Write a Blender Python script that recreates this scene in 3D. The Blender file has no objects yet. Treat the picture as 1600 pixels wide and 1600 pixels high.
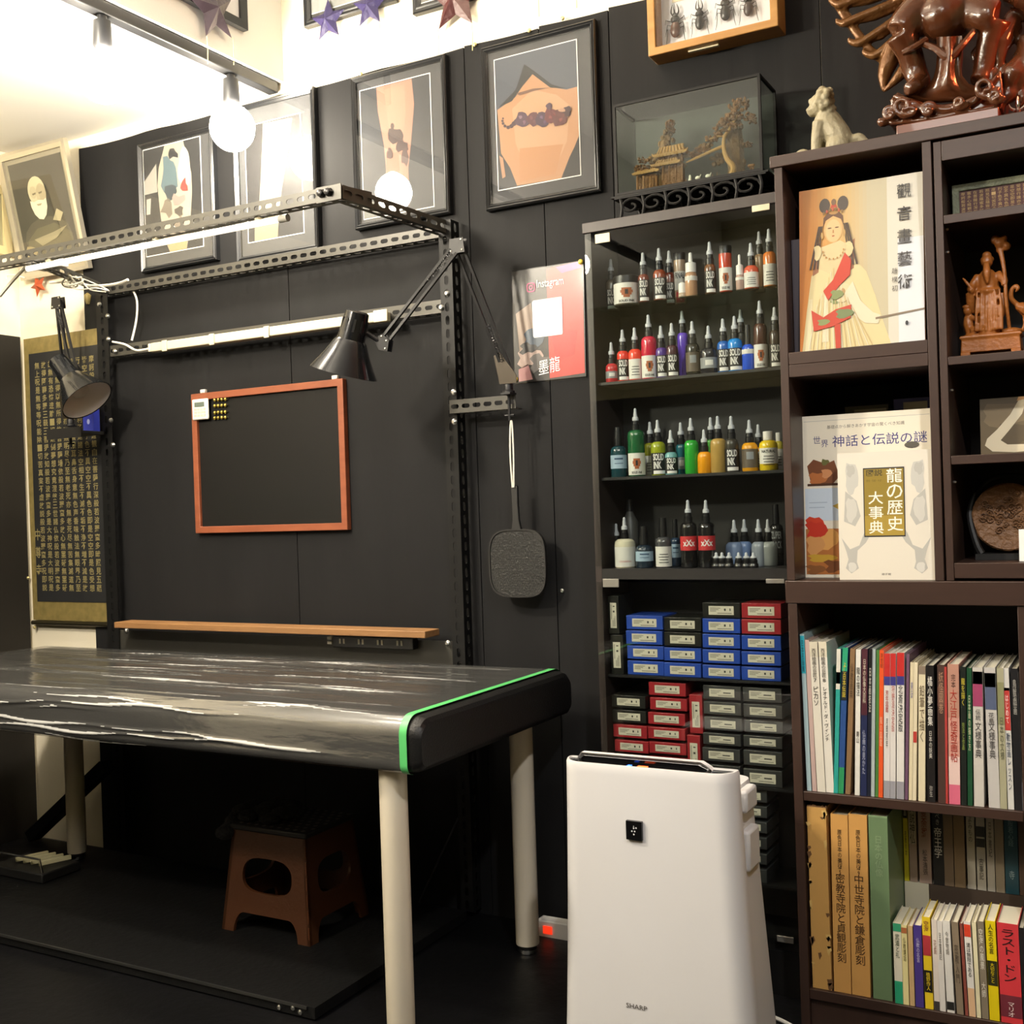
import bpy, bmesh, math, random
from mathutils import Vector, Matrix
from mathutils.geometry import tessellate_polygon
random.seed(7)
S = bpy.context.scene
COL = S.collection
PI = math.pi

# ------------------------------------------------------------------ camera, exposure, world, room lights
F_PX, CAM_H = 1749.2, 1.12
YAW, PITCH, ROLL = 0.50445, -0.005288, 0.033156
_F = Vector((-math.sin(YAW)*math.cos(PITCH), math.cos(YAW)*math.cos(PITCH), math.sin(PITCH)))
_R = Vector((math.cos(YAW), math.sin(YAW), 0)); _D = -_R.cross(_F)
RR = _R*math.cos(ROLL) + _D*math.sin(ROLL); DD = _D*math.cos(ROLL) - _R*math.sin(ROLL); FF = _F
CAM = Vector((0, 0, CAM_H))
cd = bpy.data.cameras.new('camera'); cam = bpy.data.objects.new('camera', cd); COL.objects.link(cam)
cd.sensor_width = 36; cd.sensor_fit = 'HORIZONTAL'; cd.lens = 36*F_PX/1600; cd.clip_start = .05
cam.matrix_world = Matrix((( RR.x, -DD.x, -FF.x, CAM.x), (RR.y, -DD.y, -FF.y, CAM.y), (RR.z, -DD.z, -FF.z, CAM.z), (0, 0, 0, 1)))
S.camera = cam
S.view_settings.view_transform = 'Standard'; S.view_settings.look = 'None'
S.view_settings.gamma = 1; S.view_settings.use_curve_mapping = False
S.view_settings.exposure = -0.14
try:
    S.cycles.use_denoising = True
    S.cycles.max_bounces = 8; S.cycles.transparent_max_bounces = 24; S.cycles.caustics_reflective = False
    S.cycles.caustics_refractive = False; S.cycles.sample_clamp_indirect = 6
except Exception: pass
W = bpy.data.worlds.new('world'); S.world = W; W.use_nodes = True
W.node_tree.nodes['Background'].inputs[0].default_value = (.9, .92, 1, 1); W.node_tree.nodes['Background'].inputs[1].default_value = .02

def lamp(name, kind, loc, power, col, target=None, size=.1, spot=60, blend=.3):
    l = bpy.data.lights.new(name, kind); l.energy = power; l.color = col
    if kind == 'AREA': l.size = size
    elif kind == 'SPOT': l.spot_size = math.radians(spot); l.spot_blend = blend; l.shadow_soft_size = size
    else: l.shadow_soft_size = size
    o = bpy.data.objects.new(name, l); COL.objects.link(o); o.location = loc
    if target is not None:
        o.rotation_euler = (Vector(target)-Vector(loc)).to_track_quat('-Z', 'Y').to_euler()
    return o
WARM = (1, .80, .55); NEUT = (1, .95, .89); COOL = (.92, .96, 1)
BULB_E = 210            # radiance of the bare bulbs on the ceiling track
lamp('room_downlight', 'SPOT', (.35, .35, 2.70), 136, (1, .985, .98), (-.75, 2.1, .45), .05, 62, .5)
lamp('shelf_spot', 'SPOT', (-.75, .75, 2.72), 20, (1, .86, .66), (-.40, 2.31, .95), .035, 58, .35)
lamp('figure_glow', 'POINT', (.06, 2.34, 2.04), 8.0, (1, .16, .05), None, .03)
lamp('ceiling_panel', 'AREA', (-.4, -.6, 2.72), 24, NEUT, (-.6, .6, 0), .8)
lamp('wall_wash', 'POINT', (-1.25, 2.25, 2.78), 8, (1, .84, .62), None, .06)

# ------------------------------------------------------------------ pixel <-> place helpers
def ray(px, py): return FF + RR*((px-800)/F_PX) + DD*((py-800)/F_PX)
def pY(px, py, y): d = ray(px, py); return CAM + d*(y/d.y)
def pX(px, py, x): d = ray(px, py); return CAM + d*(x/d.x)
def pZ(px, py, z): d = ray(px, py); return CAM + d*((z-CAM_H)/d.z)

# ------------------------------------------------------------------ materials
def lin(c):
    if isinstance(c, str):
        c = c.lstrip('#'); c = [int(c[i:i+2], 16)/255 for i in (0, 2, 4)]
    return tuple((x/12.92 if x <= .04045 else ((x+.055)/1.055)**2.4) for x in c[:3]) + (1,)
_mats = {}
def dim(h, k):
    c = lin(h); g = lambda x: 12.92*x if x <= .0031308 else 1.055*x**(1/2.4)-.055
    return '%02x%02x%02x' % tuple(int(round(255*g(v*k))) for v in c[:3])
def M(name, col='888888', rough=.5, metal=0, spec=.5, bump=None, var=None, emit=0, coat=0, alpha=1, trans=0, stretch=(1, 1, 1)):
    if name in _mats: return _mats[name]
    m = bpy.data.materials.new(name); m.use_nodes = True; nt = m.node_tree; b = nt.nodes['Principled BSDF']
    b.inputs['Base Color'].default_value = lin(col); b.inputs['Roughness'].default_value = rough
    b.inputs['Metallic'].default_value = metal; b.inputs['Specular IOR Level'].default_value = spec
    b.inputs['Coat Weight'].default_value = coat; b.inputs['Alpha'].default_value = alpha
    b.inputs['Transmission Weight'].default_value = trans
    if emit:
        b.inputs['Emission Color'].default_value = lin(col); b.inputs['Emission Strength'].default_value = emit
    if bump or var:
        tc = nt.nodes.new('ShaderNodeTexCoord'); mp = nt.nodes.new('ShaderNodeMapping'); mp.inputs['Scale'].default_value = stretch
        nt.links.new(tc.outputs['Object'], mp.inputs['Vector'])
    if bump:
        n = nt.nodes.new('ShaderNodeTexNoise'); n.inputs['Scale'].default_value = bump[0]; n.inputs['Detail'].default_value = 4
        nt.links.new(mp.outputs[0], n.inputs['Vector'])
        u = nt.nodes.new('ShaderNodeBump'); u.inputs['Strength'].default_value = bump[1]; u.inputs['Distance'].default_value = bump[2] if len(bump) > 2 else .01
        nt.links.new(n.outputs['Fac'], u.inputs['Height']); nt.links.new(u.outputs[0], b.inputs['Normal'])
    if var:                                            # (scale, second colour, contrast)
        n = nt.nodes.new('ShaderNodeTexNoise'); n.inputs['Scale'].default_value = var[0]; n.inputs['Detail'].default_value = 5
        nt.links.new(mp.outputs[0], n.inputs['Vector'])
        r = nt.nodes.new('ShaderNodeValToRGB'); k = var[2] if len(var) > 2 else .25
        r.color_ramp.elements[0].position = .5-k; r.color_ramp.elements[1].position = .5+k
        r.color_ramp.elements[0].color = lin(col); r.color_ramp.elements[1].color = lin(var[1])
        nt.links.new(n.outputs['Fac'], r.inputs['Fac']); nt.links.new(r.outputs[0], b.inputs['Base Color'])
    _mats[name] = m; return m
def ior_fix(nt, fr, n):            # same reflection on both faces of a thin pane
    ge = nt.nodes.new('ShaderNodeNewGeometry'); ma = nt.nodes.new('ShaderNodeMath'); ma.operation = 'MULTIPLY_ADD'
    ma.inputs[1].default_value = 1/n-n; ma.inputs[2].default_value = n
    nt.links.new(ge.outputs['Backfacing'], ma.inputs[0]); nt.links.new(ma.outputs[0], fr.inputs[0])
def pane(name='clear_glass', tint=(1, 1, 1, 1), k=1.0, rough=.0, bump=None):
    if name in _mats: return _mats[name]
    m = bpy.data.materials.new(name); m.use_nodes = True; nt = m.node_tree; nt.nodes.clear()
    o = nt.nodes.new('ShaderNodeOutputMaterial'); t = nt.nodes.new('ShaderNodeBsdfTransparent'); g = nt.nodes.new('ShaderNodeBsdfGlossy')
    x = nt.nodes.new('ShaderNodeMixShader'); fr = nt.nodes.new('ShaderNodeFresnel'); mu = nt.nodes.new('ShaderNodeMath'); mu.operation = 'MULTIPLY'
    t.inputs[0].default_value = tint; g.inputs['Roughness'].default_value = rough; mu.inputs[1].default_value = k; ior_fix(nt, fr, 1.5)
    nt.links.new(fr.outputs[0], mu.inputs[0]); nt.links.new(mu.outputs[0], x.inputs[0]); nt.links.new(t.outputs[0], x.inputs[1])
    nt.links.new(g.outputs[0], x.inputs[2]); nt.links.new(x.outputs[0], o.inputs[0])
    _mats[name] = m; return m
GLASS = pane()
BLK = M('black_paint', '161514', .55); WHT = M('white_paint', 'e8e4dc', .5); STEEL = M('bolt_steel', 'c8c8c4', .3, 1)

# ------------------------------------------------------------------ mesh builder (world coordinates)
_glyph = {}
def glyphs(body, bold=0):
    k = (body, bold)
    if k in _glyph: return _glyph[k]
    c = bpy.data.curves.new('t', 'FONT'); c.body = body; c.align_x = 'CENTER'; c.resolution_u = 2; c.space_line = .95; c.offset = bold
    o = bpy.data.objects.new('t', c); COL.objects.link(o); bpy.context.view_layer.update()
    dg = bpy.context.evaluated_depsgraph_get(); me = o.evaluated_get(dg).to_mesh()
    v = [(p.co.x, p.co.y) for p in me.vertices]; f = [tuple(p.vertices) for p in me.polygons]
    o.evaluated_get(dg).to_mesh_clear(); bpy.data.objects.remove(o); bpy.data.curves.remove(c)
    if v:
        x0 = min(a for a, _ in v); x1 = max(a for a, _ in v); y0 = min(b for _, b in v); y1 = max(b for _, b in v)
        v = [((a-x0)/max(x1-x0, 1e-6)-.5, (b-y0)/max(y1-y0, 1e-6)-.5) for a, b in v]
    _glyph[k] = (v, f); return v, f

def frame_axes(d):
    d = Vector(d).normalized(); a = Vector((0, 0, 1)) if abs(d.z) < .9 else Vector((1, 0, 0))
    u = d.cross(a).normalized(); return u, d.cross(u).normalized(), d
class MB:
    def __init__(s, mat=None): s.v = []; s.f = []; s.mi = []; s.mats = []; s.m = 0; s.use(mat or BLK)
    def use(s, mat):
        if mat not in s.mats: s.mats.append(mat)
        s.m = s.mats.index(mat); return s
    def add(s, vs, fs):
        o = len(s.v); s.v += [Vector(p) for p in vs]; s.f += [tuple(i+o for i in f) for f in fs]; s.mi += [s.m]*len(fs); return s
    def box(s, x0, x1, y0, y1, z0, z1):
        return s.add([(x, y, z) for z in (z0, z1) for y in (y0, y1) for x in (x0, x1)],
                     [(0, 2, 3, 1), (4, 5, 7, 6), (0, 1, 5, 4), (2, 6, 7, 3), (0, 4, 6, 2), (1, 3, 7, 5)])
    def obox(s, c, u, v, w):                      # centre and three half vectors
        c, u, v, w = map(Vector, (c, u, v, w))
        return s.add([c+u*a+v*b+w*d for d in (-1, 1) for b in (-1, 1) for a in (-1, 1)],
                     [(0, 2, 3, 1), (4, 5, 7, 6), (0, 1, 5, 4), (2, 6, 7, 3), (0, 4, 6, 2), (1, 3, 7, 5)])
    def bar(s, a, b, w, h, up=(0, 0, 1)):         # rectangular bar between two points
        a, b = Vector(a), Vector(b); d = (b-a).normalized(); u = d.cross(Vector(up)).normalized(); v = u.cross(d)
        return s.obox((a+b)/2, u*w/2, (b-a)/2, v*h/2)
    def loft(s, rings, cap=True, close=True):
        n = len(rings[0]); vs = [p for r in rings for p in r]; fs = []
        for i in range(len(rings)-1):
            for j in range(n if close else n-1):
                k = (j+1) % n; fs.append((i*n+j, i*n+k, (i+1)*n+k, (i+1)*n+j))
        if cap: fs.append(tuple(range(n))[::-1]); fs.append(tuple(range((len(rings)-1)*n, len(rings)*n)))
        return s.add(vs, fs)
    def lathe(s, c, prof, n=16, axis=(0, 0, 1), cap=True):
        c = Vector(c); u, v, d = frame_axes(axis)
        if Vector(axis).normalized().z > .99: u, v = Vector((1, 0, 0)), Vector((0, 1, 0))
        return s.loft([[c+d*h+u*(r*math.cos(2*PI*i/n))+v*(r*math.sin(2*PI*i/n)) for i in range(n)] for r, h in prof], cap)
    def cyl(s, a, b, r, r2=None, n=12):
        a, b = Vector(a), Vector(b); L = (b-a).length
        return s.lathe(a, [(r, 0), (r if r2 is None else r2, L)], n, b-a)
    def tube(s, pts, r, n=8, smooth=0):
        pts = [Vector(p) for p in pts]
        if smooth:
            q = []; P = [pts[0]]+pts+[pts[-1]]; Rr = r
            rs = None if not isinstance(r, (list, tuple)) else [r[0]]+list(r)+[r[-1]]; rq = []
            for i in range(1, len(P)-2):
                for t in range(smooth):
                    t /= smooth; a, b, c, d = P[i-1:i+3]
                    q.append(.5*((2*b)+(c-a)*t+(2*a-5*b+4*c-d)*t*t+(3*b-a-3*c+d)*t**3))
                    if rs: rq.append(rs[i]*(1-t)+rs[i+1]*t)
            q.append(pts[-1]); pts = q
            if rs: rq.append(rs[-1]); r = rq
        rings = []; u0 = None
        for i, p in enumerate(pts):
            d = (pts[min(i+1, len(pts)-1)]-pts[max(i-1, 0)]).normalized()
            if u0 is None: u0 = frame_axes(d)[0]
            u0 = (u0-d*u0.dot(d)).normalized(); v = d.cross(u0); q = r[i] if isinstance(r, (list, tuple)) else r
            rings.append([p+u0*(q*math.cos(2*PI*j/n))+v*(q*math.sin(2*PI*j/n)) for j in range(n)])
        return s.loft(rings)
    def poly(s, pts):
        pts = [Vector(p) for p in pts]; return s.add(pts, [tuple(t) for t in tessellate_polygon([pts])])
    def prism(s, pts, vec):                       # polygon pts extruded by vec
        pts = [Vector(p) for p in pts]; vec = Vector(vec); n = len(pts); t = tessellate_polygon([pts])
        return s.add(pts+[p+vec for p in pts], [tuple(a) for a in t]+[tuple(i+n for i in a[::-1]) for a in t]+[(i, (i+1) % n, (i+1) % n+n, i+n) for i in range(n)])
    def sph(s, c, r, n=14, m=10, R=None):
        c = Vector(c); r = (r, r, r) if not isinstance(r, (tuple, list)) else r; vs = []; fs = []
        for i in range(m+1):
            t = PI*i/m
            for j in range(n):
                a = 2*PI*j/n; p = Vector((r[0]*math.sin(t)*math.cos(a), r[1]*math.sin(t)*math.sin(a), r[2]*math.cos(t)))
                if R: p = R @ p
                vs.append(c+p)
        for i in range(m):
            for j in range(n): k = (j+1) % n; fs.append((i*n+j, (i+1)*n+j, (i+1)*n+k, i*n+k))
        return s.add(vs, fs)
    def text(s, body, c, w, h, u=(1, 0, 0), v=(0, 0, 1), vert=False, bold=0):
        if vert: body = '\n'.join(body)
        g, f = glyphs(body, bold); c, u, v = Vector(c), Vector(u), Vector(v)
        return s.add([c+u*(a*w)+v*(b*h) for a, b in g], f)
    def ctext(s, body, c, r, ang, w, h, bold=0):  # lettering wrapped on an upright cylinder
        g, f = glyphs(body, bold); c = Vector(c)
        return s.add([c+Vector((r*math.sin(ang+a*w/r), -r*math.cos(ang+a*w/r), b*h)) for a, b in g], f)
    def csheet(s, c, r, ang, w, z0, z1, n=8):     # label wrapped on an upright cylinder
        c = Vector(c); ps = [ang+(i/n-.5)*w/r for i in range(n+1)]
        vs = [c+Vector((r*math.sin(a), -r*math.cos(a), z)) for z in (z0, z1) for a in ps]
        return s.add(vs, [(i, i+1, i+n+2, i+n+1) for i in range(n)])
    def disc(s, c, ru, rv, u, v, n=16, a0=0, a1=2*PI):
        c, u, v = Vector(c), Vector(u), Vector(v)
        return s.poly([c+u*(ru*math.cos(a0+(a1-a0)*i/n))+v*(rv*math.sin(a0+(a1-a0)*i/n)) for i in range(n if a1-a0 > 6.2 else n+1)])
_pos = {}
def T(name, label, cat, loc, group=None):
    o = bpy.data.objects.new(name, None); COL.objects.link(o); o.location = loc; o.empty_display_size = .05
    o['label'] = label; o['category'] = cat
    if group: o['group'] = group
    _pos[o.name] = Vector(loc); return o
def part(name, mb, parent=None, loc=None, label=None, bevel=0, smooth=35, mods=None, kind=None):
    base = _pos[parent.name] if parent else Vector((0, 0, 0))
    if loc is None: loc = base
    loc = Vector(loc)
    me = bpy.data.meshes.new(name); me.from_pydata([tuple(p-loc) for p in mb.v], [], mb.f)
    for m in mb.mats: me.materials.append(m)
    me.polygons.foreach_set('material_index', mb.mi); me.update()
    bm = bmesh.new(); bm.from_mesh(me); bmesh.ops.recalc_face_normals(bm, faces=bm.faces); bm.to_mesh(me); bm.free()
    if smooth: me.shade_smooth(); me.set_sharp_from_angle(angle=math.radians(smooth))
    o = bpy.data.objects.new(name, me); COL.objects.link(o); o.location = loc-base
    if parent: o.parent = parent
    _pos[o.name] = loc
    if label: o['label'] = label
    if kind: o['kind'] = kind
    if bevel:
        b = o.modifiers.new('bevel', 'BEVEL'); b.width = bevel; b.segments = 2; b.limit_method = 'ANGLE'; b.angle_limit = math.radians(40)
    return o
def thing(name, mb, label, cat, loc, group=None, **k):
    o = part(name, mb, None, loc, label, **k); o['category'] = cat
    if group: o['group'] = group
    return o
def struct(name, mb, **k): return part(name, mb, None, None, kind='structure', **k)
def sculpt(o, voxel=.004, smooth=6):               # weld the lumps of a carving into one skin
    r = o.modifiers.new('weld', 'REMESH'); r.mode = 'VOXEL'; r.voxel_size = voxel; r.use_smooth_shade = True
    s = o.modifiers.new('soft', 'SMOOTH'); s.iterations = smooth; s.factor = .5; return o

# ------------------------------------------------------------------ the room
floor_m = M('floor_vinyl', '070708', .42, spec=.3, bump=(30, .15), var=(6, '0d0d0f'))
cream = M('cream_wall', 'e9dfc6', .8, bump=(180, .08), var=(3, 'efe7d3'))
ceil_m = M('white_ceiling', 'f0eeea', .85, bump=(200, .05))
cover_m = M('black_wall_cloth', '161617', .7, spec=.18, bump=(3, .25, .02), var=(2.2, '1c1c1d'), stretch=(3, 1, .5))
dark_m = M('dark_wall', '1c1a17', .7, spec=.25, var=(2, '24211c'))
room_m = M('olive_room_wall', '6d674c', .8, var=(1.5, '7c7558'))
XL, XR, YB, YF = -3.43, .95, 2.65, -1.9
ZL, ZH = 2.42, 2.86
b = MB(floor_m).box(XL-.1, XR+.1, YF-.1, YB+.1, -.08, 0); struct('floor', b)
b = MB(cream).box(XL-.1, XR+.1, YB, YB+.1, 0, ZH); struct('wall_back', b)
b = MB(cream).box(XL-.1, XL, YF, YB, 0, ZH); struct('wall_left', b)
b = MB(room_m).box(XR, XR+.1, YF, YB, 0, ZH); struct('wall_right', b)
b = MB(room_m).box(XL-.1, XR+.1, YF-.1, YF, 0, ZH); struct('wall_front', b)
b = MB(ceil_m).box(-2.26, XR+.1, YF-.1, YB+.1, ZH, ZH+.08); struct('ceiling', b)
b = MB(ceil_m).box(XL-.1, -2.20, YF-.1, YB, ZL, ZH+.08); struct('ceiling_left', b)      # the lowered half, its side is the white drop wall
# black sheathing on the back wall: sheets side by side, each a hair apart
seams = [-3.09, -2.2, -1.56, -1.33, -1.13, -.60, XR]
b = MB(cover_m)
for i in range(len(seams)-1):
    x0, x1 = seams[i]+.0015, seams[i+1]-.0015
    top = 2.38
    n = 14
    ring = [(x0+(x1-x0)*k/n, top-.006*math.sin(PI*((k/n*(x1-x0)/.35) % 1))) for k in range(n+1)]
    b.prism([(x0, YB-.002, 0)]+[(x, YB-.002, z) for x, z in ring]+[(x1, YB-.002, 0)], (0, -.008, 0))
struct('trim_1', b)
b = MB(dark_m).box(XL+.001, XL+.012, .2, YB-.012, 0, 1.775); struct('trim_2', b)          # dark wainscot on the left wall
b = MB(M('dark_reflection_sheet', '141311', .6, spec=.3)).box(XL+.013, XR-.001, YF+.001, YF+.02, 0, 1.80); struct('trim_3', b)               # unseen dark sheet opposite, added to darken the cabinet glass reflections
YC = YB-.010                                                                             # face of the black sheathing

# ------------------------------------------------------------------ ceiling track and its lamps
rail_m = M('track_black', '1c1d20', .45)
b = MB(rail_m).box(-2.246, -2.210, -1.2, YB-.014, 2.385, 2.4185)
rail = thing('track_rail', b, 'long black lighting track along the lower edge of the white drop ceiling', 'lighting track', (-2.228, .7, 2.385), bevel=.003)
bulb_m = M('bulb_glow', 'fff3dd', .4, emit=BULB_E); bulb_hot = M('bulb_glow_bright', 'fff3dd', .4, emit=BULB_E*3.8)
for i, (y, lab) in enumerate([(2.45, 'bare glowing bulb on ceiling track nearest the black wall'), (1.99, 'bare glowing bulb on ceiling track in the blown-out upper left corner'), (1.1, 'glowing track bulb overhead just outside the upper left of the picture'), (.2, 'glowing track bulb overhead nearest the viewer, outside the picture')]):
    t = T('track_lamp', lab, 'ceiling lamp', (-2.228, y, 2.385), 'track lamps')
    part('lamp_holder', MB(rail_m).lathe((-2.228, y, 2.3845), [(.012, 0), (.012, -.012), (.022, -.014), (.024, -.075), (.018, -.085)], 16), t)
    prof = [(.016, .0), (.019, -.008)]+[(.064*math.sin(PI*(.12+.88*k/12)), -.068+.066*math.cos(PI*(.12+.88*k/12))) for k in range(13)]
    part('bulb', MB(bulb_m if i < 2 else bulb_hot).lathe((-2.228, y, 2.30), prof, 20), t)

# ------------------------------------------------------------------ framed pictures
frame_m = M('black_frame', '1a1b1d', .3, spec=.6); mat_m = M('grey_mount', '38393b', .7); white_l = M('white_line', 'f2f0ea', .6)
pic_glass = pane('picture_glass', k=1.0, rough=.012)
def ink(h): return M('print_'+h, h, .6)
def picture(label, px, ph, art, fw=.016, mount=None, y=None, group='framed tattoo photographs on the black wall', depth=.022, fm=None, bg='24262b', k_ink=.5):
    y = YC if y is None else y
    a = pY(px[0], px[1], y-depth); c = pY(px[2], px[3], y-depth)
    x0, x1, z0, z1 = min(a.x, c.x), max(a.x, c.x), min(a.z, c.z), max(a.z, c.z); yf = y-depth
    t = T('picture_frame', label, 'picture', ((x0+x1)/2, y, z0), group)
    b = MB(fm or frame_m)
    def ring(i, yy): return [(x0+i, yy, z0+i), (x1-i, yy, z0+i), (x1-i, yy, z1-i), (x0+i, yy, z1-i)]
    b.loft([ring(0, y-.0006), ring(0, yf+.004), ring(.003, yf), ring(fw*.45, yf+.003), ring(fw*.6, yf+.001), ring(fw, yf+.006), ring(fw, y-.0006)], cap=False)
    part('frame', b, t)
    ym = yf+.012
    part('mount', MB(mount or mat_m).box(x0+fw*.9, x1-fw*.9, ym, ym+.003, z0+fw*.9, z1-fw*.9), t)
    p = pY(ph[0], ph[1], ym); q = pY(ph[2], ph[3], ym)
    b = MB(white_l)
    X0, X1, Z0, Z1 = min(p.x, q.x), max(p.x, q.x), min(p.z, q.z), max(p.z, q.z); e = .0025
    b.box(X0-e, X1+e, ym-.0012, ym-.0002, Z0-e, Z1+e); b.use(ink(bg)); b.box(X0, X1, ym-.0016, ym-.0011, Z0, Z1)
    k = [0]
    def draw(col, pts):
        k[0] += 1; yy = ym-.0016-.0001*k[0]; b.use(ink(dim(col, k_ink)))
        b.poly([(min(max(w.x, X0), X1), yy, min(max(w.z, Z0), Z1)) for w in (pY(u, v, yy) for u, v in pts)])
    art(draw); part('photograph', b, t)
    part('glazing', MB(pic_glass).box(x0+fw*.95, x1-fw*.95, ym-.008, ym-.0062, z0+fw*.95, z1-fw*.95), t)
    return t
def blob(cx, cy, rx, ry=None, n=12, wob=.0, rot=0):
    ry = ry or rx; out = []
    for i in range(n):
        a = 2*PI*i/n; k = 1+wob*math.sin(3.3*a+cx)+wob*.6*math.cos(5*a+cy); u, v = rx*k*math.cos(a), ry*k*math.sin(a)
        out.append((cx+u*math.cos(rot)-v*math.sin(rot), cy+u*math.sin(rot)+v*math.cos(rot)))
    return out
def art_back(d):
    d('566070', [(770, 90), (912, 55), (912, 150), (772, 180)])
    d('e2a878', [(777, 172), (805, 152), (830, 114), (838, 119), (860, 136), (885, 140), (903, 135), (905, 215), (890, 245), (877, 279), (808, 290), (797, 262), (783, 240)])
    d('efbb8f', [(800, 170), (832, 140), (870, 148), (890, 165), (886, 220), (868, 262), (822, 262), (806, 225)])
    d('e0a06c', [(812, 232), (880, 225), (868, 272), (812, 284)])
    d('141519', [(779, 168), (806, 140), (819, 100), (836, 112), (862, 132), (884, 138), (860, 137), (832, 116), (812, 140), (800, 158)])
    d('d7a27a', [(780, 243), (786, 247), (790, 276), (785, 279)])
    d('15171b', [(891, 246), (906, 212), (907, 274), (878, 278)])
    for x, y, r in ((786, 185, 1.6), (785, 189, 2), (786, 193, 2.2), (789, 197, 2.5), (794, 199, 3), (799, 197, 3.3), (803, 193, 3.8), (807, 190, 4.5)): d('4a2c3c', blob(x, y, r, r, 8))
    d('8a6048', [(806, 146), (834, 138), (858, 137), (834, 142), (812, 149)])
    for x, y, r, c in ((816, 187, 11, '5b3a55'), (833, 186, 10, '6b3542'), (847, 187, 11, '4d3150'), (861, 181, 11, '7a3038'), (874, 184, 12, '6d2c30'), (885, 175, 7, '4a2430'), (858, 166, 5, '54334e')):
        d(c, blob(x, y, r, r*1.1, wob=.12))
    for x, y, c in ((813, 183, 'a07a94'), (819, 191, '8a6080'), (830, 184, '8c4c54'), (835, 190, '7c4450'), (846, 183, '7c5a88'), (851, 191, '6c4a74'), (860, 183, 'a04a48'), (866, 178, '8c3c3c'), (876, 187, 'a05050'), (880, 180, '7c3834'), (870, 190, '6a2c30')): d(c, blob(x, y, 2.6, 3.2, 7, .25))
    d('d9a888', blob(878, 172, 6, 3, 9, .1)); d('4a2430', blob(888, 171, 4, 6, 9, .1))
def art_leg(d):
    d('343a44', [(563, 144), (672, 116), (676, 200), (566, 226)])
    d('eaa78c', [(588, 137), (643, 123), (647, 162), (642, 225), (638, 262), (640, 320), (604, 328), (603, 262), (600, 228), (590, 172)])
    d('f0b598', [(600, 140), (632, 132), (634, 175), (627, 235), (612, 240), (606, 190)])
    d('5a3d38', blob(613, 197, 3, 5, 8)); d('553a36', blob(617, 212, 12, 12, 14, .14)); d('5d3f3a', blob(628, 228, 10, 10, 12, .2))
    d('6b4a44', blob(633, 245, 6, 14, 10, .15)); d('6f4e47', blob(609, 240, 5, 9, 10, .15)); d('a87b68', blob(621, 275, 13, 3, 10, .2))
    d('8c9088', [(565, 318), (600, 312), (600, 352), (567, 345)])
def art_fore(d):
    d('e9d9b8', [(411, 193), (456, 184), (452, 222), (440, 297), (436, 330), (404, 332), (408, 270)])
    d('d9927c', [(436, 190), (457, 184), (452, 222), (441, 270), (436, 225)])
    d('f6e9cf', [(414, 200), (432, 200), (428, 300), (410, 310)])
    d('cfc0a0', [(398, 340), (436, 335), (434, 372), (398, 378)])
def art_sleeve(d):
    d('c9c6bc', [(224, 285), (244, 256), (246, 300), (226, 305)])
    d('d8cdb9', [(257, 227), (286, 220), (299, 270), (300, 300), (298, 335), (294, 375), (292, 388), (266, 394), (256, 372), (250, 330), (246, 290), (248, 262)])
    d('e9e4d8', blob(288, 262, 10, 32, 14, .1)); d('6f8c95', blob(264, 275, 12, 30, 14, .2)); d('42525e', blob(266, 300, 9, 13, 10, .2))
    d('2a2e33', blob(270, 240, 8, 8, 9, .35)); d('b6514a', blob(288, 290, 6, 10, 9, .3)); d('c7a9a0', blob(278, 312, 10, 9, 9, .3))
    d('8c8274', blob(262, 325, 9, 14, 9, .25)); d('55504a', blob(280, 330, 7, 8, 9, .35)); d('9c8f80', blob(281, 352, 9, 12, 9, .3))
    d('e0b98c', [(258, 372), (293, 366), (292, 388), (266, 394)])
    d('d7d5cf', [(229, 312), (236, 310), (235, 335), (229, 336)])
picture('black framed photograph of a bare back with a purple ornament tattoo', (750, 75, 937, 297), (773, 95, 907, 273), art_back, k_ink=.45)
picture('black framed photograph of a lower leg with a dark crown tattoo', (546, 122, 702, 332), (563, 143, 678, 322), art_leg, k_ink=.34, bg='1c1e22')
picture('black framed photograph of a pale forearm, beside the glowing bulb', (361, 168, 497, 388), (383, 199, 475, 363), art_fore, k_ink=.26, bg='1c1c1e')
picture('black framed photograph of a colourful sleeve tattoo arm behind the slotted bar', (213, 226, 337, 405), (224, 236, 318, 384), art_sleeve, k_ink=.45, bg='1a1c20')
def art_none(d): d('b9b6ad', [(482, -60), (600, -80), (600, 12), (486, 30)])
for px, ph, lab, bgc in (((470, -70, 616, 0), (484, -60, 604, -14), 'dark framed picture on the white upper wall above two purple stars', '8d8f8c'),
                         ((640, -90, 744, -7), (652, -80, 736, -18), 'dark framed picture on the white upper wall behind the red star', '6f6f6a')):
    t = picture(lab, px, ph, lambda d: None, y=YB-.001, group='dark frames high on the white wall', bg=bgc, mount=M('pale_mount', '4a4945', .7), fw=.024, k_ink=.35)
# frame on the drop wall (faces the room, seen edge-on from below)
t = T('picture_frame', 'dark framed picture with white mount on the drop wall above the track', 'picture', (-2.199, 2.33, 2.50))
a = pX(388, 48, -2.18); z0 = a.z; y1 = a.y; y0 = y1-.42
b = MB(frame_m)
def rg(i, xx): return [(xx, y0+i, z0+i), (xx, y1-i, z0+i), (xx, y1-i, z0+.34-i), (xx, y0+i, z0+.34-i)]
b.loft([rg(0, -2.1985), rg(0, -2.180), rg(.026, -2.183), rg(.026, -2.1985)], cap=False); part('frame', b, t)
part('mount', MB(M('white_mount', 'dcdde0', .7)).box(-2.196, -2.190, y0+.016, y1-.016, z0+.016, z0+.324), t)
part('photograph', MB(ink('7d828a')).box(-2.1896, -2.189, y0+.07, y1-.07, z0+.07, z0+.27), t)
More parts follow.
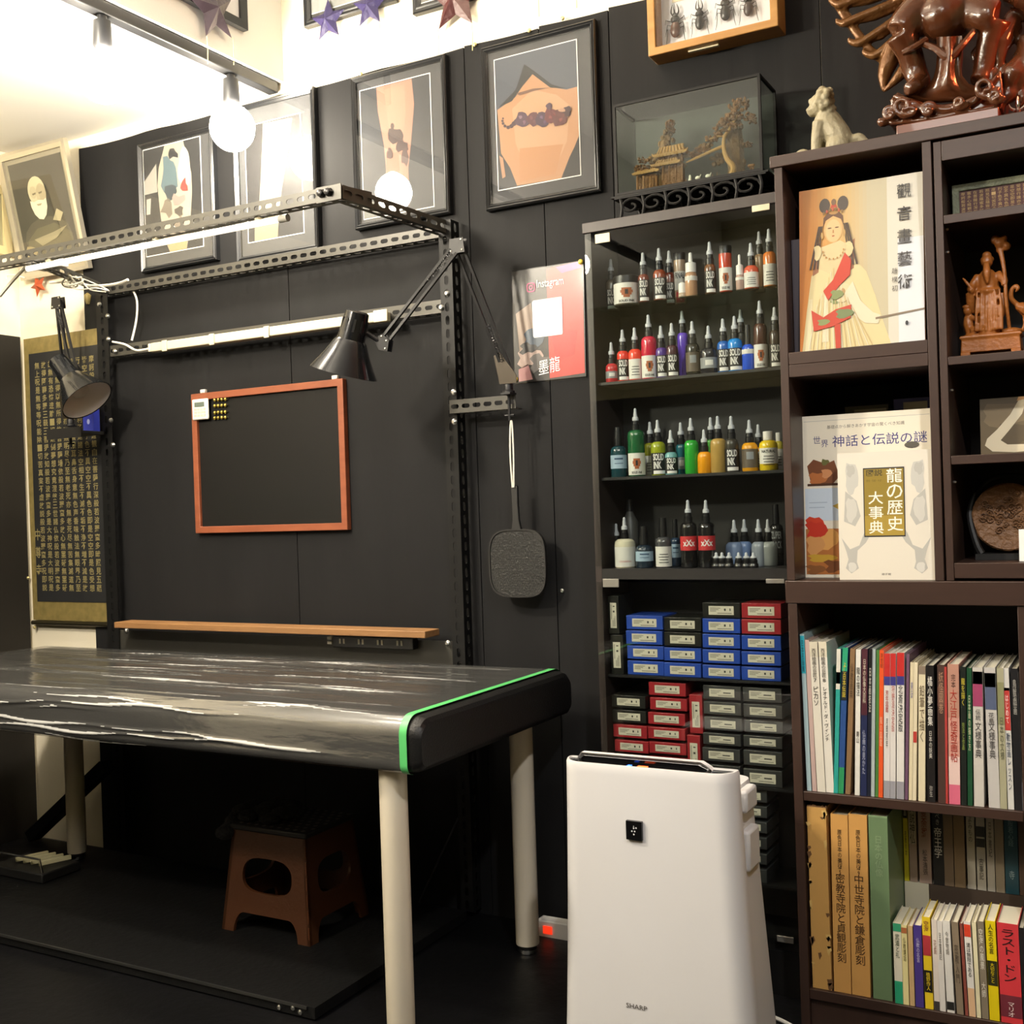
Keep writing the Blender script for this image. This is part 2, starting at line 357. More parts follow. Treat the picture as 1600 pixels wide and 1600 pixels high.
# leaning portrait in a silver frame, top tipped forward, in the left corner
silver = M('silver_frame', 'b9b2a2', .3, .7)
pb = [pY(40, 437, YC-.006), pY(146, 421, YC-.006)]; hgt = .45; tl = .085
u = Vector((1, 0, 0)); v = Vector((-.01, -tl, hgt)).normalized(); n_ = u.cross(v); w_ = pb[1].x-pb[0].x; o_ = Vector((pb[0].x, YC-.008, (pb[0].z+pb[1].z)/2)); h_ = .425
def L(a, c, k=0): return o_+u*(a*w_)+v*(c*h_)-n_*0+n_*k
t = T('picture_frame', 'silver framed portrait of a bald man with a long white beard, tipped forward', 'picture', tuple(o_))
b = MB(silver)
def rg(i, k): return [L(i, i*w_/h_, k), L(1-i, i*w_/h_, k), L(1-i, 1-i*w_/h_, k), L(i, 1-i*w_/h_, k)]
b.loft([rg(0, 0), rg(0, .018), rg(.03, .021), rg(.07, .016), rg(.07, 0)], cap=False); part('frame', b, t)
b = MB(M('tan_mount', '8f8874', .7)); b.loft([rg(.065, .002), rg(.065, .006)]); part('mount', b, t)
b = MB(ink('35332c')); b.loft([rg(.115, .006), rg(.115, .0075)])
def dr(col, pts, k): b.use(ink(col)); b.poly([L(x, y, .0075+k*.0004) for x, y in pts])
dr('4b483c', blob(.5, .30, .34, .16, 14), 1); dr('5d5844', [(.14, .12), (.86, .12), (.84, .30), (.62, .40), (.36, .38), (.2, .3)], 2)
dr('c2b898', blob(.46, .665, .125, .115, 18), 3); dr('a89d80', blob(.52, .64, .07, .08, 12), 4); dr('b3a98a', blob(.41, .66, .05, .05, 9), 4)
for x in (.42, .51): dr('6f6651', [(x-.028, .652), (x+.028, .656), (x+.022, .642), (x-.022, .638)], 5)
dr('b3a88a', [(.455, .65), (.485, .65), (.50, .60), (.45, .60)], 6)
dr('ddd5ba', [(.345, .60), (.40, .585), (.47, .595), (.54, .585), (.58, .60), (.575, .53), (.54, .47), (.49, .44), (.43, .45), (.38, .49), (.35, .55)], 7); dr('9a8f73', [(.43, .565), (.51, .565), (.49, .55), (.45, .55)], 8)
dr('8f886c', [(.30, .30), (.60, .33), (.80, .36), (.62, .28), (.40, .24)], 9); dr('a79f80', [(.62, .42), (.70, .50), (.78, .46), (.72, .40)], 9); dr('9c8f6a', blob(.22, .2, .08, .06, 9, .2), 9)
part('photograph', b, t)
part('glazing', MB(pic_glass).loft([rg(.06, .0125), rg(.06, .014)]), t)
# small pale frame on the left wall, cut by the picture edge
t = T('picture_frame', 'small pale gold framed print on the left wall at the picture edge', 'picture', (XL+.001, 2.45, 1.98))
x = XL+.02; a = pX(20, 400, x); y1 = a.y; z0 = a.z
b = MB(M('pale_gold', 'c9b98a', .45))
def rg(i, xx): return [(xx, y1-.3+i, z0+i), (xx, y1-i, z0+i), (xx, y1-i, z0+.24-i), (xx, y1-.3+i, z0+.24-i)]
b.loft([rg(0, XL+.0005), rg(0, x), rg(.03, x-.004), rg(.03, XL+.0005)], cap=False); part('frame', b, t)
part('print', MB(ink('8f8a6a')).box(XL+.004, XL+.01, y1-.272, y1-.028, z0+.028, z0+.212), t)

# ------------------------------------------------------------------ star lanterns with hanging strings
def star(label, c, nrm, up, r, col, ang=0):
    c = Vector(c); n = Vector(nrm).normalized(); v = Vector(up); v = (v-n*v.dot(n)).normalized(); u = v.cross(n)
    t = T('star_lantern', label, 'star ornament', tuple(c), 'star lanterns')
    m = M('star_'+col, col, .45, bump=(60, .3)); b = MB(m); pts = []
    for i in range(10):
        a = PI/2+ang+PI*i/5; q = r*1.08 if i % 2 == 0 else r*.50; pts.append(c+u*(q*math.cos(a))+v*(q*math.sin(a)))
    b.add(pts+[c+n*r*.30, c-n*.002], [(i, (i+1) % 10, 10) for i in range(10)]+[((i+1) % 10, i, 11) for i in range(10)]); part('star_body', b, t, smooth=0)
    for i in (4, 6): p = pts[i]+n*.004; part('tassel_string', MB(M('pale_string', 'd9d49a', .6)).tube([p, p+Vector((.002, 0, -.03)), p+Vector((0, 0, -.075))], .0012, 5), t)
ys = YB-.022
for lab, p, r, col, an in (('purple star lantern, left of the pair on the white upper wall', (513, 32), .058, '2a2150', .05), ('purple star lantern, right of the pair on the white upper wall', (578, 10), .058, '2a2150', .0),
                           ('dark red glitter star lantern on the white upper wall', (713, -2), .085, '451a1a', -.02)):
    star(lab, pY(*p, ys), (0, -1, 0), (.06, 0, 1), r, col, an)
a = pX(332, 14, -2.178); star('dark plum star lantern on the drop wall above the track', a, (1, 0, 0), (0, -.2, 1), .085, '352b34', .1)
for px, lab in ((842, 'pale hanging string at top of the white wall, left of two'), (901, 'pale hanging string at top of the white wall, right of two')):
    p = pY(px, 26 if px < 880 else 12, YB-.012); thing('hanging_string', MB(M('pale_string')).tube([p, p+Vector((.001, 0, .12)), p+Vector((0, 0, .3))], .0015, 5), lab, 'string', tuple(p), 'pale strings')
for i, (px, py) in enumerate([(565, 114), (743, 68), (828, 46), (880, 27)]):
    p = pY(px, py, YC); t = MB(M('brass_pin', 'cfc088', .35, .6)).sph(p+Vector((0, -.004, -.004)), (.006, .004, .006), 10, 6)
    thing('push_pin', t, ['brass push pin above the leg photograph', 'brass push pin at top left of the back photograph', 'brass push pin above the back photograph', 'brass push pin right above the back photograph'][i], 'pin', tuple(p), 'push pins along the black cloth')

# ------------------------------------------------------------------ beetle display box
oak = M('light_oak', 'b98a4c', .45, var=(9, 'a3743a', .3), stretch=(1, 6, 6)); yb = YC-.065
a = pY(1013, 92, yb); c = pY(1216, 36, yb); x0, x1, z0 = a.x, c.x, (a.z+c.z)/2; z1 = z0+.27
t = T('beetle_box', 'oak display box of mounted horned beetles on white backing', 'display box', ((x0+x1)/2, YC, z0))
b = MB(oak)
def rg(i, yy): return [(x0+i, yy, z0+i), (x1-i, yy, z0+i), (x1-i, yy, z1-i), (x0+i, yy, z1-i)]
b.loft([rg(0, YC-.0005), rg(0, yb), rg(.019, yb), rg(.021, yb+.045), rg(.021, YC-.0005)], cap=False); part('box_frame', b, t, bevel=.002)
part('backing', MB(M('white_card', 'e6e8ec', .7)).box(x0+.0205, x1-.0205, yb+.045, yb+.055, z0+.0205, z1-.0205), t)
part('glass_front', MB(GLASS).box(x0+.0195, x1-.0195, yb+.006, yb+.008, z0+.0195, z1-.0195), t)
part('label_slip', MB(M('paper', 'dcd3b4', .7)).box(x0+.095, x0+.17, yb+.02, yb+.03, z0-.004, z0-.0005), t)
part('name_card', MB(M('paper')).box(x0+.05, x0+.1, yb+.043, yb+.0448, z0+.135, z0+.15), t)
def beetle(k, px, py, col, sc):
    p = pY(px, py, yb+.036); bt = T('beetle', ['brown shelled rhinoceros beetle, leftmost in the display box', 'shiny black horned beetle, second in the display box', 'matt black stag beetle, third in the display box', 'dark brown beetle, rightmost in the display box'][k], 'beetle', tuple(p), 'mounted beetles')
    dk = M('beetle_black', '17130f', .25); sh = M('beetle_'+col, col, .3); c = Vector(p)
    def o(x, z, y=0): return c+Vector((x*sc, y*sc, z*sc))
    part('wing_case', MB(sh).sph(o(0, -.012), (.0125*sc, .008*sc, .019*sc), 14, 10), bt)
    q = MB(dk).sph(o(0, .011), (.0115*sc, .0075*sc, .009*sc), 12, 8).sph(o(0, .021), (.006*sc, .005*sc, .006*sc), 10, 6)
    for s_ in (-1, 1): q.tube([o(.003*s_, .018), o(.009*s_, .027), o(.008*s_, .038), o(.005*s_, .047)], [.0018*sc, .0017*sc, .0013*sc, .0004*sc], 6, 3)
    if k < 2: q.tube([o(0, .02), o(-.001, .035, -.003), o(.001, .045, -.006)], [.0018*sc, .0013*sc, .0004*sc], 6)
    part('head', q, bt)
    for s_ in (-1, 1):
        for z, zz in ((.008, .016), (-.002, -.012), (-.012, -.036)):
            part('leg', MB(dk).tube([o(.009*s_, z), o(.019*s_, z+.004), o(.022*s_, zz), o(.025*s_, zz-.012)], [.0013*sc, .0011*sc, .0008*sc, .0004*sc], 5), bt)
for k, (px, py, col, sc) in enumerate([(1055, 38, '4a2a18', 1.05), (1093, 28, '1b1816', .92), (1133, 12, '201d1c', 1.0), (1169, 6, '34211a', .95)]): beetle(k, px, py, col, sc)

# ------------------------------------------------------------------ black slotted angle frame around the board
ang_m = M('slotted_steel', '3c3b37', .42, .3, var=(8, '45433d', .3))
def slotted(mb, o, du, dv, L, w, th=.002, pitch=.036, sl=.025, sh=.012):
    o, du, dv = Vector(o), Vector(du).normalized(), Vector(dv).normalized(); dn = du.cross(dv); n = max(1, round(L/pitch)); p = L/n; r = sh/2; q = sl/2-r
    inn = [(q+r*math.cos(a), r*math.sin(a)) for a in [(-90+36*i)*PI/180 for i in range(6)]]; inn += [(-x, -y) for x, y in inn]
    out = [(p*.25, -w/2), (p/2, -w/2), (p/2, -w/6), (p/2, w/6), (p/2, w/2), (p*.25, w/2)]; out += [(-x, -y) for x, y in out]
    for i in range(n):
        c = o+du*(p*(i+.5)); vs = []
        for k in (0, th):
            vs += [c+du*x+dv*y+dn*k for x, y in out]+[c+du*x+dv*y+dn*k for x, y in inn]
        fs = []
        for j in range(12):
            k = (j+1) % 12
            fs += [(j, k, 12+k, 12+j), (24+k, 24+j, 36+j, 36+k), (12+j, 12+k, 36+k, 36+j), (k, j, 24+j, 24+k)]
        mb.add(vs, fs)
    return mb
def angle_bar(a, b_, dv, dw, w=.034):                 # L section: flange dv (upright) and flange dw
    a, b_, dv, dw = Vector(a), Vector(b_), Vector(dv), Vector(dw); L = (b_-a).length; d = b_-a; m = MB(ang_m)
    slotted(m, a+dv*w/2, d, dv, L, w); slotted(m, a+dw*w/2, d, dw, L, w); return m
def bolt(parent, p, d, r=.007, name='bolt'):
    d = Vector(d).normalized(); p = Vector(p)
    return part(name, MB(STEEL).lathe(p, [(r*1.1, 0), (r*1.1, .0015), (r, .002), (r*.95, .005), (r*.5, .0075)], 10, d), parent)
FR = T('slotted_angle_frame', 'black slotted steel angle frame standing out from the black wall', 'steel frame', (-2.27, 2.6, .02))
ZT = 1.897; YFB = 2.24
part('front_bar', angle_bar((-3.30, YFB, ZT), (-1.69, YFB, ZT), (0, 0, 1), (0, 1, 0)), FR)
xa = -1.652
part('side_bar', angle_bar((-1.69, YFB+.004, ZT), (-1.605, 2.60, ZT-.03), (0, 0, 1), (-1, 0, 0)), FR)
pl = pY(45, 420, 2.25)
part('side_bar', angle_bar((-2.87, YFB+.004, ZT), (-2.955, 2.60, ZT-.03), (0, 0, 1), (1, 0, 0)), FR)
part('back_bar', angle_bar((-2.96, 2.605, 1.862), (-1.62, 2.605, 1.862), (0, 0, 1), (0, 1, 0), .032), FR)
part('cross_bar', angle_bar((-2.93, 2.600, 1.655), (-1.62, 2.600, 1.655), (0, 0, 1), (0, 1, 0), .036), FR)
part('shelf_bar', MB(ang_m).box(-2.93, -1.62, 2.600, 2.603, .690, .755).box(-2.93, -1.62, 2.603, 2.632, .690, .693), FR)
post_shade_m = M('slotted_steel_shaded', '0f0f0f', .5, spec=.25)  # darker copy of the bar steel, painting the weaker light on the posts
_am, ang_m = ang_m, post_shade_m
part('post', angle_bar((-1.590, 2.592, .02), (-1.590, 2.592, ZT+.005), (-1, 0, 0), (0, 1, 0), .040), FR)
part('post', angle_bar((-2.975, 2.592, .02), (-2.975, 2.592, ZT+.005), (1, 0, 0), (0, 1, 0), .052), FR)
ang_m = _am
part('gusset', MB(ang_m).box(-1.765, -1.686, YFB-.005, YFB-.0022, ZT-.004, ZT+.036), FR, bevel=.001)
part('gusset', MB(ang_m).obox((-1.683, YFB+.05, ZT+.016), (.0018, 0, 0), (.0125, .05, 0), (0, 0, .018)), FR)
blk_b = M('bolt_black', '2c2b2d', .3, .6)
for x in (-1.745, -1.722): part('bolt', MB(blk_b).lathe((x, YFB-.0052, ZT+.018), [(.011, 0), (.011, .004), (.009, .006), (.009, .013), (.005, .015)], 6, (0, -1, 0)), FR)
for px, py in ((156, 476), (169, 494), (170, 530), (180, 549), (174, 657), (177, 695), (690, 481), (699, 459), (709, 613), (710, 659), (700, 1005)):
    bolt(FR, pY(px, py, 2.590), (0, -1, 0), .0075)
bolt(FR, pY(198, 985, 2.599), (0, -1, 0), .008)
# short bar with the lamp clamp
a = pY(703, 636, 2.575); c = pY(806, 631, 2.575)
part('bracket_bar', angle_bar((a.x, 2.575, a.z-.018), (c.x, 2.575, a.z-.018), (0, 0, 1), (0, 1, 0), .036), FR)

# ------------------------------------------------------------------ light battens
cream_p = M('cream_plastic', 'c6bea4', .45)
a = pY(238, 543, 2.575); c = pY(604, 497, 2.575)
t = T('light_batten', 'slim white light batten fixed to the bar above the framed blackboard', 'strip light', ((a.x+c.x)/2, 2.59, a.z-.012), None)
z = a.z
part('housing', MB(cream_p).box(a.x, c.x, 2.566, 2.596, z-.015, z+.013), t, bevel=.003)
part('end_cap', MB(M('cream_cap', 'd8cfb4', .4)).box(a.x-.010, a.x-.0005, 2.566, 2.596, z-.014, z+.012), t, bevel=.002)
part('end_cap', MB(M('cream_cap')).box(c.x-.035, c.x+.012, 2.560, 2.5655, z-.017, z+.016), t, bevel=.002)
for f in (.06, .28, .52): part('clip', MB(cream_p).box(a.x+(c.x-a.x)*f, a.x+(c.x-a.x)*f+.02, 2.562, 2.5655, z-.019, z+.015), t, bevel=.001)
t = T('tube_lamp', 'thin white tube lamp under the front slotted bar', 'strip light', (-2.3, 2.262, 1.87))
a = pY(43, 412, 2.262); c = pY(437, 350, 2.262); a.z = min(a.z, 1.882)
part('tube', MB(M('tube_glow', 'fff6e2', .4, emit=1.6)).cyl((a.x, 2.262, a.z), (c.x, 2.262, a.z), .0085, n=12), t)
part('end_cap', MB(M('grey_cap', '8d8b84', .4)).cyl((c.x+.0004, 2.262, a.z), (c.x+.028, 2.262, a.z), .010, n=12), t)
for f in (.1, .55, .93): part('clip', MB(cream_p).box(a.x+(c.x-a.x)*f-.006, a.x+(c.x-a.x)*f+.006, 2.251, 2.273, a.z+.0087, ZT-.0005), t)

# ------------------------------------------------------------------ framed blackboard with timer and beads
yb = YC-.001
a = pY(298, 616, yb-.018); c = pY(543, 828, yb-.018); x0, x1, z1, z0 = a.x, c.x, a.z, c.z
t = T('blackboard', 'black board in a reddish wooden frame hung on the dark wall', 'board', ((x0+x1)/2, yb, z0))
wood_r = M('red_wood', '7a4028', .5, var=(14, '8f4f32', .25), stretch=(1, 1, 3)); b = MB(wood_r); fw = .021
def rg(i, yy): return [(x0+i, yy, z0+i), (x1-i, yy, z0+i), (x1-i, yy, z1-i), (x0+i, yy, z1-i)]
b.loft([rg(0, yb), rg(0, yb-.018), rg(fw, yb-.018), rg(fw, yb)], cap=False); part('frame', b, t, bevel=.0015)
part('board', MB(M('board_black', '0c0c0b', .6, spec=.25, var=(2, '100f0e'))).box(x0+fw-.001, x1-fw+.001, yb-.008, yb-.001, z0+fw-.001, z1-fw+.001), t)
for px, py in ((318, 608), (524, 586)): p = pY(px, py, yb-.008); part('hanger', MB(WHT).box(p.x-.010, p.x+.010, yb-.014, yb-.002, z1+.0005, z1+.012), t, bevel=.002)
a = pY(305, 625, yb-.010); c = pY(331, 655, yb-.010)
k = T('timer', 'small white digital timer in the top left corner of the blackboard', 'timer', ((a.x+c.x)/2, yb-.009, c.z))
gp = M('grey_pad', 'b9b7ae', .5)
part('case', MB(WHT).box(a.x, c.x, yb-.026, yb-.0185, c.z, a.z), k, bevel=.004)
w = c.x-a.x; h = a.z-c.z
part('screen', MB(M('lcd_grey', '5f6a62', .3)).box(a.x+w*.18, c.x-w*.22, yb-.0272, yb-.0262, c.z+h*.62, a.z-h*.16), k)
for i in range(4):
    for j in range(3): part('button', MB(gp).box(a.x+w*(.14+.19*i), a.x+w*(.28+.19*i), yb-.0272, yb-.0262, c.z+h*(.14+.15*j), c.z+h*(.25+.15*j)), k)
gold = M('brass_bead', 'b7a04a', .3, .8)
for i, y in enumerate((625, 634.5, 645, 653.5)):
    a = pY(333, y, yb-.014); c = pY(355, y-1.5, yb-.014)
    k = T('bead_row', ['top row of brass beads beside the white timer', 'second row of brass beads beside the white timer', 'third row of brass beads beside the white timer', 'bottom row of brass beads beside the white timer'][i], 'bead magnet', tuple(a), 'brass bead rows')
    for j in range(4): p = a.lerp(c, (j+.5)/4); part('bead', MB(gold).sph((p.x, yb-.0142, p.z), (.0052, .0052, .0060), 10, 6), k)
    part('rod', MB(M('dark_rod', '2f2a1c', .4, .5)).cyl((a.x-.002, yb-.0142, a.z), (c.x+.006, yb-.0142, c.z), .0014, n=6), k)

# ------------------------------------------------------------------ narrow wooden shelf and the socket strip below
p1_ = pY(664, 989, 2.525); p2_ = pY(178, 972, 2.525); zt = (p1_.z+p2_.z)/2+.002
shelf_w = M('pine_plank', '9a7146', .6, var=(16, '7d5936', .35), stretch=(.6, 5, 5))
thing('wooden_shelf', MB(shelf_w).box(p2_.x, p1_.x, 2.525, 2.598, zt-.019, zt), 'narrow brown wooden shelf board below the blackboard', 'shelf', ((p1_.x+p2_.x)/2, 2.6, zt-.019), bevel=.002)
a = pY(520, 1001, 2.572); c = pY(645, 1006, 2.572); zz = (a.z+c.z)/2
t = T('socket_strip', 'black socket strip under the wooden shelf', 'power strip', ((a.x+c.x)/2, 2.585, zz-.017))
part('body', MB(M('black_plastic', '1d1d1c', .4)).box(a.x, c.x, 2.572, 2.5985, zz-.018, zz+.014), t, bevel=.002)
for f in (.12, .36, .60, .84):
    q = MB(M('socket_cream', 'cfcab6', .5)); xx = a.x+(c.x-a.x)*f
    for s in (-.010, .004): q.box(xx+s, xx+s+.006, 2.5708, 2.5718, zz-.007, zz+.007)
    part('socket', q, t)
part('plug', MB(M('socket_cream')).box(a.x-.022, a.x-.006, 2.574, 2.59, zz-.010, zz-.002).box(a.x-.022, a.x-.006, 2.574, 2.59, zz+.003, zz+.011), t)

# ------------------------------------------------------------------ sutra scroll in the corner
ysc = YC-.002
a = pY(41, 533, ysc); c = pY(60, 975, ysc); x0, x1, z1, z0 = XL+.034, -3.008, 1.764, .775
gsilk = M('gold_silk', '8d7d4a', .55, .2, var=(40, '6f6238', .3)); gink = M('gold_ink', '9c9060', .5, .25)
t = T('hanging_scroll', 'black hanging scroll with columns of gold characters in the left corner', 'scroll', ((x0+x1)/2, ysc, z0))
part('silk_mount', MB(gsilk).box(x0, x1, ysc-.004, ysc, z0, z1), t)
part('black_field', MB(M('ink_black', '191a1c', .6)).box(x0+.026, x1-.008, ysc-.0052, ysc-.0042, z0+.065, z1-.055), t)
part('lower_rod', MB(M('dark_rod')).cyl((x0, ysc-.007, z0-.009), (x1, ysc-.007, z0-.009), .008, n=10), t)
sutra = '摩訶般若波羅蜜多心経観自在菩薩行深般若波羅蜜多時照見五蘊皆空度一切苦厄舎利子色不異空空不異色色即是空空即是色受想行識亦復如是舎利子是諸法空相不生不滅不垢不浄不増不減是故空中無色無受想行識無眼耳鼻舌身意無色声香味触法無眼界乃至無意識界無無明亦無無明尽乃至無老死亦無老死尽無苦集滅道無智亦無得以無所得故菩提薩埵依般若波羅蜜多故心無罣礙無罣礙故無有恐怖遠離一切顛倒夢想究竟涅槃三世諸仏依般若波羅蜜多故得阿耨多羅三藐三菩提故知般若波羅蜜多是大神呪是大明呪是無上呪是無等等呪能除一切苦真実不虚故説般若波羅蜜多呪即説呪曰羯諦羯諦波羅羯諦波羅僧羯諦菩提薩婆訶'
b = MB(gink); cols, rows = 9, 28; xs0, xs1 = x0+.050, x1-.030; zs1, zs0 = z1-.085, z0+.10; k = 0
for ci in range(cols):
    for ri in range(rows):
        if k >= len(sutra): break
        b.text(sutra[k], (xs1-(xs1-xs0)*(ci+.5)/cols, ysc-.0056, zs1-(zs1-zs0)*(ri+.5)/rows), .0235, .0235, bold=.012); k += 1
for i, ch in enumerate('中尊寺'): b.text(ch, (x0+.040, ysc-.0056, z0+.30-i*.062), .026, .04, bold=.01)
part('lettering', b, t, smooth=0)
for i, (px, py) in enumerate(((44, 903), (54, 980))):
    p = pY(px, py, ysc-.005) if i else pX(px, py, XL+.013)
    thing('push_pin', MB(M('brass_pin')).sph(p, .006, 8, 6), ['brass push pin on the dark left wall beside the scroll', 'brass push pin at the lower left corner of the scroll'][i], 'pin', tuple(p), 'push pins along the black cloth')

# ------------------------------------------------------------------ poster in a clear sleeve
yp = YC-.003
q = [pY(800, 425, yp), pY(912, 407, yp), pY(916, 588, yp), pY(805, 599, yp)]
t = T('poster', 'red and black poster in a clear sleeve with a white square, pinned beside the cabinet', 'poster', tuple((q[2]+q[3])/2))
def U(a, c_, k=0):  # a: 0..1 left to right, c_: 0..1 top to bottom
    p = (q[0]*(1-a)+q[1]*a)*(1-c_)+(q[3]*(1-a)+q[2]*a)*c_; return Vector((p.x, yp-.001-k*.0004, p.z))
def PL(col, pts, k, rough=.35): b.use(M('poster_'+col, col, rough)); b.poly([U(x, y, k) for x, y in pts])
b = MB(M('poster_1c1b1a', '1c1b1a', .35)); b.prism([U(0, 0), U(1, 0), U(1, 1), U(0, 1)], (0, .0008, 0))
PL('c9362f', [(.49, .02), (.98, .0), (.985, .97), (.5, .985)], 1); PL('b22a28', [(.52, .55), (.9, .6), (.85, .8), (.6, .85)], 2)
PL('7a4a8c', [(.62, .02), (.97, .0), (.97, .06), (.7, .08)], 2); PL('8d7a6c', [(.04, .38), (.26, .30), (.30, .66), (.08, .72)], 1); PL('3c4c5c', blob(.28, .62, .14, .09, 12, .2), 2)
PL('a58f86', blob(.22, .78, .18, .09, 12, .2), 2); PL('55504f', blob(.36, .84, .14, .08, 12, .3), 3); PL('b07f7f', [(.06, .88), (.2, .84), (.26, .98), (.06, .99)], 2); PL('2a2a2c', blob(.2, .7, .12, .05, 12, .3), 3)
part('print', b, t)
b = MB(M('poster_white', 'f4f2f4', .4)); b.poly([U(x, y, 5) for x, y in [(.28, .30), (.30, .285), (.69, .285), (.70, .30), (.70, .60), (.69, .615), (.30, .615), (.285, .60)]]); part('white_square', b, t)
b = MB(M('poster_white'))
ua = (U(1, .1)-U(0, .1)).normalized(); va = Vector((0, 0, 1)); w = (U(1, .1)-U(0, .1)).length
b.text('Instagram', U(.54, .155, 5), w*.37, .028, ua, va, bold=.01)
b.text('墨龍', U(.50, .875, 5), w*.30, .040, (ua+va*.12).normalized(), va)
part('lettering', b, t, smooth=0)
b = MB(M('camera_pink', 'c63a78', .4)); pc = U(.27, .165, 5); r = .0125
def rr(s): return [pc+ua*(s*math.copysign(abs(math.cos(a_))**.5, math.cos(a_)))+va*(s*math.copysign(abs(math.sin(a_))**.5, math.sin(a_))) for a_ in [2*PI*i/24 for i in range(24)]]
b.loft([rr(r), rr(r*.78)], cap=False); b.loft([[pc+ua*(s*math.cos(2*PI*i/16))+va*(s*math.sin(2*PI*i/16)) for i in range(16)] for s in (r*.48, r*.28)], cap=False)
b.disc(pc+ua*r*.5+va*r*.5, r*.1, r*.1, ua, va, 8); part('camera_mark', b, t)
part('clear_sleeve', MB(pane('plastic_sleeve', k=.7, rough=.06)).box(min(q[0].x, q[3].x), max(q[1].x, q[2].x), yp-.0052, yp-.0046, q[3].z-.004, q[1].z), t)
for i, pp in enumerate((U(.97, .012, 12), U(.02, .965, 12))):
    thing('push_pin', MB(M('yellow_pin', 'd9c04a', .4)).sph(pp, (.007, .004, .007), 10, 6), ['yellow push pin at the top right corner of the red poster', 'yellow push pin at the lower left corner of the red poster'][i], 'pin', tuple(pp), 'pins holding the poster')

# ------------------------------------------------------------------ jointed desk lamps
lamp_m = M('lamp_black', '1b1d21', .22, .5, coat=.4); lamp_in = M('lamp_inside', 'f4efec', .5); arm_m = M('lamp_arm', '161618', .5, .2); bronze = M('bronze_plate', '2f2618', .45, .4)
def desk_lamp(label, top, rim, joint, elbow, clamp, r=.083, fold=None):
    top, rim, joint, elbow, clamp = map(Vector, (top, rim, joint, elbow, clamp)); ax = (rim-top).normalized(); L = (rim-top).length
    t = T('desk_lamp', label, 'lamp', tuple(clamp), 'black jointed desk lamps')
    prof = [(.001, .0), (.024, .0), (.030, .004), (.033, L*.20), (.036, L*.46), (.042, L*.50), (.060, L*.72), (r, L*.985), (r*1.015, L), (r*.985, L)]
    part('shade', MB(lamp_m).lathe(top, prof, 36, ax, cap=False), t)
    part('shade_lining', MB(lamp_in).lathe(top, [(r*.975, L*.990), (.056, L*.72), (.038, L*.52), (.034, L*.40), (.001, L*.38)], 36, ax, cap=False), t)
    u, v, _ = frame_axes(ax); q = MB(M('vent_dark', '060606', .8))
    for i in range(10):
        a_ = 2*PI*i/10; n_ = u*math.cos(a_)+v*math.sin(a_); s_ = ax.cross(n_); c_ = top+ax*L*.24+n_*.0338; q.obox(c_, s_*.003, ax*L*.11, n_*.0006)
    part('vent', q, t)
    part('bulb', MB(M('lamp_bulb', 'd8d4cc', .4)).lathe(top, [(.012, L*.4), (.016, L*.52), (.028, L*.68), (.026, L*.80), (.012, L*.86), (.001, L*.87)], 16, ax, cap=False), t)
    n0 = (joint-top-ax*L*.3); n0 = (n0-ax*n0.dot(ax)).normalized()
    part('yoke', MB(arm_m).tube([top+ax*L*.30+n0*.034, top+ax*L*.34+n0*.055, joint], .006, 8).obox(joint, (.011, 0, 0), (0, .005, 0), (0, 0, .012)), t)
    def arms(a, b_, nm):
        d = (b_-a).normalized(); s_ = d.cross(Vector((0, 1, 0))).normalized()*.011; m = MB(arm_m)
        m.bar(a+s_, b_+s_, .007, .007, (0, 1, 0)); m.bar(a-s_, b_-s_, .007, .007, (0, 1, 0)); part(nm, m, t)
        sp = MB(M('spring_steel', '3c3c3e', .3, .8)); l0 = (b_-a).length; nn = 90; ca = (a+b_)/2
        sp.tube([a+d*(l0*(.62+.3*i/nn))+s_*.0+Vector((0, -.008, 0))+(s_.normalized()*math.cos(i*1.1)+Vector((0, 1, 0))*math.sin(i*1.1))*.0038 for i in range(nn)], .0008, 4); part('spring', sp, t)
    arms(joint, elbow, 'upper_arm'); arms(elbow, clamp+Vector((0, 0, .05)), 'lower_arm')
    for nm, p in (('shade_bracket', joint), ('elbow_bracket', elbow)):
        m = MB(arm_m); pts = [(-.022, .012), (.006, .022), (.026, .004), (.020, -.024), (-.006, -.018)]
        if nm[0] == 'e': pts = [(-.020, .016), (.020, .016), (.024, -.022), (-.024, -.022)]
        m.prism([p+Vector((x, -.008, z)) for x, z in pts], (0, -.002, 0)); m.prism([p+Vector((x, .008, z)) for x, z in pts], (0, .002, 0)); part(nm, m, t)
        for x, z in pts[1:4]: part('rivet', MB(STEEL).sph(p+Vector((x*.7, -.0105, z*.7)), (.003, .002, .003), 8, 5), t)
    m = MB(bronze); p = clamp+Vector((0, 0, .045)); m.prism([p+Vector((x, -.012, z)) for x, z in ((-.035, .05), (-.018, .06), (.03, -.005), (.03, -.025), (-.02, -.025))], (0, .003, 0)); part('base_plate', m, t)
    part('clamp', MB(arm_m).lathe(clamp, [(.010, .022), (.012, .018), (.012, .004), (.016, .002), (.016, -.003)], 14).box(clamp.x-.014, clamp.x+.014, clamp.y-.02, clamp.y+.015, clamp.z-.008, clamp.z-.0032), t)
    part('clamp_screw', MB(arm_m).cyl(clamp+Vector((0, 0, -.0085)), clamp+Vector((0, 0, -.075)), .004, n=8).cyl(clamp+Vector((-.014, 0, -.062)), clamp+Vector((.014, 0, -.062)), .003, n=6), t)
    return t
desk_lamp('black jointed desk lamp reaching out above the framed blackboard', pY(559, 486, 2.32), pY(537, 583, 2.32), pY(598, 536, 2.36), pY(716, 383, 2.47), pY(795, 612, 2.562), .086)
top = pY(89, 562, 2.43); _k = (top-CAM).dot(FF)/F_PX; rim = top+(RR*47+DD*63)*_k-(top-CAM).normalized()*.045
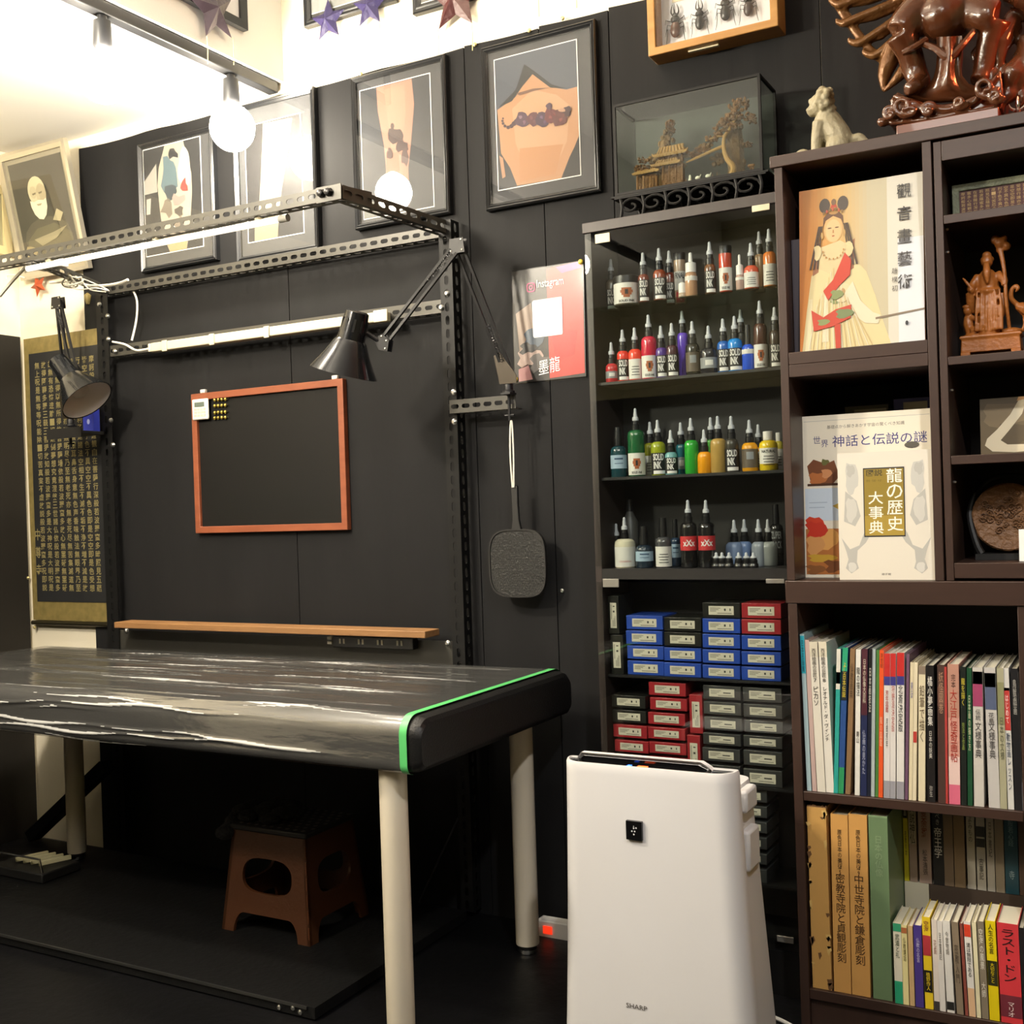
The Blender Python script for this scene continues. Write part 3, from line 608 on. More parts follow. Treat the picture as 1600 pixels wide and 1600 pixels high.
desk_lamp('black jointed desk lamp in front of the gold lettered scroll', top, rim, pY(116, 580, 2.47), pY(91, 472, 2.50), pY(110, 664, 2.545), .083)
# little bracket shelf that carries the left lamp
p = pY(122, 676, 2.56)
t = T('bracket_shelf', 'small black bracket shelf holding the left lamp and a blue box', 'shelf', (p.x, 2.585, p.z-.04))
part('plate', MB(BLK).box(p.x-.075, p.x+.09, 2.50, 2.590, p.z-.012, p.z), t, bevel=.002)
part('lip', MB(BLK).box(p.x-.075, p.x+.09, 2.496, 2.4995, p.z-.022, p.z+.012), t)
a = pY(140, 640, 2.57); c = p.z+.0005
t = T('blue_box', 'small blue box behind the rim of the left lamp', 'box', (a.x, 2.573, c))
part('carton', MB(M('blue_card', '2f3aa0', .45)).box(a.x-.022, a.x+.028, 2.560, 2.586, c, a.z+.004), t, bevel=.001)
part('star_print', MB(M('pale_blue', 'a9b2e0', .5)).disc((a.x+.004, 2.5596, (a.z+c)/2-.004), .007, .009, (1, 0, 0), (0, 0, 1), 10), t)

# ------------------------------------------------------------------ black mesh paddle on a white string
yp = 2.585; p = pY(809, 880, yp); mesh_m = M('paddle_rubber', '1b1b1a', .55, bump=(160, .6, .004))
t = T('paddle', 'black square paddle with fine mesh face hanging by a white string', 'paddle', (p.x, yp, p.z))
def se(r, k=.55): return [(r*math.copysign(abs(math.cos(a_))**k, math.cos(a_)), r*1.06*math.copysign(abs(math.sin(a_))**k, math.sin(a_))) for a_ in [2*PI*i/40 for i in range(40)]]
W2 = .085
b = MB(BLK); o_, i_ = se(W2), se(W2*.955)
b.loft([[(p.x+x, yp+.006, p.z+z) for x, z in o_], [(p.x+x, yp-.006, p.z+z) for x, z in o_], [(p.x+x, yp-.006, p.z+z) for x, z in i_], [(p.x+x, yp+.006, p.z+z) for x, z in i_]], cap=False); part('rim', b, t)
b = MB(mesh_m); i_ = se(W2*.95); b.loft([[(p.x+x, yp+.003, p.z+z) for x, z in i_], [(p.x+x, yp-.003, p.z+z) for x, z in i_]]); part('mesh_face', b, t)
b = MB(M('dot_grey', '272725', .5))
for i in range(-11, 12):
    for j in range(-12, 13):
        x, z = i*.0066+(j % 2)*.0033, j*.0064
        if abs(x) < W2*.86 and abs(z) < W2*.90 and (abs(x)/W2)**3.2+(abs(z)/W2/1.06)**3.2 < .80: b.box(p.x+x-.0016, p.x+x+.0016, yp-.0040, yp-.0029, p.z+z-.0012, p.z+z+.0012)
part('mesh_dots', b, t, smooth=0)
h0 = p.z+W2*1.05; h1 = pY(804, 758, yp).z
b = MB(BLK); dx = pY(804, 758, yp).x-p.x
b.loft([[(p.x+dx*f+sx*w, yp+sy*.005, h0+(h1-h0)*f) for sx, sy in ((-1, -1), (1, -1), (1, 1), (-1, 1))] for f, w in ((-.02, .016), (.2, .010), (.6, .009), (.97, .010), (1, .006))]); part('handle', b, t, bevel=.002)
xs = p.x+dx; z2 = pY(801, 664, yp).z
thing('white_string', MB(M('white_cord', 'e8e4d8', .6)).tube([(xs-.002, yp-.008, h1-.006), (xs-.006, yp-.007, (h1+z2)/2), (xs-.003, yp-.006, z2), (xs+.002, yp-.006, z2+.004), (xs+.004, yp-.007, (h1+z2)/2), (xs+.002, yp-.008, h1-.006)], .0022, 6, 4), 'doubled white string from which the black paddle hangs', 'string', (xs, yp, h1))
p = pY(879, 923, YC); thing('wall_screw', MB(STEEL).sph(p+Vector((0, -.002, 0)), (.006, .004, .006), 8, 6), 'single shiny screw in the black wall right of the paddle', 'screw', tuple(p))

# ------------------------------------------------------------------ loose white cables at the left end of the frame
cab = M('white_cable', 'e6e2d6', .5)
def cable(label, pts, r=.003, mat=None, y=2.45, name='cable', group='white cables at the left of the steel frame'):
    q = [pY(px, py, (pt[0] if (pt := rest) else y)) for px, py, *rest in pts]
    return thing(name, MB(mat or cab).tube(q, r, 6, 4), label, 'cable', tuple(q[0]), group)
cable('white cable running along the steel side bar to its end in a kink', [(78, 442), (110, 440), (140, 446), (165, 446), (188, 442), (200, 437)], .0045)
cable('white cable hanging down the dark wall above the light batten', [(207, 452, 2.62), (214, 470, 2.61), (213, 500, 2.605), (206, 532, 2.6)], .0035)
cable('white cable curving from the post into the light batten', [(176, 534, 2.585), (195, 538, 2.58), (212, 547, 2.575), (227, 546, 2.572), (237, 543, 2.57)], .0035)
cable('white cable rising from the picture edge to the tube lamp', [(0, 462, 2.35), (20, 438, 2.33), (35, 422, 2.30), (47, 408, 2.275)], .006)
cable('looped thin white cable below the knotted cables', [(100, 440, 2.44), (120, 452, 2.42), (150, 450, 2.41), (170, 454, 2.41), (150, 444, 2.43), (128, 436, 2.45), (140, 452, 2.43), (165, 456, 2.43)], .002)
cable('thin white cable bent square at the far left', [(10, 436, 2.4), (12, 430, 2.4), (25, 430, 2.4), (38, 434, 2.4)], .002)
a = pY(85, 415, 2.36); thing('adapter_box', MB(WHT).box(a.x-.055, a.x+.055, 2.33, 2.37, a.z-.012, a.z+.014), 'white driver box lying on the slotted side bar', 'adapter', (a.x, 2.35, a.z-.012), bevel=.005)
a = pY(112, 440, 2.42); thing('cable_bundle', MB(M('clear_bag', 'b9b6a8', .35)).tube([a+Vector((.035*math.cos(i*.7)*(.6+.4*math.sin(i)), .02*math.sin(i*.9), .014*math.sin(i*.7+.6))) for i in range(24)], .0028, 6, 3), 'tangled knot of pale cables tied at the side bar', 'cable', tuple(a))
p = pY(137, 467, YC-.01); thing('gold_tassel', MB(M('gold_silk')).lathe(p, [(.003, .02), (.012, .012), (.010, 0), (.006, -.018), (.002, -.02)], 10), 'little gold charm hanging on the black wall above the scroll', 'charm', tuple(p))
p = pY(60, 446, 2.62); b = MB(M('orange_star', '96401c', .5)); pts = []
for i in range(10):
    a_ = PI/2+.4+PI*i/5; r = .042 if i % 2 == 0 else .018; pts.append(p+Vector((r*math.cos(a_), 0, r*math.sin(a_))))
b.add(pts+[p+Vector((0, -.015, 0)), p+Vector((0, .008, 0))], [(i, (i+1) % 10, 10) for i in range(10)]+[((i+1) % 10, i, 11) for i in range(10)])
thing('star_lantern', b, 'orange star lantern on the cream wall below the cables', 'star ornament', tuple(p), smooth=0)

# ------------------------------------------------------------------ padded treatment table
leather = M('black_leather', '0a0a0b', .48, spec=.35, bump=(220, .12)); leg_m = M('cream_leg', 'e2d8c4', .4, var=(5, 'ddd2bc')); chrome = M('chrome', 'cfcfcf', .15, 1)
TX0, TX1, TY0, TY1, TZ = -3.16, -1.243, 1.842, 2.535, .705
zb = pY(650, 1212, TY0).z
t = T('treatment_table', 'long black padded table wrapped in clear film with a green tape band', 'table', ((TX0+TX1)/2, (TY0+TY1)/2, 0))
def prof(yo, r1=.040, r2=.022, n=10, e=0):      # padded cross-section, clockwise from lower front
    y0, y1, z0, z1 = TY0-e, TY1+e, zb-e, TZ+e; out = []
    for cy, cz, r, a in ((y0+r2, z0+r2, r2, 180), (y0+r1, z1-r1, r1, 90), (y1-r1, z1-r1, r1, 0), (y1-r2, z0+r2, r2, -90)):
        for i in range(n+1):
            th = math.radians(a+ (90 if cz < .63 else 90)*(1-i/n) - (0 if cz < .63 else 0)); out.append((cy+r*math.cos(th), cz+r*math.sin(th)))
    return out
pf = prof(0); cy_, cz_ = (TY0+TY1)/2, (zb+TZ)/2
rings = []
for x, k in [(TX0, .045), (TX0+.006, .02), (TX0+.02, .004), (TX0+.05, 0)]+[(TX0+.05+(TX1-TX0-.1)*i/8, 0) for i in range(1, 9)]+[(TX1-.02, .004), (TX1-.006, .018), (TX1, .045)]:
    rings.append([(x, cy_+(y-cy_)*(1-k*2*.22), cz_+(z-cz_)*(1-k*6*.9)) for y, z in pf])
part('padded_top', MB(leather).loft(rings), t)
def film(name='clear_film', white_mix=.09):
    m = bpy.data.materials.new(name); m.use_nodes = True; nt = m.node_tree; nt.nodes.clear(); N = nt.nodes.new; Lk = nt.links.new
    o = N('ShaderNodeOutputMaterial'); tr = N('ShaderNodeBsdfTransparent'); g = N('ShaderNodeBsdfGlossy'); d = N('ShaderNodeBsdfDiffuse'); x = N('ShaderNodeMixShader'); x2 = N('ShaderNodeMixShader'); fr = N('ShaderNodeFresnel')
    g.inputs['Roughness'].default_value = .15; d.inputs[0].default_value = (.6, .6, .58, 1) if white_mix < .2 else (.9, .9, .88, 1); ior_fix(nt, fr, 2.8); tr.inputs[0].default_value = (.95, .95, .95, 1)
    tc = N('ShaderNodeTexCoord'); mp = N('ShaderNodeMapping'); mp.inputs['Scale'].default_value = (2.2, 9, 9); n = N('ShaderNodeTexNoise'); n.inputs['Scale'].default_value = 1.6; n.inputs['Detail'].default_value = 5; b = N('ShaderNodeBump'); b.inputs['Strength'].default_value = .16; b.inputs['Distance'].default_value = .025
    Lk(tc.outputs['Object'], mp.inputs['Vector']); Lk(mp.outputs[0], n.inputs['Vector']); Lk(n.outputs['Fac'], b.inputs['Height']); Lk(b.outputs[0], g.inputs['Normal']); Lk(b.outputs[0], fr.inputs['Normal'])
    x2.inputs[0].default_value = white_mix; Lk(tr.outputs[0], x2.inputs[1]); Lk(d.outputs[0], x2.inputs[2]); Lk(fr.outputs[0], x.inputs[0]); Lk(x2.outputs[0], x.inputs[1]); Lk(g.outputs[0], x.inputs[2]); Lk(x.outputs[0], o.inputs[0]); return m
FILM = film(); CREASE_GLINT = film('film_crease_glint', .62)       # whiter film copy, painting the glints along the folds
def resample(pts, step):
    out = []
    for i in range(len(pts)-1):
        a, c = Vector((pts[i][0], pts[i][1])), Vector((pts[i+1][0], pts[i+1][1])); n = max(1, int((c-a).length/step)); out += [a.lerp(c, j/n) for j in range(n)]
    return out+[Vector(pts[-1])]
pw = resample(prof(0, e=.0025), .0017); cum = [0]
for i in range(1, len(pw)): cum.append(cum[-1]+(pw[i]-pw[i-1]).length)
rd = random.Random(5); XW1 = -1.272; folds = []
for i in range(58):
    x0 = TX0+rd.random()**.8*1.45; L_ = rd.uniform(.25, 1.1); folds.append((rd.uniform(.12, .84), rd.uniform(-.045, .06), x0, min(x0+L_, XW1-.05), rd.uniform(.0024, .0048), rd.uniform(.0014, .0034)))
for i in range(4):
    x0 = TX0+rd.random()*1.2; folds.append((rd.uniform(.02, .11), rd.uniform(-.03, .03), x0, x0+rd.uniform(.3, .7), rd.uniform(.0026, .004), rd.uniform(.002, .0035)))
for sy, sl in ((.035, .006), (.066, -.012), (.092, .012)): folds.append((sy, sl, TX0, XW1-.12, .0034, .0034))
nx = 150; rings = []; glinting = []
for k in range(nx+1):
    x = TX0-.003+(XW1-TX0)*k/nx; r = []; end = min(1, (XW1-x)/.08); cr = set()
    act = [(s0+sl*(x-xa)+.004*math.sin(7*x+s0*40)+.003*math.sin(19*x+s0*90), w, am*math.sin(PI*(x-xa)/(xb-xa))) for s0, sl, xa, xb, w, am in folds if xa < x < xb]
    for i, p in enumerate(pw):
        a, c = pw[max(i-1, 0)], pw[min(i+1, len(pw)-1)]; tn = (c-a).normalized(); nn = Vector((-tn.y, tn.x)); nn = nn if nn.dot(p-Vector((cy_, cz_))) > 0 else -nn; d = 0
        for sc, w, am in act:
            q = (cum[i]-sc)/w
            if -3 < q < 3:
                d += am*math.exp(-q*q)
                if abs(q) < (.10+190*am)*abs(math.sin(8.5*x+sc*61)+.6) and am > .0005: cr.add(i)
        p2 = p+nn*d*end; r.append((x, p2.x, p2.y))
    rings.append(r); glinting.append(cr)
b = MB(FILM).loft(rings, cap=False, close=False); b.mats.append(CREASE_GLINT); n_ = len(pw)-1
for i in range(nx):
    for j in glinting[i] & glinting[i+1] | {j for j in glinting[i] if j+1 in glinting[i+1] or j-1 in glinting[i+1]}:
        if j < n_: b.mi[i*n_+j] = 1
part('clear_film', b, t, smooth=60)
pt_ = [Vector((a, c)) for a, c in prof(0, e=.0035)]
part('tape', MB(M('green_tape', '58bd6c', .4)).loft([[(x, p.x, p.y) for p in pt_] for x in (-1.290, -1.272)], cap=False, close=False), t, label='bright green tape band around the end of the table')
for k, (x, y) in enumerate(((-1.353, 2.458), (-1.353, 1.902), (pY(117, 1230, 2.458).x, 2.458), (-3.03, 1.902))):
    z0 = .0 if k < 2 else .0318
    lg = part('leg', MB(leg_m).lathe((x, y, 0), [(.0, z0+.022), (.029, z0+.022), (.0295, z0+.024), (.0295, zb-.001)], 24, cap=False), t)
    part('foot', MB(BLK).lathe((x, y, z0), [(.024, .014), (.025, .016), (.025, .0215)], 20).use(chrome).lathe((x, y, z0), [(.022, 0), (.025, .002), (.025, .012), (.020, .0138)], 20), lg)

# ------------------------------------------------------------------ low black platform, folding stool
plat = M('platform_black', '0a0a0a', .6, spec=.25, bump=(50, .2))
t = T('platform', 'low black platform board under the padded table', 'platform', (-2.45, 2.25, 0))
part('board', MB(plat).box(-3.38, -1.60, 1.925, 2.57, .004, .030), t)
part('edge_strip', MB(M('dark_steel', '5a5a58', .3, .8)).box(-3.38, -1.62, 1.921, 1.9245, .024, .0305), t)
for x in (-1.64, -1.70, -1.66): part('bolt', MB(STEEL).lathe((x, 1.9245, .014 if x != -1.66 else .020), [(.006, 0), (.006, .003), (.003, .005)], 8, (0, -1, 0)), t)
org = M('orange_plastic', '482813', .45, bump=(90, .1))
zs = .030; XA, XB_, YA, YB_ = -2.128, -1.832, 2.195, 2.445; ht = pY(486, 1312, 2.215).z-zs; ins = .026
t = T('step_stool', 'orange brown folding plastic step stool with oval holes under the table', 'stool', ((XA+XB_)/2, (YA+YB_)/2, zs))
def stool_side(a0, a1, b0, b1, out):           # bottom corners a0,a1; top corners b0,b1
    a0, a1, b0, b1 = map(Vector, (a0, a1, b0, b1))
    def q(s, h): return a0.lerp(a1, s).lerp(b0.lerp(b1, s), h)
    outer = [(0, 0), (.135, 0)]+[(.135+.10*(1-math.cos(PI/2*i/5)), .20*math.sin(PI/2*i/5)) for i in range(6)]+[(.765+.10*math.sin(PI/2*i/5), .20*math.cos(PI/2*i/5)) for i in range(6)]+[(.865, 0), (1, 0), (1, .985), (0, .985)]
    hole = [(.5+.31*math.copysign(abs(math.cos(x))**.6, math.cos(x)), .575+.17*math.copysign(abs(math.sin(x))**.8, math.sin(x))) for x in [2*PI*i/28 for i in range(28)]]
    o = [q(*p) for p in outer]; h = [q(*p) for p in hole]; vec = Vector(out)*-.009; al = o+h; n = len(al); no = len(o)
    tri = [tuple(x) for x in tessellate_polygon([o, h])]
    sides = [(i, (i+1) % no, (i+1) % no+n, i+n) for i in range(no)]+[(no+i, no+(i+1) % len(h), no+(i+1) % len(h)+n, no+i+n) for i in range(len(h))]
    return MB(org).add(al+[p+vec for p in al], tri+[tuple(i+n for i in x[::-1]) for x in tri]+sides)
bt = [(XA, YA), (XB_, YA), (XB_, YB_), (XA, YB_)]; tp = [(XA+ins, YA+ins), (XB_-ins, YA+ins), (XB_-ins, YB_-ins), (XA+ins, YB_-ins)]
nr = [(0, -1, 0), (1, 0, 0), (0, 1, 0), (-1, 0, 0)]
for i in range(4):
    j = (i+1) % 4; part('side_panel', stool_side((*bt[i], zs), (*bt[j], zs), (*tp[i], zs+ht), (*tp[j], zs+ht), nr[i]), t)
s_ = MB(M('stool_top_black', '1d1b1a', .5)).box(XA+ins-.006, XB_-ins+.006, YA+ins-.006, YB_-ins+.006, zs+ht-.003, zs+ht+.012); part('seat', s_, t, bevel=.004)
b = MB(M('dot_pale', '77716a', .5))
for i in range(9):
    for j in range(8): b.disc((XA+ins+.02+.026*i+(j % 2)*.012, YA+ins+.012+.025*j, zs+ht+.0125), .0065, .0065, (1, 0, 0), (0, 1, 0), 8)
part('grip_dots', b, t, smooth=0)
b = MB(M('hinge_dark', '5a3016', .5))
for i in range(6): f = .06+.15*i; c0 = Vector((*bt[1], zs)).lerp(Vector((*tp[1], zs+ht)), f); c1 = Vector((*bt[1], zs)).lerp(Vector((*tp[1], zs+ht)), f+.11); b.bar(c0+Vector((-.001, -.001, 0)), c1+Vector((-.001, -.001, 0)), .003, .003, (0, 1, 0))
part('hinge', b, t)
b = MB(M('dark_cloth', '1a1817', .95, bump=(120, .8))); rd = random.Random(3)
for i in range(26): a_ = rd.random()*6.28; q_ = rd.random()*.07; b.sph((XA+.07+q_*math.cos(a_)*1.2, YA+.12+q_*math.sin(a_), zs+ht+.022+rd.random()*.012), (.03, .03, .014), 8, 6)
for i in range(9): b.sph((XA+ins-.02-.003*i, YA+.02+.02*i, zs+ht+.012-.008*abs(4-i)+rd.random()*.01), (.026, .03, .02), 8, 6)
thing('dark_cloth', b, 'crumpled dark cloth lying on the left end of the orange stool', 'cloth', (XA+.07, YA+.12, zs+ht+.0125))

# ------------------------------------------------------------------ dim odds and ends at floor level
a = pZ(55, 1345, .08); t = T('tool_tray', 'black tray with pale clips on the floor in the left corner', 'tray', (a.x, a.y, .031))
part('tray', MB(BLK).box(a.x-.16, a.x+.08, a.y-.04, a.y+.10, .031, .06), t, bevel=.004); q = MB(M('pale_clip', 'cfc8a0', .5))
for i in range(4): part('clip', MB(M('pale_clip')).bar((a.x-.09+.035*i, a.y-.0, .0725), (a.x-.055+.035*i, a.y+.09, .0725), .010, .012), t)
part('wire_rail', MB(chrome).tube([(a.x-.15, a.y-.03, .0605), (a.x-.15, a.y-.03, .1), (a.x+.06, a.y-.03, .1), (a.x+.07, a.y-.03, .0605)], .003, 6), t)
p0, p1 = pY(168, 1195, 2.53), pY(52, 1335, 2.53)
thing('folded_stand', MB(M('stand_black', '080808', .6, spec=.2)).bar(p0, (p1.x, p1.y, .05), .05, .04), 'black folded stand leaning beside the left table leg', 'stand', (p1.x, p1.y, .031), bevel=.004)
pl = pY(858, 1450, 2.575)
t = T('power_strip', 'white power strip with a glowing red switch beside the rear table leg', 'power strip', (pl.x, 2.58, pl.z-.02))
part('body', MB(WHT).box(pl.x-.03, pl.x+.10, 2.562, 2.600, pl.z-.022, pl.z+.022), t, bevel=.003)
part('switch', MB(M('red_switch', 'e8361a', .3, emit=1.2)).box(pl.x-.010, pl.x+.016, 2.558, 2.5615, pl.z-.010, pl.z+.010), t, bevel=.001)
thing('dark_cable', MB(M('grey_cord', '3a3a3a', .4)).tube([pY(645, 1430, 2.62), pY(680, 1355, 2.622), pY(716, 1278, 2.625)], .0025, 6, 4), 'thin dark cord slanting up the black wall behind the table', 'cable', tuple(pY(645, 1430, 2.62)))
thing('floor_cable', MB(cab).tube([pZ(1160, 1581, .012), pZ(1185, 1583, .006), pZ(1215, 1592, .005), pZ(1245, 1608, .005), pZ(1290, 1640, .005)], .0045, 8, 5), 'white cable on the floor between purifier and bookcase', 'cable', tuple(pZ(1185, 1583, .0)))

# ------------------------------------------------------------------ air purifier
pur = M('warm_white_plastic', 'dcdbdd', .38, spec=.4, var=(2.5, 'd8d5d3', .3)); gls = M('gloss_black', '0e0e10', .12)
PX0, PX1, PY0, PZ = -1.029, -.668, 2.03, .600
t = T('air_purifier', 'white air purifier standing on the floor before the glass cabinet', 'air purifier', ((PX0+PX1)/2, 2.13, 0))
def rrect(x0, x1, y0, y1, rf, rb, z, n=8):
    o = []
    for cx, cy, r, a in ((x0+rf, y0+rf, rf, 180), (x1-rf, y0+rf, rf, 270), (x1-rb, y1-rb, rb, 0), (x0+rb, y1-rb, rb, 90)):
        for i in range(n+1): th = math.radians(a+90*i/n); o.append((cx+r*math.cos(th), cy+r*math.sin(th), z))
    return o
YM = PY0+.052
def sec(z, k=0): f = (PZ-z)/PZ; g = .004*f+.012*f*f; return rrect(PX0-g+k, PX1+g+.016*f-k, PY0-.012*f+k, YM-k, .040, .006, z)
part('front_shell', MB(pur).loft([sec(z) for z in (.0, .1, .2, .3, .4, .5, .58, .595)]+[sec(.600, .0015), sec(.600, .004), sec(.588, .005)]), t)
part('control_deck', MB(gls).loft([sec(.5885, .0055), sec(.5965, .0055)]), t)
def bk(z): f = (PZ-z)/PZ; return rrect(PX0+.012-.014*f, PX1-.028+.045*f, YM+.0005, YM+.165, .012, .03, z)
part('rear_housing', MB(pur).loft([bk(z) for z in (.012, .2, .4, .53)]+[[(p[0]*.97-.026, p[1], .548) for p in bk(.53)]]), t)
zt = pY(1000, 1179, YM+.006).z; hx0, hx1 = pY(906, 1180, YM).x, pY(1126, 1205, YM).x
q = MB(pur); ring = lambda k, y: [(hx0+k, y, .5855), (hx0+.003+k, y, zt-.010-k*.4), (hx0+.010+k, y, zt-k), (hx1-.034-k, y, zt-k), (hx1-.017-k, y, zt-.009-k*.6), (hx1-.003-k, y, .5855)]
q.loft([ring(0, YM-.016), ring(0, YM-.004), ring(.006, YM-.004), ring(.006, YM-.016)], cap=False, close=False); q.loft([ring(0, YM-.0035), ring(.0, YM+.001)]); part('handle', q, t, bevel=.001)
part('vent_flap', MB(gls).prism([Vector(p)+Vector((0, 0, .001)) for p in ring(.0068, YM-.013)], (0, .006, 0)), t)
b = MB(BLK)
for i in range(2): b.box(PX1+.001+.006*i, PX1+.020+.004*i, YM+.02, YM+.075, .50-.10*i, .555-.10*i)
for bb in [(.50, .545), (.385, .465)]:
    part('side_grip', MB(pur).box(PX1-.026, PX1-.006+.03*(PZ-bb[1]), YM+.05, YM+.12, *bb), t, bevel=.006)
p = pY(992, 1297, PY0-.004); ys_ = PY0-.0085
part('badge', MB(gls).box(p.x-.0165, p.x+.0165, ys_-.001, PY0-.002, p.z-.0185, p.z+.0185), t)
b = MB(M('silver_dot', 'd8d8d8', .3))
for x, z in ((0, .005), (.005, .006), (-.004, -.001), (.002, -.001), (0, -.007), (.0, .0085)): b.disc((p.x+x, ys_-.0014, p.z+z), .0017 if z < .008 else .0007, .0017, (1, 0, 0), (0, 0, 1), 8)
part('badge_dots', b, t, smooth=0)
fy = lambda z: PY0-.012*(PZ-z)/PZ-.0006
p = pY(995, 1573, 2.02); part('lettering', MB(M('logo_grey', '55504c', .4)).text('SHARP', (p.x, fy(p.z)-.001, p.z), .044, .0095, bold=.008), t, smooth=0)
for px, col, nm in ((977, '3a6cff', 'indicator_blue'), (1001, 'ff5a2a', 'indicator_orange')):
    p = pZ(px, 1203, .593); part(nm, MB(M(nm, col, .3, emit=5)).box(p.x-.004-(.006 if px > 990 else 0), p.x+.004+(.006 if px > 990 else 0), PY0+.014, PY0+.024, .5962, .5975), t)

# ------------------------------------------------------------------ glass display cabinet
cabm = M('cabinet_brown', '2b2320', .45, var=(12, '332a26', .3), stretch=(6, 6, 1)); cabk = M('cabinet_black', '161514', .45)
CX0, CX1, CY0, CY1, CZ = -1.138, -.640, 2.47, 2.634, 1.797
t = T('display_cabinet', 'tall dark glass-fronted display cabinet full of bottles and cartons', 'cabinet', ((CX0+CX1)/2, CY1, 0))
part('side_panel', MB(cabm).box(CX0, CX0+.017, CY0, CY1, 0, CZ-.025), t, bevel=.001); part('side_panel', MB(cabm).box(CX1-.017, CX1, CY0, CY1, 0, CZ-.025), t, bevel=.001)
part('top_panel', MB(cabm).box(CX0-.004, CX1+.004, CY0-.004, CY1, CZ-.0245, CZ), t, bevel=.001)
part('back_panel', MB(M('cabinet_back', '171511', .6)).box(CX0+.0175, CX1-.0175, CY1-.006, CY1, .1, CZ-.025), t)
part('middle_board', MB(cabk).box(CX0+.0175, CX1-.0175, CY0-.001, CY1-.0065, .936, .9615), t)
part('bottom_board', MB(cabk).box(CX0+.0175, CX1-.0175, CY0+.008, CY1-.0065, .100, .122), t)
part('plinth', MB(cabk).box(CX0+.0175, CX1-.0175, CY0+.004, CY0+.02, .0, .0995), t)
SHZ = {1: pY(1030, 468, 2.487).z, 2: pY(1030, 590, 2.487).z, 3: pY(1060, 741, 2.487).z, 4: .9618}
sg = pane('shelf_glass', (.80, .88, .84, 1), 1.0)
for k in (1, 2, 3): part('shelf', MB(sg if k == 1 else cabk).box(CX0+.018, CX1-.018, CY0+.012, CY1-.007, SHZ[k]-.007, SHZ[k]-.0003), t)
SHZ[5] = pY(1060, 1058, 2.487).z; SHZ[6] = pY(1110, 1222, 2.487).z; SHZ[7] = pY(1175, 1378, 2.487).z
for k in (5, 6, 7): part('shelf', MB(sg if k == 9 else cabk).box(CX0+.018, CX1-.018, CY0+.012, CY1-.007, SHZ[k]-.006, SHZ[k]-.0003), t)
dg = pane('door_glass', (.93, .95, .94, 1), 1.15)
for z0, z1 in ((.968, CZ-.028), (.126, .930)):
    part('glass_door', MB(dg).box(CX0+.004, CX1-.004, CY0-.0085, CY0-.0045, z0, z1), t)
wc = M('clip_cream', 'd5ccae', .4); mc = M('clip_grey', '8d8a82', .35, .4)
for px0, px1, py, m_, dz in ((930, 953, 374, wc, .011), (1175, 1203, 327, wc, .007), (942, 967, 911, mc, .010), (1197, 1226, 908, mc, .005), (1214, 1240, 1466, mc, .007)):
    a = pY(px0, py, CY0-.011); c = pY(px1, py, CY0-.011); part('hinge_clip', MB(m_).box(a.x, min(c.x, CX1-.002), CY0-.0125, CY0-.0088, a.z-dz, a.z+dz), t, bevel=.001)

# ------------------------------------------------------------------ bottles in the cabinet
capk = M('cap_black', '151516', .35); tipm = M('tip_white', 'c3c6ca', .45); capw = M('cap_white', 'eceae4', .4); lab_w = M('label_white', 'dcdad2', .55); lab_k = M('label_black', '1a1918', .5); lab_g = M('label_grey', '8a8d8e', .5); lab_o = M('label_orange', 'a55a2e', .5); lab_r = M('label_red', 'c23336', .5); lab_b = M('label_blue', '9fb6c8', .5); let_w = M('letter_white', 'e6e4de', .6); let_k = M('letter_black', '26221f', .6)
ordn = ['leftmost', 'second', 'third', 'fourth', 'fifth', 'sixth', 'seventh', 'eighth', 'ninth', 'tenth', 'eleventh', 'twelfth', 'thirteenth', 'fourteenth', 'fifteenth', 'sixteenth', 'seventeenth', 'eighteenth', 'nineteenth', 'twentieth']
rown = {1: 'top', 2: 'second', 3: 'third', 4: 'lowest'}
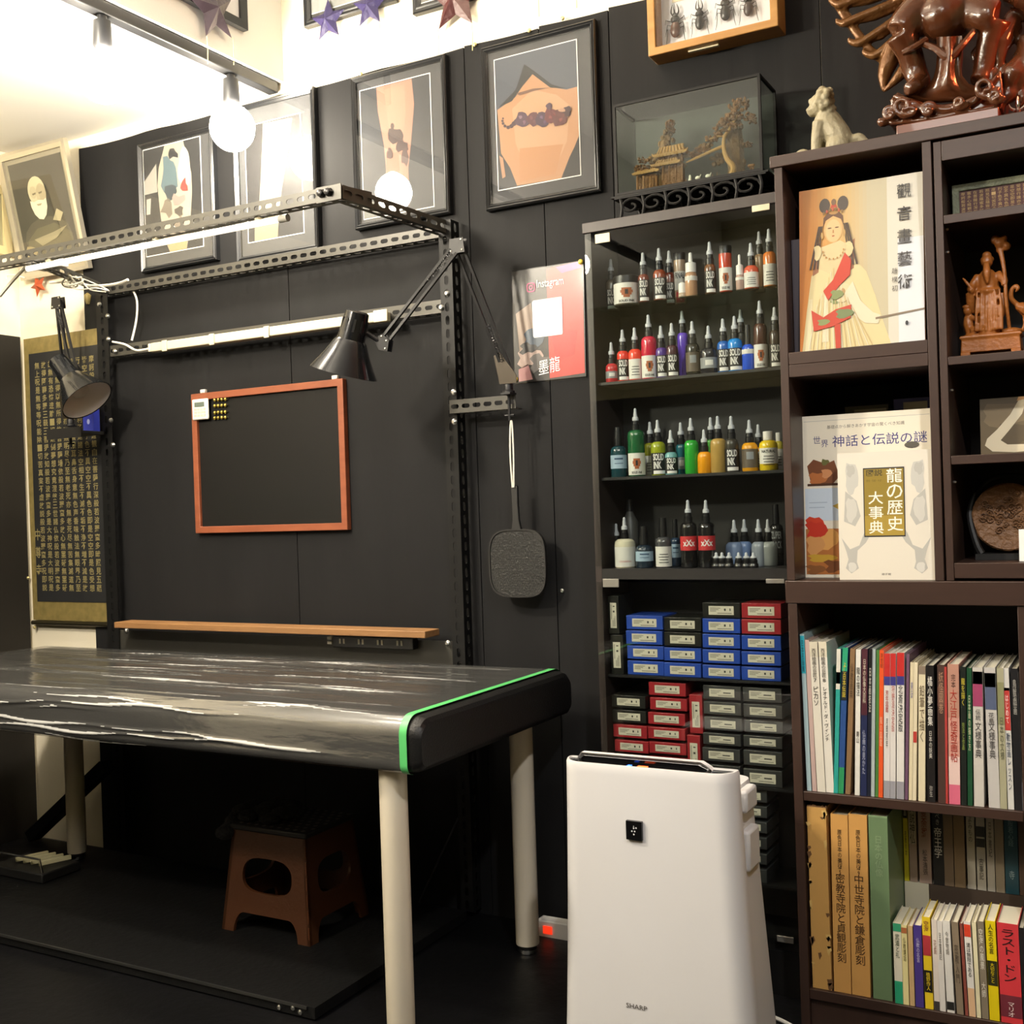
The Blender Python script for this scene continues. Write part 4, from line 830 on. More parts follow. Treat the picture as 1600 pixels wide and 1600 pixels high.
def bottle(row, k, cx, w, tip, col, desc, style='twist', lab=None, back=0, body_h=None):
    z0 = SHZ[row]; y = 2.492+w*.00072 if not back else 2.560+.012*(k % 3)
    p = pY(cx, 700, y)
    pxm = F_PX/((Vector((p.x, y, z0))-CAM).dot(FF)); r = w/pxm/2*1.06
    # find x so that the base lands under the wanted column
    x = p.x
    for _ in range(4):
        q = Vector((x, y, z0+.03))-CAM; u = 800+F_PX*q.dot(RR)/q.dot(FF); x += (cx-u)/pxm
    q = Vector((x, y, z0))-CAM; vb = 800+F_PX*q.dot(DD)/q.dot(FF)
    h = (vb-tip)/pxm
    t = T('ink_bottle', f'{desc}, {ordn[k]} from left on the {rown[row]} bottle shelf', 'bottle', (x, y, z0), f'bottles on the {rown[row]} cabinet shelf')
    c = Vector((x, y, z0)); bm_ = M('ink_'+col, col, .16, spec=.6, coat=.3)
    if style == 'twist': hb = h-.052 if h > .075 else h*.50
    elif style == 'cap': hb = h-.020
    elif style == 'flat': hb = h-.006
    elif style == 'mini': hb = .012
    else: hb = h-.045
    hb = max(hb, h*.35); sh_ = min(r*.8, .014)
    nk = min(.0085, r*.62)
    part('bottle_body', MB(bm_).lathe(c, [(r*.93, .0), (r, .003), (r, hb-sh_), (r*.93, hb-sh_*.45), (r*.7, hb-sh_*.1), (nk, hb)], 18), t)
    if style in ('twist', 'mini'):
        hc = (h-hb)*.42; ht_ = h-hb-hc; cr = min(.0098, r*.80)
        cp_ = part('cap', MB(capk).lathe(c, [(cr, hb-.002), (cr, hb+hc*.55), (cr*.86, hb+hc*.62), (cr*.80, hb+hc)], 14), t)
        part('tip', MB(tipm).lathe(c, [(.0078, hb+hc+.0003), (.0074, hb+hc+ht_*.25), (.0050, hb+hc+ht_*.32), (.0034, h-.006), (.0036, h-.003), (.0018, h)], 12), cp_)
    elif style == 'drop':
        part('cap', MB(capw).lathe(c, [(r*.88, hb-.002), (r*.88, hb+.02), (r*.35, hb+.023), (r*.28, h-.002), (r*.15, h)], 14), t)
    elif style == 'cap': part('cap', MB(capw).lathe(c, [(r*.55, hb+.0003), (r*.55, h-.001), (r*.5, h)], 14), t)
    elif style == 'kcap': part('cap', MB(capk).lathe(c, [(r*.5, hb+.0003), (r*.5, hb+.02), (r*.42, h)], 14), t)
    elif style == 'flat': part('lid', MB(capk).lathe(c, [(r*1.02, hb-.012), (r*1.02, h-.001), (r*.98, h)], 18), t)
    a0 = math.atan2(-x, y)*1.0; rl = r+.0004; rt = r+.0008; LH = min(hb-sh_-.004, .050); z = z0+.003
    def C(zz): return (x, y, zz)
    if lab:
        q = None
        if lab == 'solid' or lab == 'so':
            q = MB(lab_k).csheet((x, y, 0), rl, a0+.2, 2*r*1.5, z, z+LH); q.use(let_w); q.ctext('SOLID', C(z+LH*.80), rt, a0, r*1.50, LH*.32, .03); q.ctext('INK', C(z+LH*.42), rt, a0-.15, r*1.1, LH*.34, .03); q.csheet((x, y, 0), rt, a0+.1, r*1.7, z, z+LH*.16)
        elif lab == 'tiger':
            q = MB(lab_w).csheet((x, y, 0), rl, a0, 2*r*1.35, z, z+LH*1.05); q.use(lab_o)
            for zz, ww in ((.72, .8), (.60, 1.0), (.48, .8), (.36, .5)): q.csheet((x, y, 0), rt, a0, r*ww, z+LH*(zz-.07), z+LH*(zz+.07))
            q.use(let_k).csheet((x, y, 0), rt+.0003, a0, r*.25, z+LH*.45, z+LH*.70); q.ctext('SOLID INK', C(z+LH*.12), rt, a0, r*1.3, LH*.12, .03)
        elif lab in ('white', 'tan', 'natural', 'cream'):
            q = MB(lab_w).csheet((x, y, 0), rl, a0, 2*r*1.3, z+(.012 if lab == 'natural' else 0), z+LH*.95); q.use(let_k if lab != 'cream' else lab_r)
            if lab == 'natural': q.ctext('NATURAL', C(z+LH*.80), rt, a0, r*1.6, LH*.13, .02)
            for i in range(4): q.csheet((x, y, 0), rt, a0, r*(1.3-.2*(i % 2)), z+LH*(.18+.13*i) if lab != 'cream' else z+LH*(.22+.02*i), z+LH*(.21+.13*i) if lab != 'cream' else z+LH*(.225+.02*i))
        elif lab == 'grey': q = MB(lab_g).csheet((x, y, 0), rl, a0, 2*r*1.3, z+LH*.22, z+LH*.8); q.use(lab_w).csheet((x, y, 0), rt, a0, r*.9, z+LH*.38, z+LH*.66)
        elif lab == 'blue': q = MB(lab_b).csheet((x, y, 0), rl, a0, 2*r*1.4, z+LH*.35, z+LH*1.0); q.use(M('label_navy', '2f4a66', .5)).csheet((x, y, 0), rt, a0, r*1.1, z+LH*.78, z+LH*.86); q.csheet((x, y, 0), rt, a0, r*1.1, z+LH*.58, z+LH*.61)
        elif lab == 'band': q = MB(lab_w).csheet((x, y, 0), rl, a0, 2*r*1.5, z+LH*.78, z+LH*1.02)
        elif lab == 'xxx':
            q = MB(lab_r).csheet((x, y, 0), rl, a0, 2*r*1.4, z+LH*.75, z+LH*1.42, 10); q.use(let_w).ctext('xXx', C(z+LH*1.10), rt, a0, r*1.5, LH*.30, .03)
        elif lab == 'zuper':
            q = MB(lab_k).csheet((x, y, 0), rl, a0, 2*r*1.4, z+LH*.5, z+LH*1.6); q.use(lab_g).ctext('ZUPER', C(z+LH*1.35), rt, a0, r*1.6, LH*.34, .02); q.ctext('BLACK', C(z+LH*.90), rt, a0, r*1.6, LH*.34, .02)
        elif lab == 'brown': q = MB(M('label_bronze', '5d5142', .5)).csheet((x, y, 0), rl, a0, 2*r*1.4, z+LH*.1, z+LH*1.0); q.use(lab_g).csheet((x, y, 0), rt, a0, r*.9, z+LH*.5, z+LH*.86)
        elif lab == 'rnal': q = MB(lab_w).csheet((x, y, 0), rl, a0, 2*r*1.2, z+LH*.6, z+LH*1.5); q.use(let_k).ctext('RNAL', C(z+LH*1.3), rt, a0, r*1.5, LH*.3, .02); q.use(lab_r).csheet((x, y, 0), rt, a0, r*1.4, z, z+LH*.5)
        if q: part('label', q, t, smooth=60)
    return t
R1 = [(956, 18, 405, '5d5346', 'pale bottle with black label and white letters', 'twist', 'solid', 1), (979, 38, 433, '8a7f6a', 'wide glass jar with a black lid', 'flat', 'tiger', 0), (1006, 17, 395, '7a3d2e', 'brick red bottle with black label', 'twist', 'solid', 0),
      (1031, 20, 388, '8a4228', 'rust brown bottle with black label', 'twist', 'solid', 0), (1047, 14, 392, '6f3326', 'dark rust bottle half hidden', 'twist', 'so', 1), (1063, 18, 396, 'b59a80', 'beige bottle with black lettering and red foot', 'flat', 'rnal', 1), (1066, 13, 441, 'b9a58f', 'tiny white capped bottle in front', 'drop', None, 0),
      (1080, 18, 395, 'b98f6d', 'tan bottle with pure white cap', 'drop', 'band', 0), (1110, 17, 378, '6b4426', 'brown bottle with large white letters', 'twist', 'solid', 0), (1134, 19, 385, 'c0462f', 'tall red bottle', 'flat', 'tiger', 0), (1156, 12, 398, 'b5968a', 'thin pale bottle with white cap', 'drop', 'band', 0),
      (1174, 22, 380, 'd05a40', 'coral red bottle with white label', 'twist', 'white', 0), (1188, 15, 362, 'a88a6a', 'pale tipped bottle at the back', 'twist', None, 1), (1203, 19, 358, 'd97b33', 'bright orange bottle', 'twist', 'white', 0)]
R2 = [(956, 19, 535, 'b8343a', 'small red bottle with grey label', 'twist', 'grey', 0), (974, 18, 515, 'd83a2c', 'scarlet bottle with black label', 'twist', 'solid', 0), (993, 20, 512, 'e04632', 'scarlet bottle turned to its white back label', 'twist', 'white', 0), (1015, 23, 492, 'c21f3f', 'tall crimson bottle with tiger label', 'twist', 'tiger', 0),
      (1034, 17, 509, '4d2f86', 'purple bottle with black label', 'twist', 'solid', 0), (1051, 18, 505, '43202b', 'dark plum bottle', 'twist', 'so', 0), (1068, 16, 486, '6a48c8', 'violet bottle behind', 'twist', None, 1), (1083, 21, 502, '23221f', 'black bottle with white letter', 'twist', 'brown', 0),
      (1108, 26, 509, '1f1f28', 'wide black bottle with grey print', 'twist', 'grey', 0), (1131, 19, 498, '1e5fb0', 'blue bottle with black label', 'twist', 'solid', 0), (1149, 22, 494, '1a86d8', 'bright blue bottle with large letters', 'twist', 'solid', 0), (1169, 18, 508, '1e50c8', 'royal blue bottle with white band', 'kcap', 'band', 0),
      (1189, 20, 470, '4a2b22', 'dark clear bottle with tiger label', 'twist', 'tiger', 0), (1212, 18, 480, '3a2c26', 'dark bottle cut by the bookcase edge', 'twist', 'solid', 0), (1159, 15, 484, '2a2a2a', 'dark bottle behind the blue ones', 'twist', None, 1)]
R3 = [(967, 24, 668, '1d4148', 'dark teal bottle with pale blue label', 'kcap', 'blue', 0), (995, 25, 638, '1f5a34', 'tall dark green bottle with tiger label', 'twist', 'tiger', 0), (1017, 20, 659, '8a8a24', 'olive bottle behind', 'twist', 'white', 1), (1029, 22, 656, '8f9a22', 'lime green bottle with black label', 'twist', 'solid', 0),
      (1049, 19, 672, '6fa3a6', 'pale teal bottle with black label', 'twist', 'solid', 0), (1065, 15, 660, '17626e', 'teal bottle with grey label', 'twist', 'grey', 1), (1081, 21, 653, '2f9e34', 'bright green bottle without label', 'twist', None, 0), (1101, 21, 671, 'e59a18', 'orange yellow bottle without label', 'twist', None, 0),
      (1112, 14, 652, '3a8a30', 'green bottle behind the orange one', 'twist', None, 1), (1123, 24, 650, 'ad8d4a', 'mustard tan bottle', 'twist', None, 0), (1144, 21, 650, '3d3a32', 'dark grey bottle with black label', 'twist', 'solid', 0), (1172, 24, 656, 'd9971c', 'amber bottle with bronze label', 'twist', 'brown', 0),
      (1186, 14, 663, 'd68a18', 'amber bottle behind with small label', 'twist', 'white', 1), (1201, 27, 674, 'e0c21e', 'yellow bottle with white cap and label', 'cap', 'natural', 0), (1217, 14, 676, 'd8c84e', 'pale yellow bottle cut by the bookcase edge', 'cap', 'white', 1)]
R4 = [(964, 18, 818, '55565c', 'grey bottle behind the cream one', 'twist', None, 1), (977, 31, 808, 'd8d2b8', 'cream white bottle with red printed line', 'twist', 'cream', 0), (1007, 26, 822, '23303c', 'navy bottle with pale blue label', 'kcap', 'blue', 0), (1037, 24, 809, '4a4a4c', 'dark grey bottle with white label', 'kcap', 'white', 0),
      (1056, 16, 811, '2c3c50', 'slate blue bottle with light label', 'kcap', 'blue', 1), (1077, 25, 781, '1d1c1c', 'tall black bottle with red label', 'twist', 'xxx', 0), (1105, 25, 781, '1d1c1c', 'tall black bottle with red label', 'twist', 'xxx', 0), (1148, 27, 812, '7d8fb0', 'clear bluish bottle', 'twist', None, 1),
      (1164, 22, 811, '6a80aa', 'clear blue bottle behind', 'twist', None, 1), (1186, 22, 811, '8d949c', 'clear grey bottle', 'twist', None, 1), (1201, 28, 811, '9aa09f', 'clear grey bottle', 'twist', None, 1), (1214, 20, 788, '191919', 'black bottle with grey block letters', 'kcap', 'zuper', 1)]
for row, L_ in ((1, R1), (2, R2), (3, R3), (4, R4)):
    for k, e in enumerate(sorted(L_, key=lambda e: e[0])): bottle(row, k, *e[:4], e[4], *e[5:])
SHZ[8] = SHZ[4]
rown[8] = 'lowest'
for k, cx in enumerate((1101, 1119, 1128, 1139, 1154, 1166, 1177)):
    t = bottle(8, k, cx, 15, 863, '1d1d1e', 'stubby black pot with pale nozzle in the front row', 'mini')
    t['label'] = f'stubby black pot with pale nozzle, {ordn[k]} of the front row'; t['group'] = 'stubby pots on the lowest cabinet shelf'
a = pY(988, 790, 2.55); sc = T('skull_bottle', 'dim grey bottle at the dark left end of the lowest bottle shelf', 'bottle', (a.x, 2.58, SHZ[4]))
part('bottle_body', MB(M('dim_grey', '4a4946', .4)).lathe((a.x-.02, 2.58, SHZ[4]), [(.02, 0), (.02, .11), (.012, .125), (.008, .135)], 16), sc); part('cap', MB(capk).lathe((a.x-.02, 2.58, SHZ[4]), [(.009, .1352), (.006, .165)], 12), sc)

# ------------------------------------------------------------------ cartons with stickers
stk = M('sticker', 'cfc9b4', .6); ln = M('sticker_line', '8a8577', .6); dot = M('sticker_dot', '3c3a36', .6)
cc = {'blue': M('carton_blue', '2446a0', .35, coat=.4), 'red': M('carton_red', '9a262c', .35, coat=.4), 'black': M('carton_black', '23231f', .3, coat=.5), 'grey': M('carton_grey', '3a3b3a', .3, coat=.5)}
def carton(col, l, t_, r_, b_, label, group, vert=False, z0=None):
    y = 2.488+random.Random(l+t_).random()*.004; a = pY(l, t_, y); c = pY(r_, b_, y); x0, x1 = a.x, c.x; z1 = a.z; zb_ = c.z if z0 is None else z0
    bx = T('carton', label, 'box', ((x0+x1)/2, y+.05, zb_), group)
    bxp = part('box', MB(cc[col]).box(x0+.0005, x1-.0005, y, y+.10, zb_+.0002, z1), bx, bevel=.001)
    w, h = x1-x0, z1-zb_; q = MB(stk)
    if not vert: s = (x0+w*.17, x0+w*.83, zb_+h*.20, zb_+h*.78)
    else: s = (x0+w*.22, x0+w*.78, zb_+h*.16, zb_+h*.82)
    q.box(s[0], s[1], y-.0007, y-.0003, s[2], s[3]); W_, H_ = s[1]-s[0], s[3]-s[2]; q.use(ln); yy = y-.0010
    def R_(a0, a1, c0, c1):
        if vert: a0, a1, c0, c1 = c0, c1, a0, a1
        q.poly([(s[0]+W_*a0, yy, s[2]+H_*c0), (s[0]+W_*a1, yy, s[2]+H_*c0), (s[0]+W_*a1, yy, s[2]+H_*c1), (s[0]+W_*a0, yy, s[2]+H_*c1)])
    for f, e in ((.72, .48), (.55, .40), (.38, .30)): R_(.06, e, f, f+.09)
    R_(.35, .92, .14, .24); q.use(dot)
    if col != 'grey': R_(.62, .69, .45, .72); R_(.84, .88, .45, .75)
    else: R_(.56, .86, .46, .6)
    part('sticker', q, bxp, smooth=0)
def stack(ls, rs, tops, cols, bottom, name, group, zb0=None, sh=None):
    zfl = SHZ[5] if bottom < 1070 else SHZ[6] if bottom < 1250 else SHZ[7]
    for i, c in enumerate(cols):
        b_ = tops[i+1] if i+1 < len(tops) else bottom; d = (sh[i] if sh else 0)
        pos = 'top' if i == 0 else 'bottom' if i == len(cols)-1 else ordn[i]+' from top'
        carton(c, ls+d, tops[i]+.4, rs+d, b_, f'{c} carton with pale sticker, {pos} of {name}', group, z0=(zfl if i == len(cols)-1 and zfl else None))
G = 'cartons on the upper carton shelf'
stack(978, 1036, [961, 984.5, 1008, 1031.5], ['blue']*4, 1055, 'leftmost blue stack', G, sh=[0, -.5, 1.5, 2])
stack(1037, 1096, [964, 987, 1011, 1034.5], ['black', 'black', 'blue', 'blue'], 1058.5, 'second stack, two black over blue', G)
stack(1097, 1157, [941, 966, 990, 1014, 1038], ['black', 'blue', 'blue', 'blue', 'blue'], 1062, 'tall stack, one black over blue', G)
stack(1158, 1221, [942, 967, 992, 1017, 1041], ['red', 'red', 'blue', 'blue', 'blue'], 1065, 'right stack, two red over blue', G)
carton('black', 949, 931, 968, 991, 'black carton standing upright, upper of two at the left cabinet side', 'upright cartons', True)
carton('black', 953, 992, 975, 1053, 'black carton standing upright, lower of two at the left cabinet side', 'upright cartons', True, SHZ[5])
G = 'cartons on the middle carton shelf'
stack(955, 1009, [1085, 1108, 1131, 1155, 1178, 1200], ['black', 'black', 'red', 'red', 'red', 'red'], 1213, 'left stack, black over red', G, sh=[0, 1, 2.5, 5, 5, 5])
stack(1013, 1072, [1065, 1089, 1112, 1135, 1158, 1181], ['red']*6, 1217, 'all red stack', G, sh=[0, 2, -1, -1, 1, 1])
carton('red', 1076, 1085, 1099, 1147, 'red carton standing upright, upper of two beside the red stack', 'upright cartons', True)
carton('red', 1073, 1148, 1096, 1218, 'red carton standing upright, lower of two beside the red stack', 'upright cartons', True)
stack(1098, 1158, [1070, 1095, 1119, 1144, 1167, 1193], ['grey']*6, 1221, 'left dark grey stack', G, sh=[0, 1, 2, 0, -1, -1])
stack(1160, 1222, [1073, 1099, 1124, 1148, 1171, 1200], ['grey']*6, 1226, 'right dark grey stack', G, sh=[0, 1, 2, 1, 1, 1])
stack(1140, 1199, [1230, 1255, 1279, 1303, 1328, 1352], ['grey']*6, 1377, 'grey stack on lowest carton shelf', 'cartons on the lowest carton shelf')

# ------------------------------------------------------------------ bookcase: two upper units on a wide lower unit
bw = M('bookcase_walnut', '35251e', .42, var=(9, '3f2c24', .3), stretch=(8, 8, 1)); bwh = M('bookcase_walnut_shelf', '35251e', .40, var=(9, '3f2c24', .3), stretch=(1, 8, 8)); bb_ = M('bookcase_back', '1e1713', .6)
BY0, BY1 = 2.31, 2.634; e = .0005
t = T('bookcase', 'lower walnut brown bookcase with two shelves of books', 'bookcase', (-.2, BY1, 0))
part('side_panel', MB(bw).box(-.628, -.609, BY0, BY1, 0, .899), t, bevel=.001)
part('divider', MB(bw).box(-.192, -.172, BY0+.002, BY1-.007, .1, .8985), t, bevel=.001)
part('side_panel', MB(bw).box(.29, .31, BY0, BY1, 0, .899), t, bevel=.001)
part('top_board', MB(bwh).box(-.632, .314, BY0-.002, BY1, .8995, .946), t, bevel=.0015)
part('shelf', MB(bwh).box(-.6085, -.1925, BY0+.001, BY1-.007, .490, .509), t, bevel=.001)
part('shelf', MB(bwh).box(-.1715, .2895, BY0+.001, BY1-.007, .490, .509), t, bevel=.001)
part('bottom_board', MB(bwh).box(-.6085, .2895, BY0+.001, BY1-.007, .078, .0985), t, bevel=.001)
part('plinth', MB(bw).box(-.6085, .2895, BY0+.012, BY0+.03, 0, .0775), t)
part('back_panel', MB(bb_).box(-.6085, .2895, BY1-.006, BY1, .1, .8985), t)
t = T('bookcase', 'upper walnut unit with two open compartments on the lower bookcase', 'bookcase', (-.47, BY1, .9465), 'upper bookcase units')
part('side_panel', MB(bw).box(-.628, -.611, BY0, BY1, .9465, 1.8020), t, bevel=.001); part('side_panel', MB(bw).box(-.337, -.320, BY0, BY1, .9465, 1.8020), t, bevel=.001)
for z0, z1 in ((1.367, 1.3925), (1.393, 1.418)): part('shelf', MB(bwh).box(-.6105, -.3375, BY0+.001, BY1-.007, z0, z1), t, bevel=.001)
part('back_panel', MB(bb_).box(-.6105, -.3375, BY1-.006, BY1, .9465, 1.802), t)
t = T('bookcase', 'upper walnut unit of narrow display shelves at the right picture edge', 'bookcase', (-.02, BY1, .9465), 'upper bookcase units')
part('side_panel', MB(bw).box(-.3165, -.302, BY0+.002, BY1, .9465, 1.7985), t, bevel=.001); part('side_panel', MB(bw).box(.276, .29, BY0+.002, BY1, .9465, 1.7985), t, bevel=.001)
part('top_panel', MB(bwh).box(-.3015, .2755, BY0+.002, BY1-.007, 1.760, 1.7985), t, bevel=.001)
for z0, z1 in ((1.638, 1.655), (1.365, 1.381), (1.172, 1.189), (.9515, .981)): part('shelf', MB(bwh).box(-.3015, .2755, BY0+.003, BY1-.007, z0, z1), t, bevel=.001)
part('back_panel', MB(bb_).box(-.3015, .2755, BY1-.006, BY1, .9465, 1.7985), t)
q = MB(M('shelf_pin', 'a9a29a', .3, .8))
for z in (1.645, 1.60, 1.33, 1.15): q.sph((-.2995, BY0+.03, z-.012), (.004, .004, .003), 8, 5)
part('shelf_pin', q, t)
thing('top_plank', MB(bwh).box(-.636, .32, BY0-.004, BY1, 1.8025, 1.826), 'long walnut plank lying across both upper bookcase units', 'plank', (-.16, BY1, 1.8025), bevel=.0015)

# ------------------------------------------------------------------ books shown face out
paper_m = M('paper_edge', 'e4dcc4', .8, bump=(300, .2), stretch=(40, 1, 1))
def cover_book(label, x0, x1, y, z0, h, thick, lean, paint, spine='e8e0d0', cat='book', group=None):
    """a book standing face out, its cover leaning back by lean; paint(draw) uses 0..1 cover coordinates"""
    t = T('book', label, cat, ((x0+x1)/2, y, z0), group)
    u = Vector((1, 0, 0)); v = Vector((0, math.sin(lean), math.cos(lean))); n = Vector((0, -math.cos(lean), math.sin(lean))); o = Vector((x0, y, z0)); w = x1-x0
    def P_(a, c, k=0.): return o+u*(a*w)+v*(c*h)+n*k
    part('pages', MB(paper_m).obox(P_(.5, .5, -thick/2), u*(w/2-.002), v*(h/2-.002), n*(thick/2-.0015)), t)
    b = MB(M('cover_'+spine, spine, .35)); b.obox(P_(.5, .5, -.0007), u*w/2, v*h/2, n*.0007); b.obox(P_(.5, .5, -thick+.0007), u*w/2, v*h/2, n*.0007); b.obox(P_(0, .5, -thick/2)+u*.0007, u*.0007, v*h/2, n*(thick/2-.0016))
    k = [0]; lt = MB(let_k)
    def d(col, pts, rough=.32): k[0] += 1; b.use(M('cover_'+col, col, rough)); b.poly([P_(min(max(x, 0), 1), min(max(y_, 0), 1), .0002+.00004*k[0]) for x, y_ in pts])
    def tx(s, col, x, y_, ww, hh, vert=False, bold=0): lt.use(M('cover_'+col, col, .4)); lt.text(s, P_(x, y_, .0003+.00004*k[0]), ww*w, hh*h, u, v, vert, bold)
    paint(d, tx); cv = part('cover', b, t, smooth=0)
    if lt.f: part('lettering', lt, cv, smooth=0)
    return t
def rect(x0, y0, x1, y1): return [(x0, y0), (x1, y0), (x1, y1), (x0, y1)]
def el(cx, cy, rx, ry, n=16, wob=0): return blob(cx, cy, rx, ry, n, wob)
def guan(d0, tx):
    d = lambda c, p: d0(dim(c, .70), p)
    for i in range(24):  # light put into the cover colours: warm on the left, cool on the right
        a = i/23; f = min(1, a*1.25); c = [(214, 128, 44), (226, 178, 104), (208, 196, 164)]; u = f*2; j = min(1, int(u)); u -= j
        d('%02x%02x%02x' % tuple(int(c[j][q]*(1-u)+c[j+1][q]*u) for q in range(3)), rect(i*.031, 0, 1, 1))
    d('e6e0d0', rect(.72, 0, 1, 1)); d('eef0f4', rect(.80, 0, 1, .62))
    d('ead9a4', [(.02, 0), (.06, .25), (.10, .46), (.2, .56), (.30, .60), (.42, .57), (.55, .45), (.62, .30), (.68, .14), (.74, 0)])       # robe
    d('e9d2a0', [(.12, .62), (.17, .50), (.30, .44), (.40, .5), (.42, .62), (.34, .66)])                                                # shoulders
    for x in (.13, .42): d('a8704e', [(x, .64), (x+.04, .66), (x+.03, .48), (x-.02, .46)])
    d('e8b87a', el(.285, .735, .078, .085)); d('f0c890', el(.285, .725, .062, .07))                                                      # face
    d('6a4630', [(.20, .75), (.205, .81), (.25, .845), (.32, .845), (.365, .81), (.37, .75), (.35, .79), (.285, .815), (.22, .79)])
    d('4d4038', el(.215, .885, .045, .045)); d('4d4038', el(.365, .885, .045, .045)); d('c0462f', [(.25, .84), (.29, .92), (.33, .84)]); d('b98a4c', el(.29, .845, .045, .022)); d('7c5a40', el(.29, .90, .02, .02))
    for x in (.255, .315): d('5c3c28', el(x, .742, .018, .0035, 8))
    d('b0603c', el(.285, .692, .012, .004, 8)); d('c58f5a', [(.281, .73), (.289, .73), (.292, .71), (.278, .71)])
    d('f1e3b8', [(.04, 0), (.08, .32), (.11, .32), (.09, 0)]); d('f3e8c4', [(.18, .05), (.2, .36), (.235, .36), (.24, .05)])
    d('d2452e', [(.20, .36), (.28, .42), (.38, .58), (.43, .53), (.42, .44), (.33, .38), (.24, .30)]); d('cf4a34', [(.10, .25), (.20, .20), (.30, .24), (.43, .26), (.42, .18), (.28, .14), (.12, .12)]); d('cf4a34', [(.29, .15), (.34, .15), (.34, 0), (.30, 0)])
    d('8f9a64', el(.31, .31, .06, .035, 12, .2)); d('7f8f60', el(.37, .21, .07, .03, 12, .2)); d('efdcae', el(.36, .34, .07, .06, 14, .1)); d('caa06c', el(.36, .345, .02, .02))
    d('f1e6c6', [(.38, .34), (.44, .40), (.50, .28), (.60, .20), (.66, .18), (.64, .13), (.54, .14), (.44, .20)]); d('8a7860', [(.62, .155), (1, .185), (1, .195), (.62, .168)])
    for i in range(16):
        x0 = .07+.035*i; y1 = .50-.9*abs(x0-.31); d('d8ba80' if i % 2 else 'f6ecd0', [(x0, 0), (x0+.006, 0), (.24+(x0-.24)*.55+.004, y1), (.24+(x0-.24)*.55, y1)])
    for s_ in (-1, 1):
        for k_ in range(3): d('4a382c', [(.285+s_*(.085+.012*k_), .76), (.285+s_*(.095+.014*k_), .76), (.285+s_*(.14+.03*k_), .50), (.285+s_*(.128+.028*k_), .50)])
        d('c9a060', el(.285+s_*.092, .70, .010, .022, 8)); d('e8d4a0', el(.285+s_*.13, .60, .03, .05, 10, .2))
    for k_ in range(9): d('b98a4c', el(.285+.085*math.cos(PI+PI*k_/8), .60+.05*math.sin(PI+PI*k_/8), .007, .007, 7))
    for k_ in range(7): d('c0563c' if k_ % 2 else '8a6a3c', el(.21+.025*k_, .835+.02*math.sin(PI*k_/6), .009, .011, 7))
    d('d2452e', [(.20, .36), (.28, .42), (.38, .58), (.43, .53), (.42, .44), (.33, .38), (.24, .30)]); d('8f9a64', el(.31, .33, .05, .03, 12, .2)); d('cf4a34', [(.10, .25), (.20, .20), (.30, .24), (.43, .26), (.42, .18), (.28, .14), (.12, .12)]); d('cf4a34', [(.29, .15), (.34, .15), (.34, 0), (.30, 0)]); d('7f8f60', el(.37, .21, .07, .03, 12, .2)); d('8f9a64', el(.2, .17, .05, .02, 10, .2))
    for i, ch in enumerate('觀音畫藝術'): tx(ch, '2a2624', .855, .90-.135*i, .11, .085, bold=.004)
    for i, ch in enumerate('趙樸初'): tx(ch, '4a4440', .775, .43-.052*i, .045, .035)
    d('2b2b2f', el(.865, .115, .012, .014, 10))
xg0, xg1 = pY(1247, 450, 2.335).x, pY(1443, 450, 2.335).x
zz0 = 1.4185; hg = (pY(1300, 288, 2.36).z-zz0)
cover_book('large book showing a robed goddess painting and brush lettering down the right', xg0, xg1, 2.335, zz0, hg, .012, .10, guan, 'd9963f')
def myth(d, tx):
    d('ece3cf', rect(0, 0, 1, 1)); d('b9b6ae', rect(.03, .965, .97, .968))
    tx('基礎点から解きあかす宇宙の驚くべき知識', '6d655c', .50, .925, .58, .022)
    tx('神話と伝説の謎', '3d3c78', .60, .835, .70, .07, bold=.004); tx('世', '3d3c78', .13, .85, .055, .045); tx('界', '3d3c78', .19, .825, .055, .045)
    d('7a4a30', [(.05, .69), (.10, .73), (.2, .70), (.26, .72), (.3, .62), (.24, .57), (.08, .57)]); d('b9703f', el(.13, .61, .07, .04, 12, .2)); d('6a6a3c', el(.19, .71, .03, .02, 9, .3)); d('cf8f60', el(.2, .64, .04, .03, 10, .2)); d('4c3020', [(.05, .58), (.3, .58), (.3, .565), (.05, .565)])
    d('cfdbe6', rect(.03, .35, .30, .55)); d('a8b8c8', rect(.06, .46, .2, .465)); d('a8b8c8', rect(.06, .43, .18, .435)); d('c9a94a', [(.24, .44), (.3, .46), (.3, .41)])
    d('d2452e', el(.10, .32, .07, .06, 12, .2)); d('b5713c', rect(.03, .02, .30, .30)); d('e0a45c', el(.2, .24, .08, .07, 12, .2)); d('c73a2a', el(.11, .29, .08, .06, 12, .25)); d('d69a5e', el(.1, .2, .07, .06, 12, .2)); d('caa03c', el(.15, .12, .11, .025, 12, .2)); d('7a4a2c', el(.24, .07, .07, .04, 12, .3)); d('8c5a34', el(.1, .05, .07, .03, 12, .3))
    d('5c5850', el(.84, .79, .055, .02, 12))
x0, x1 = pY(1252, 780, 2.40).x, pY(1462, 780, 2.40).x; x1 = min(x1, -.339)
cover_book('cream book with blue title lettering, standing behind the grey white book', x0, x1, 2.395, .9465, pY(1300, 648, 2.41).z-.9465, .02, .04, myth, 'e6e0d2')
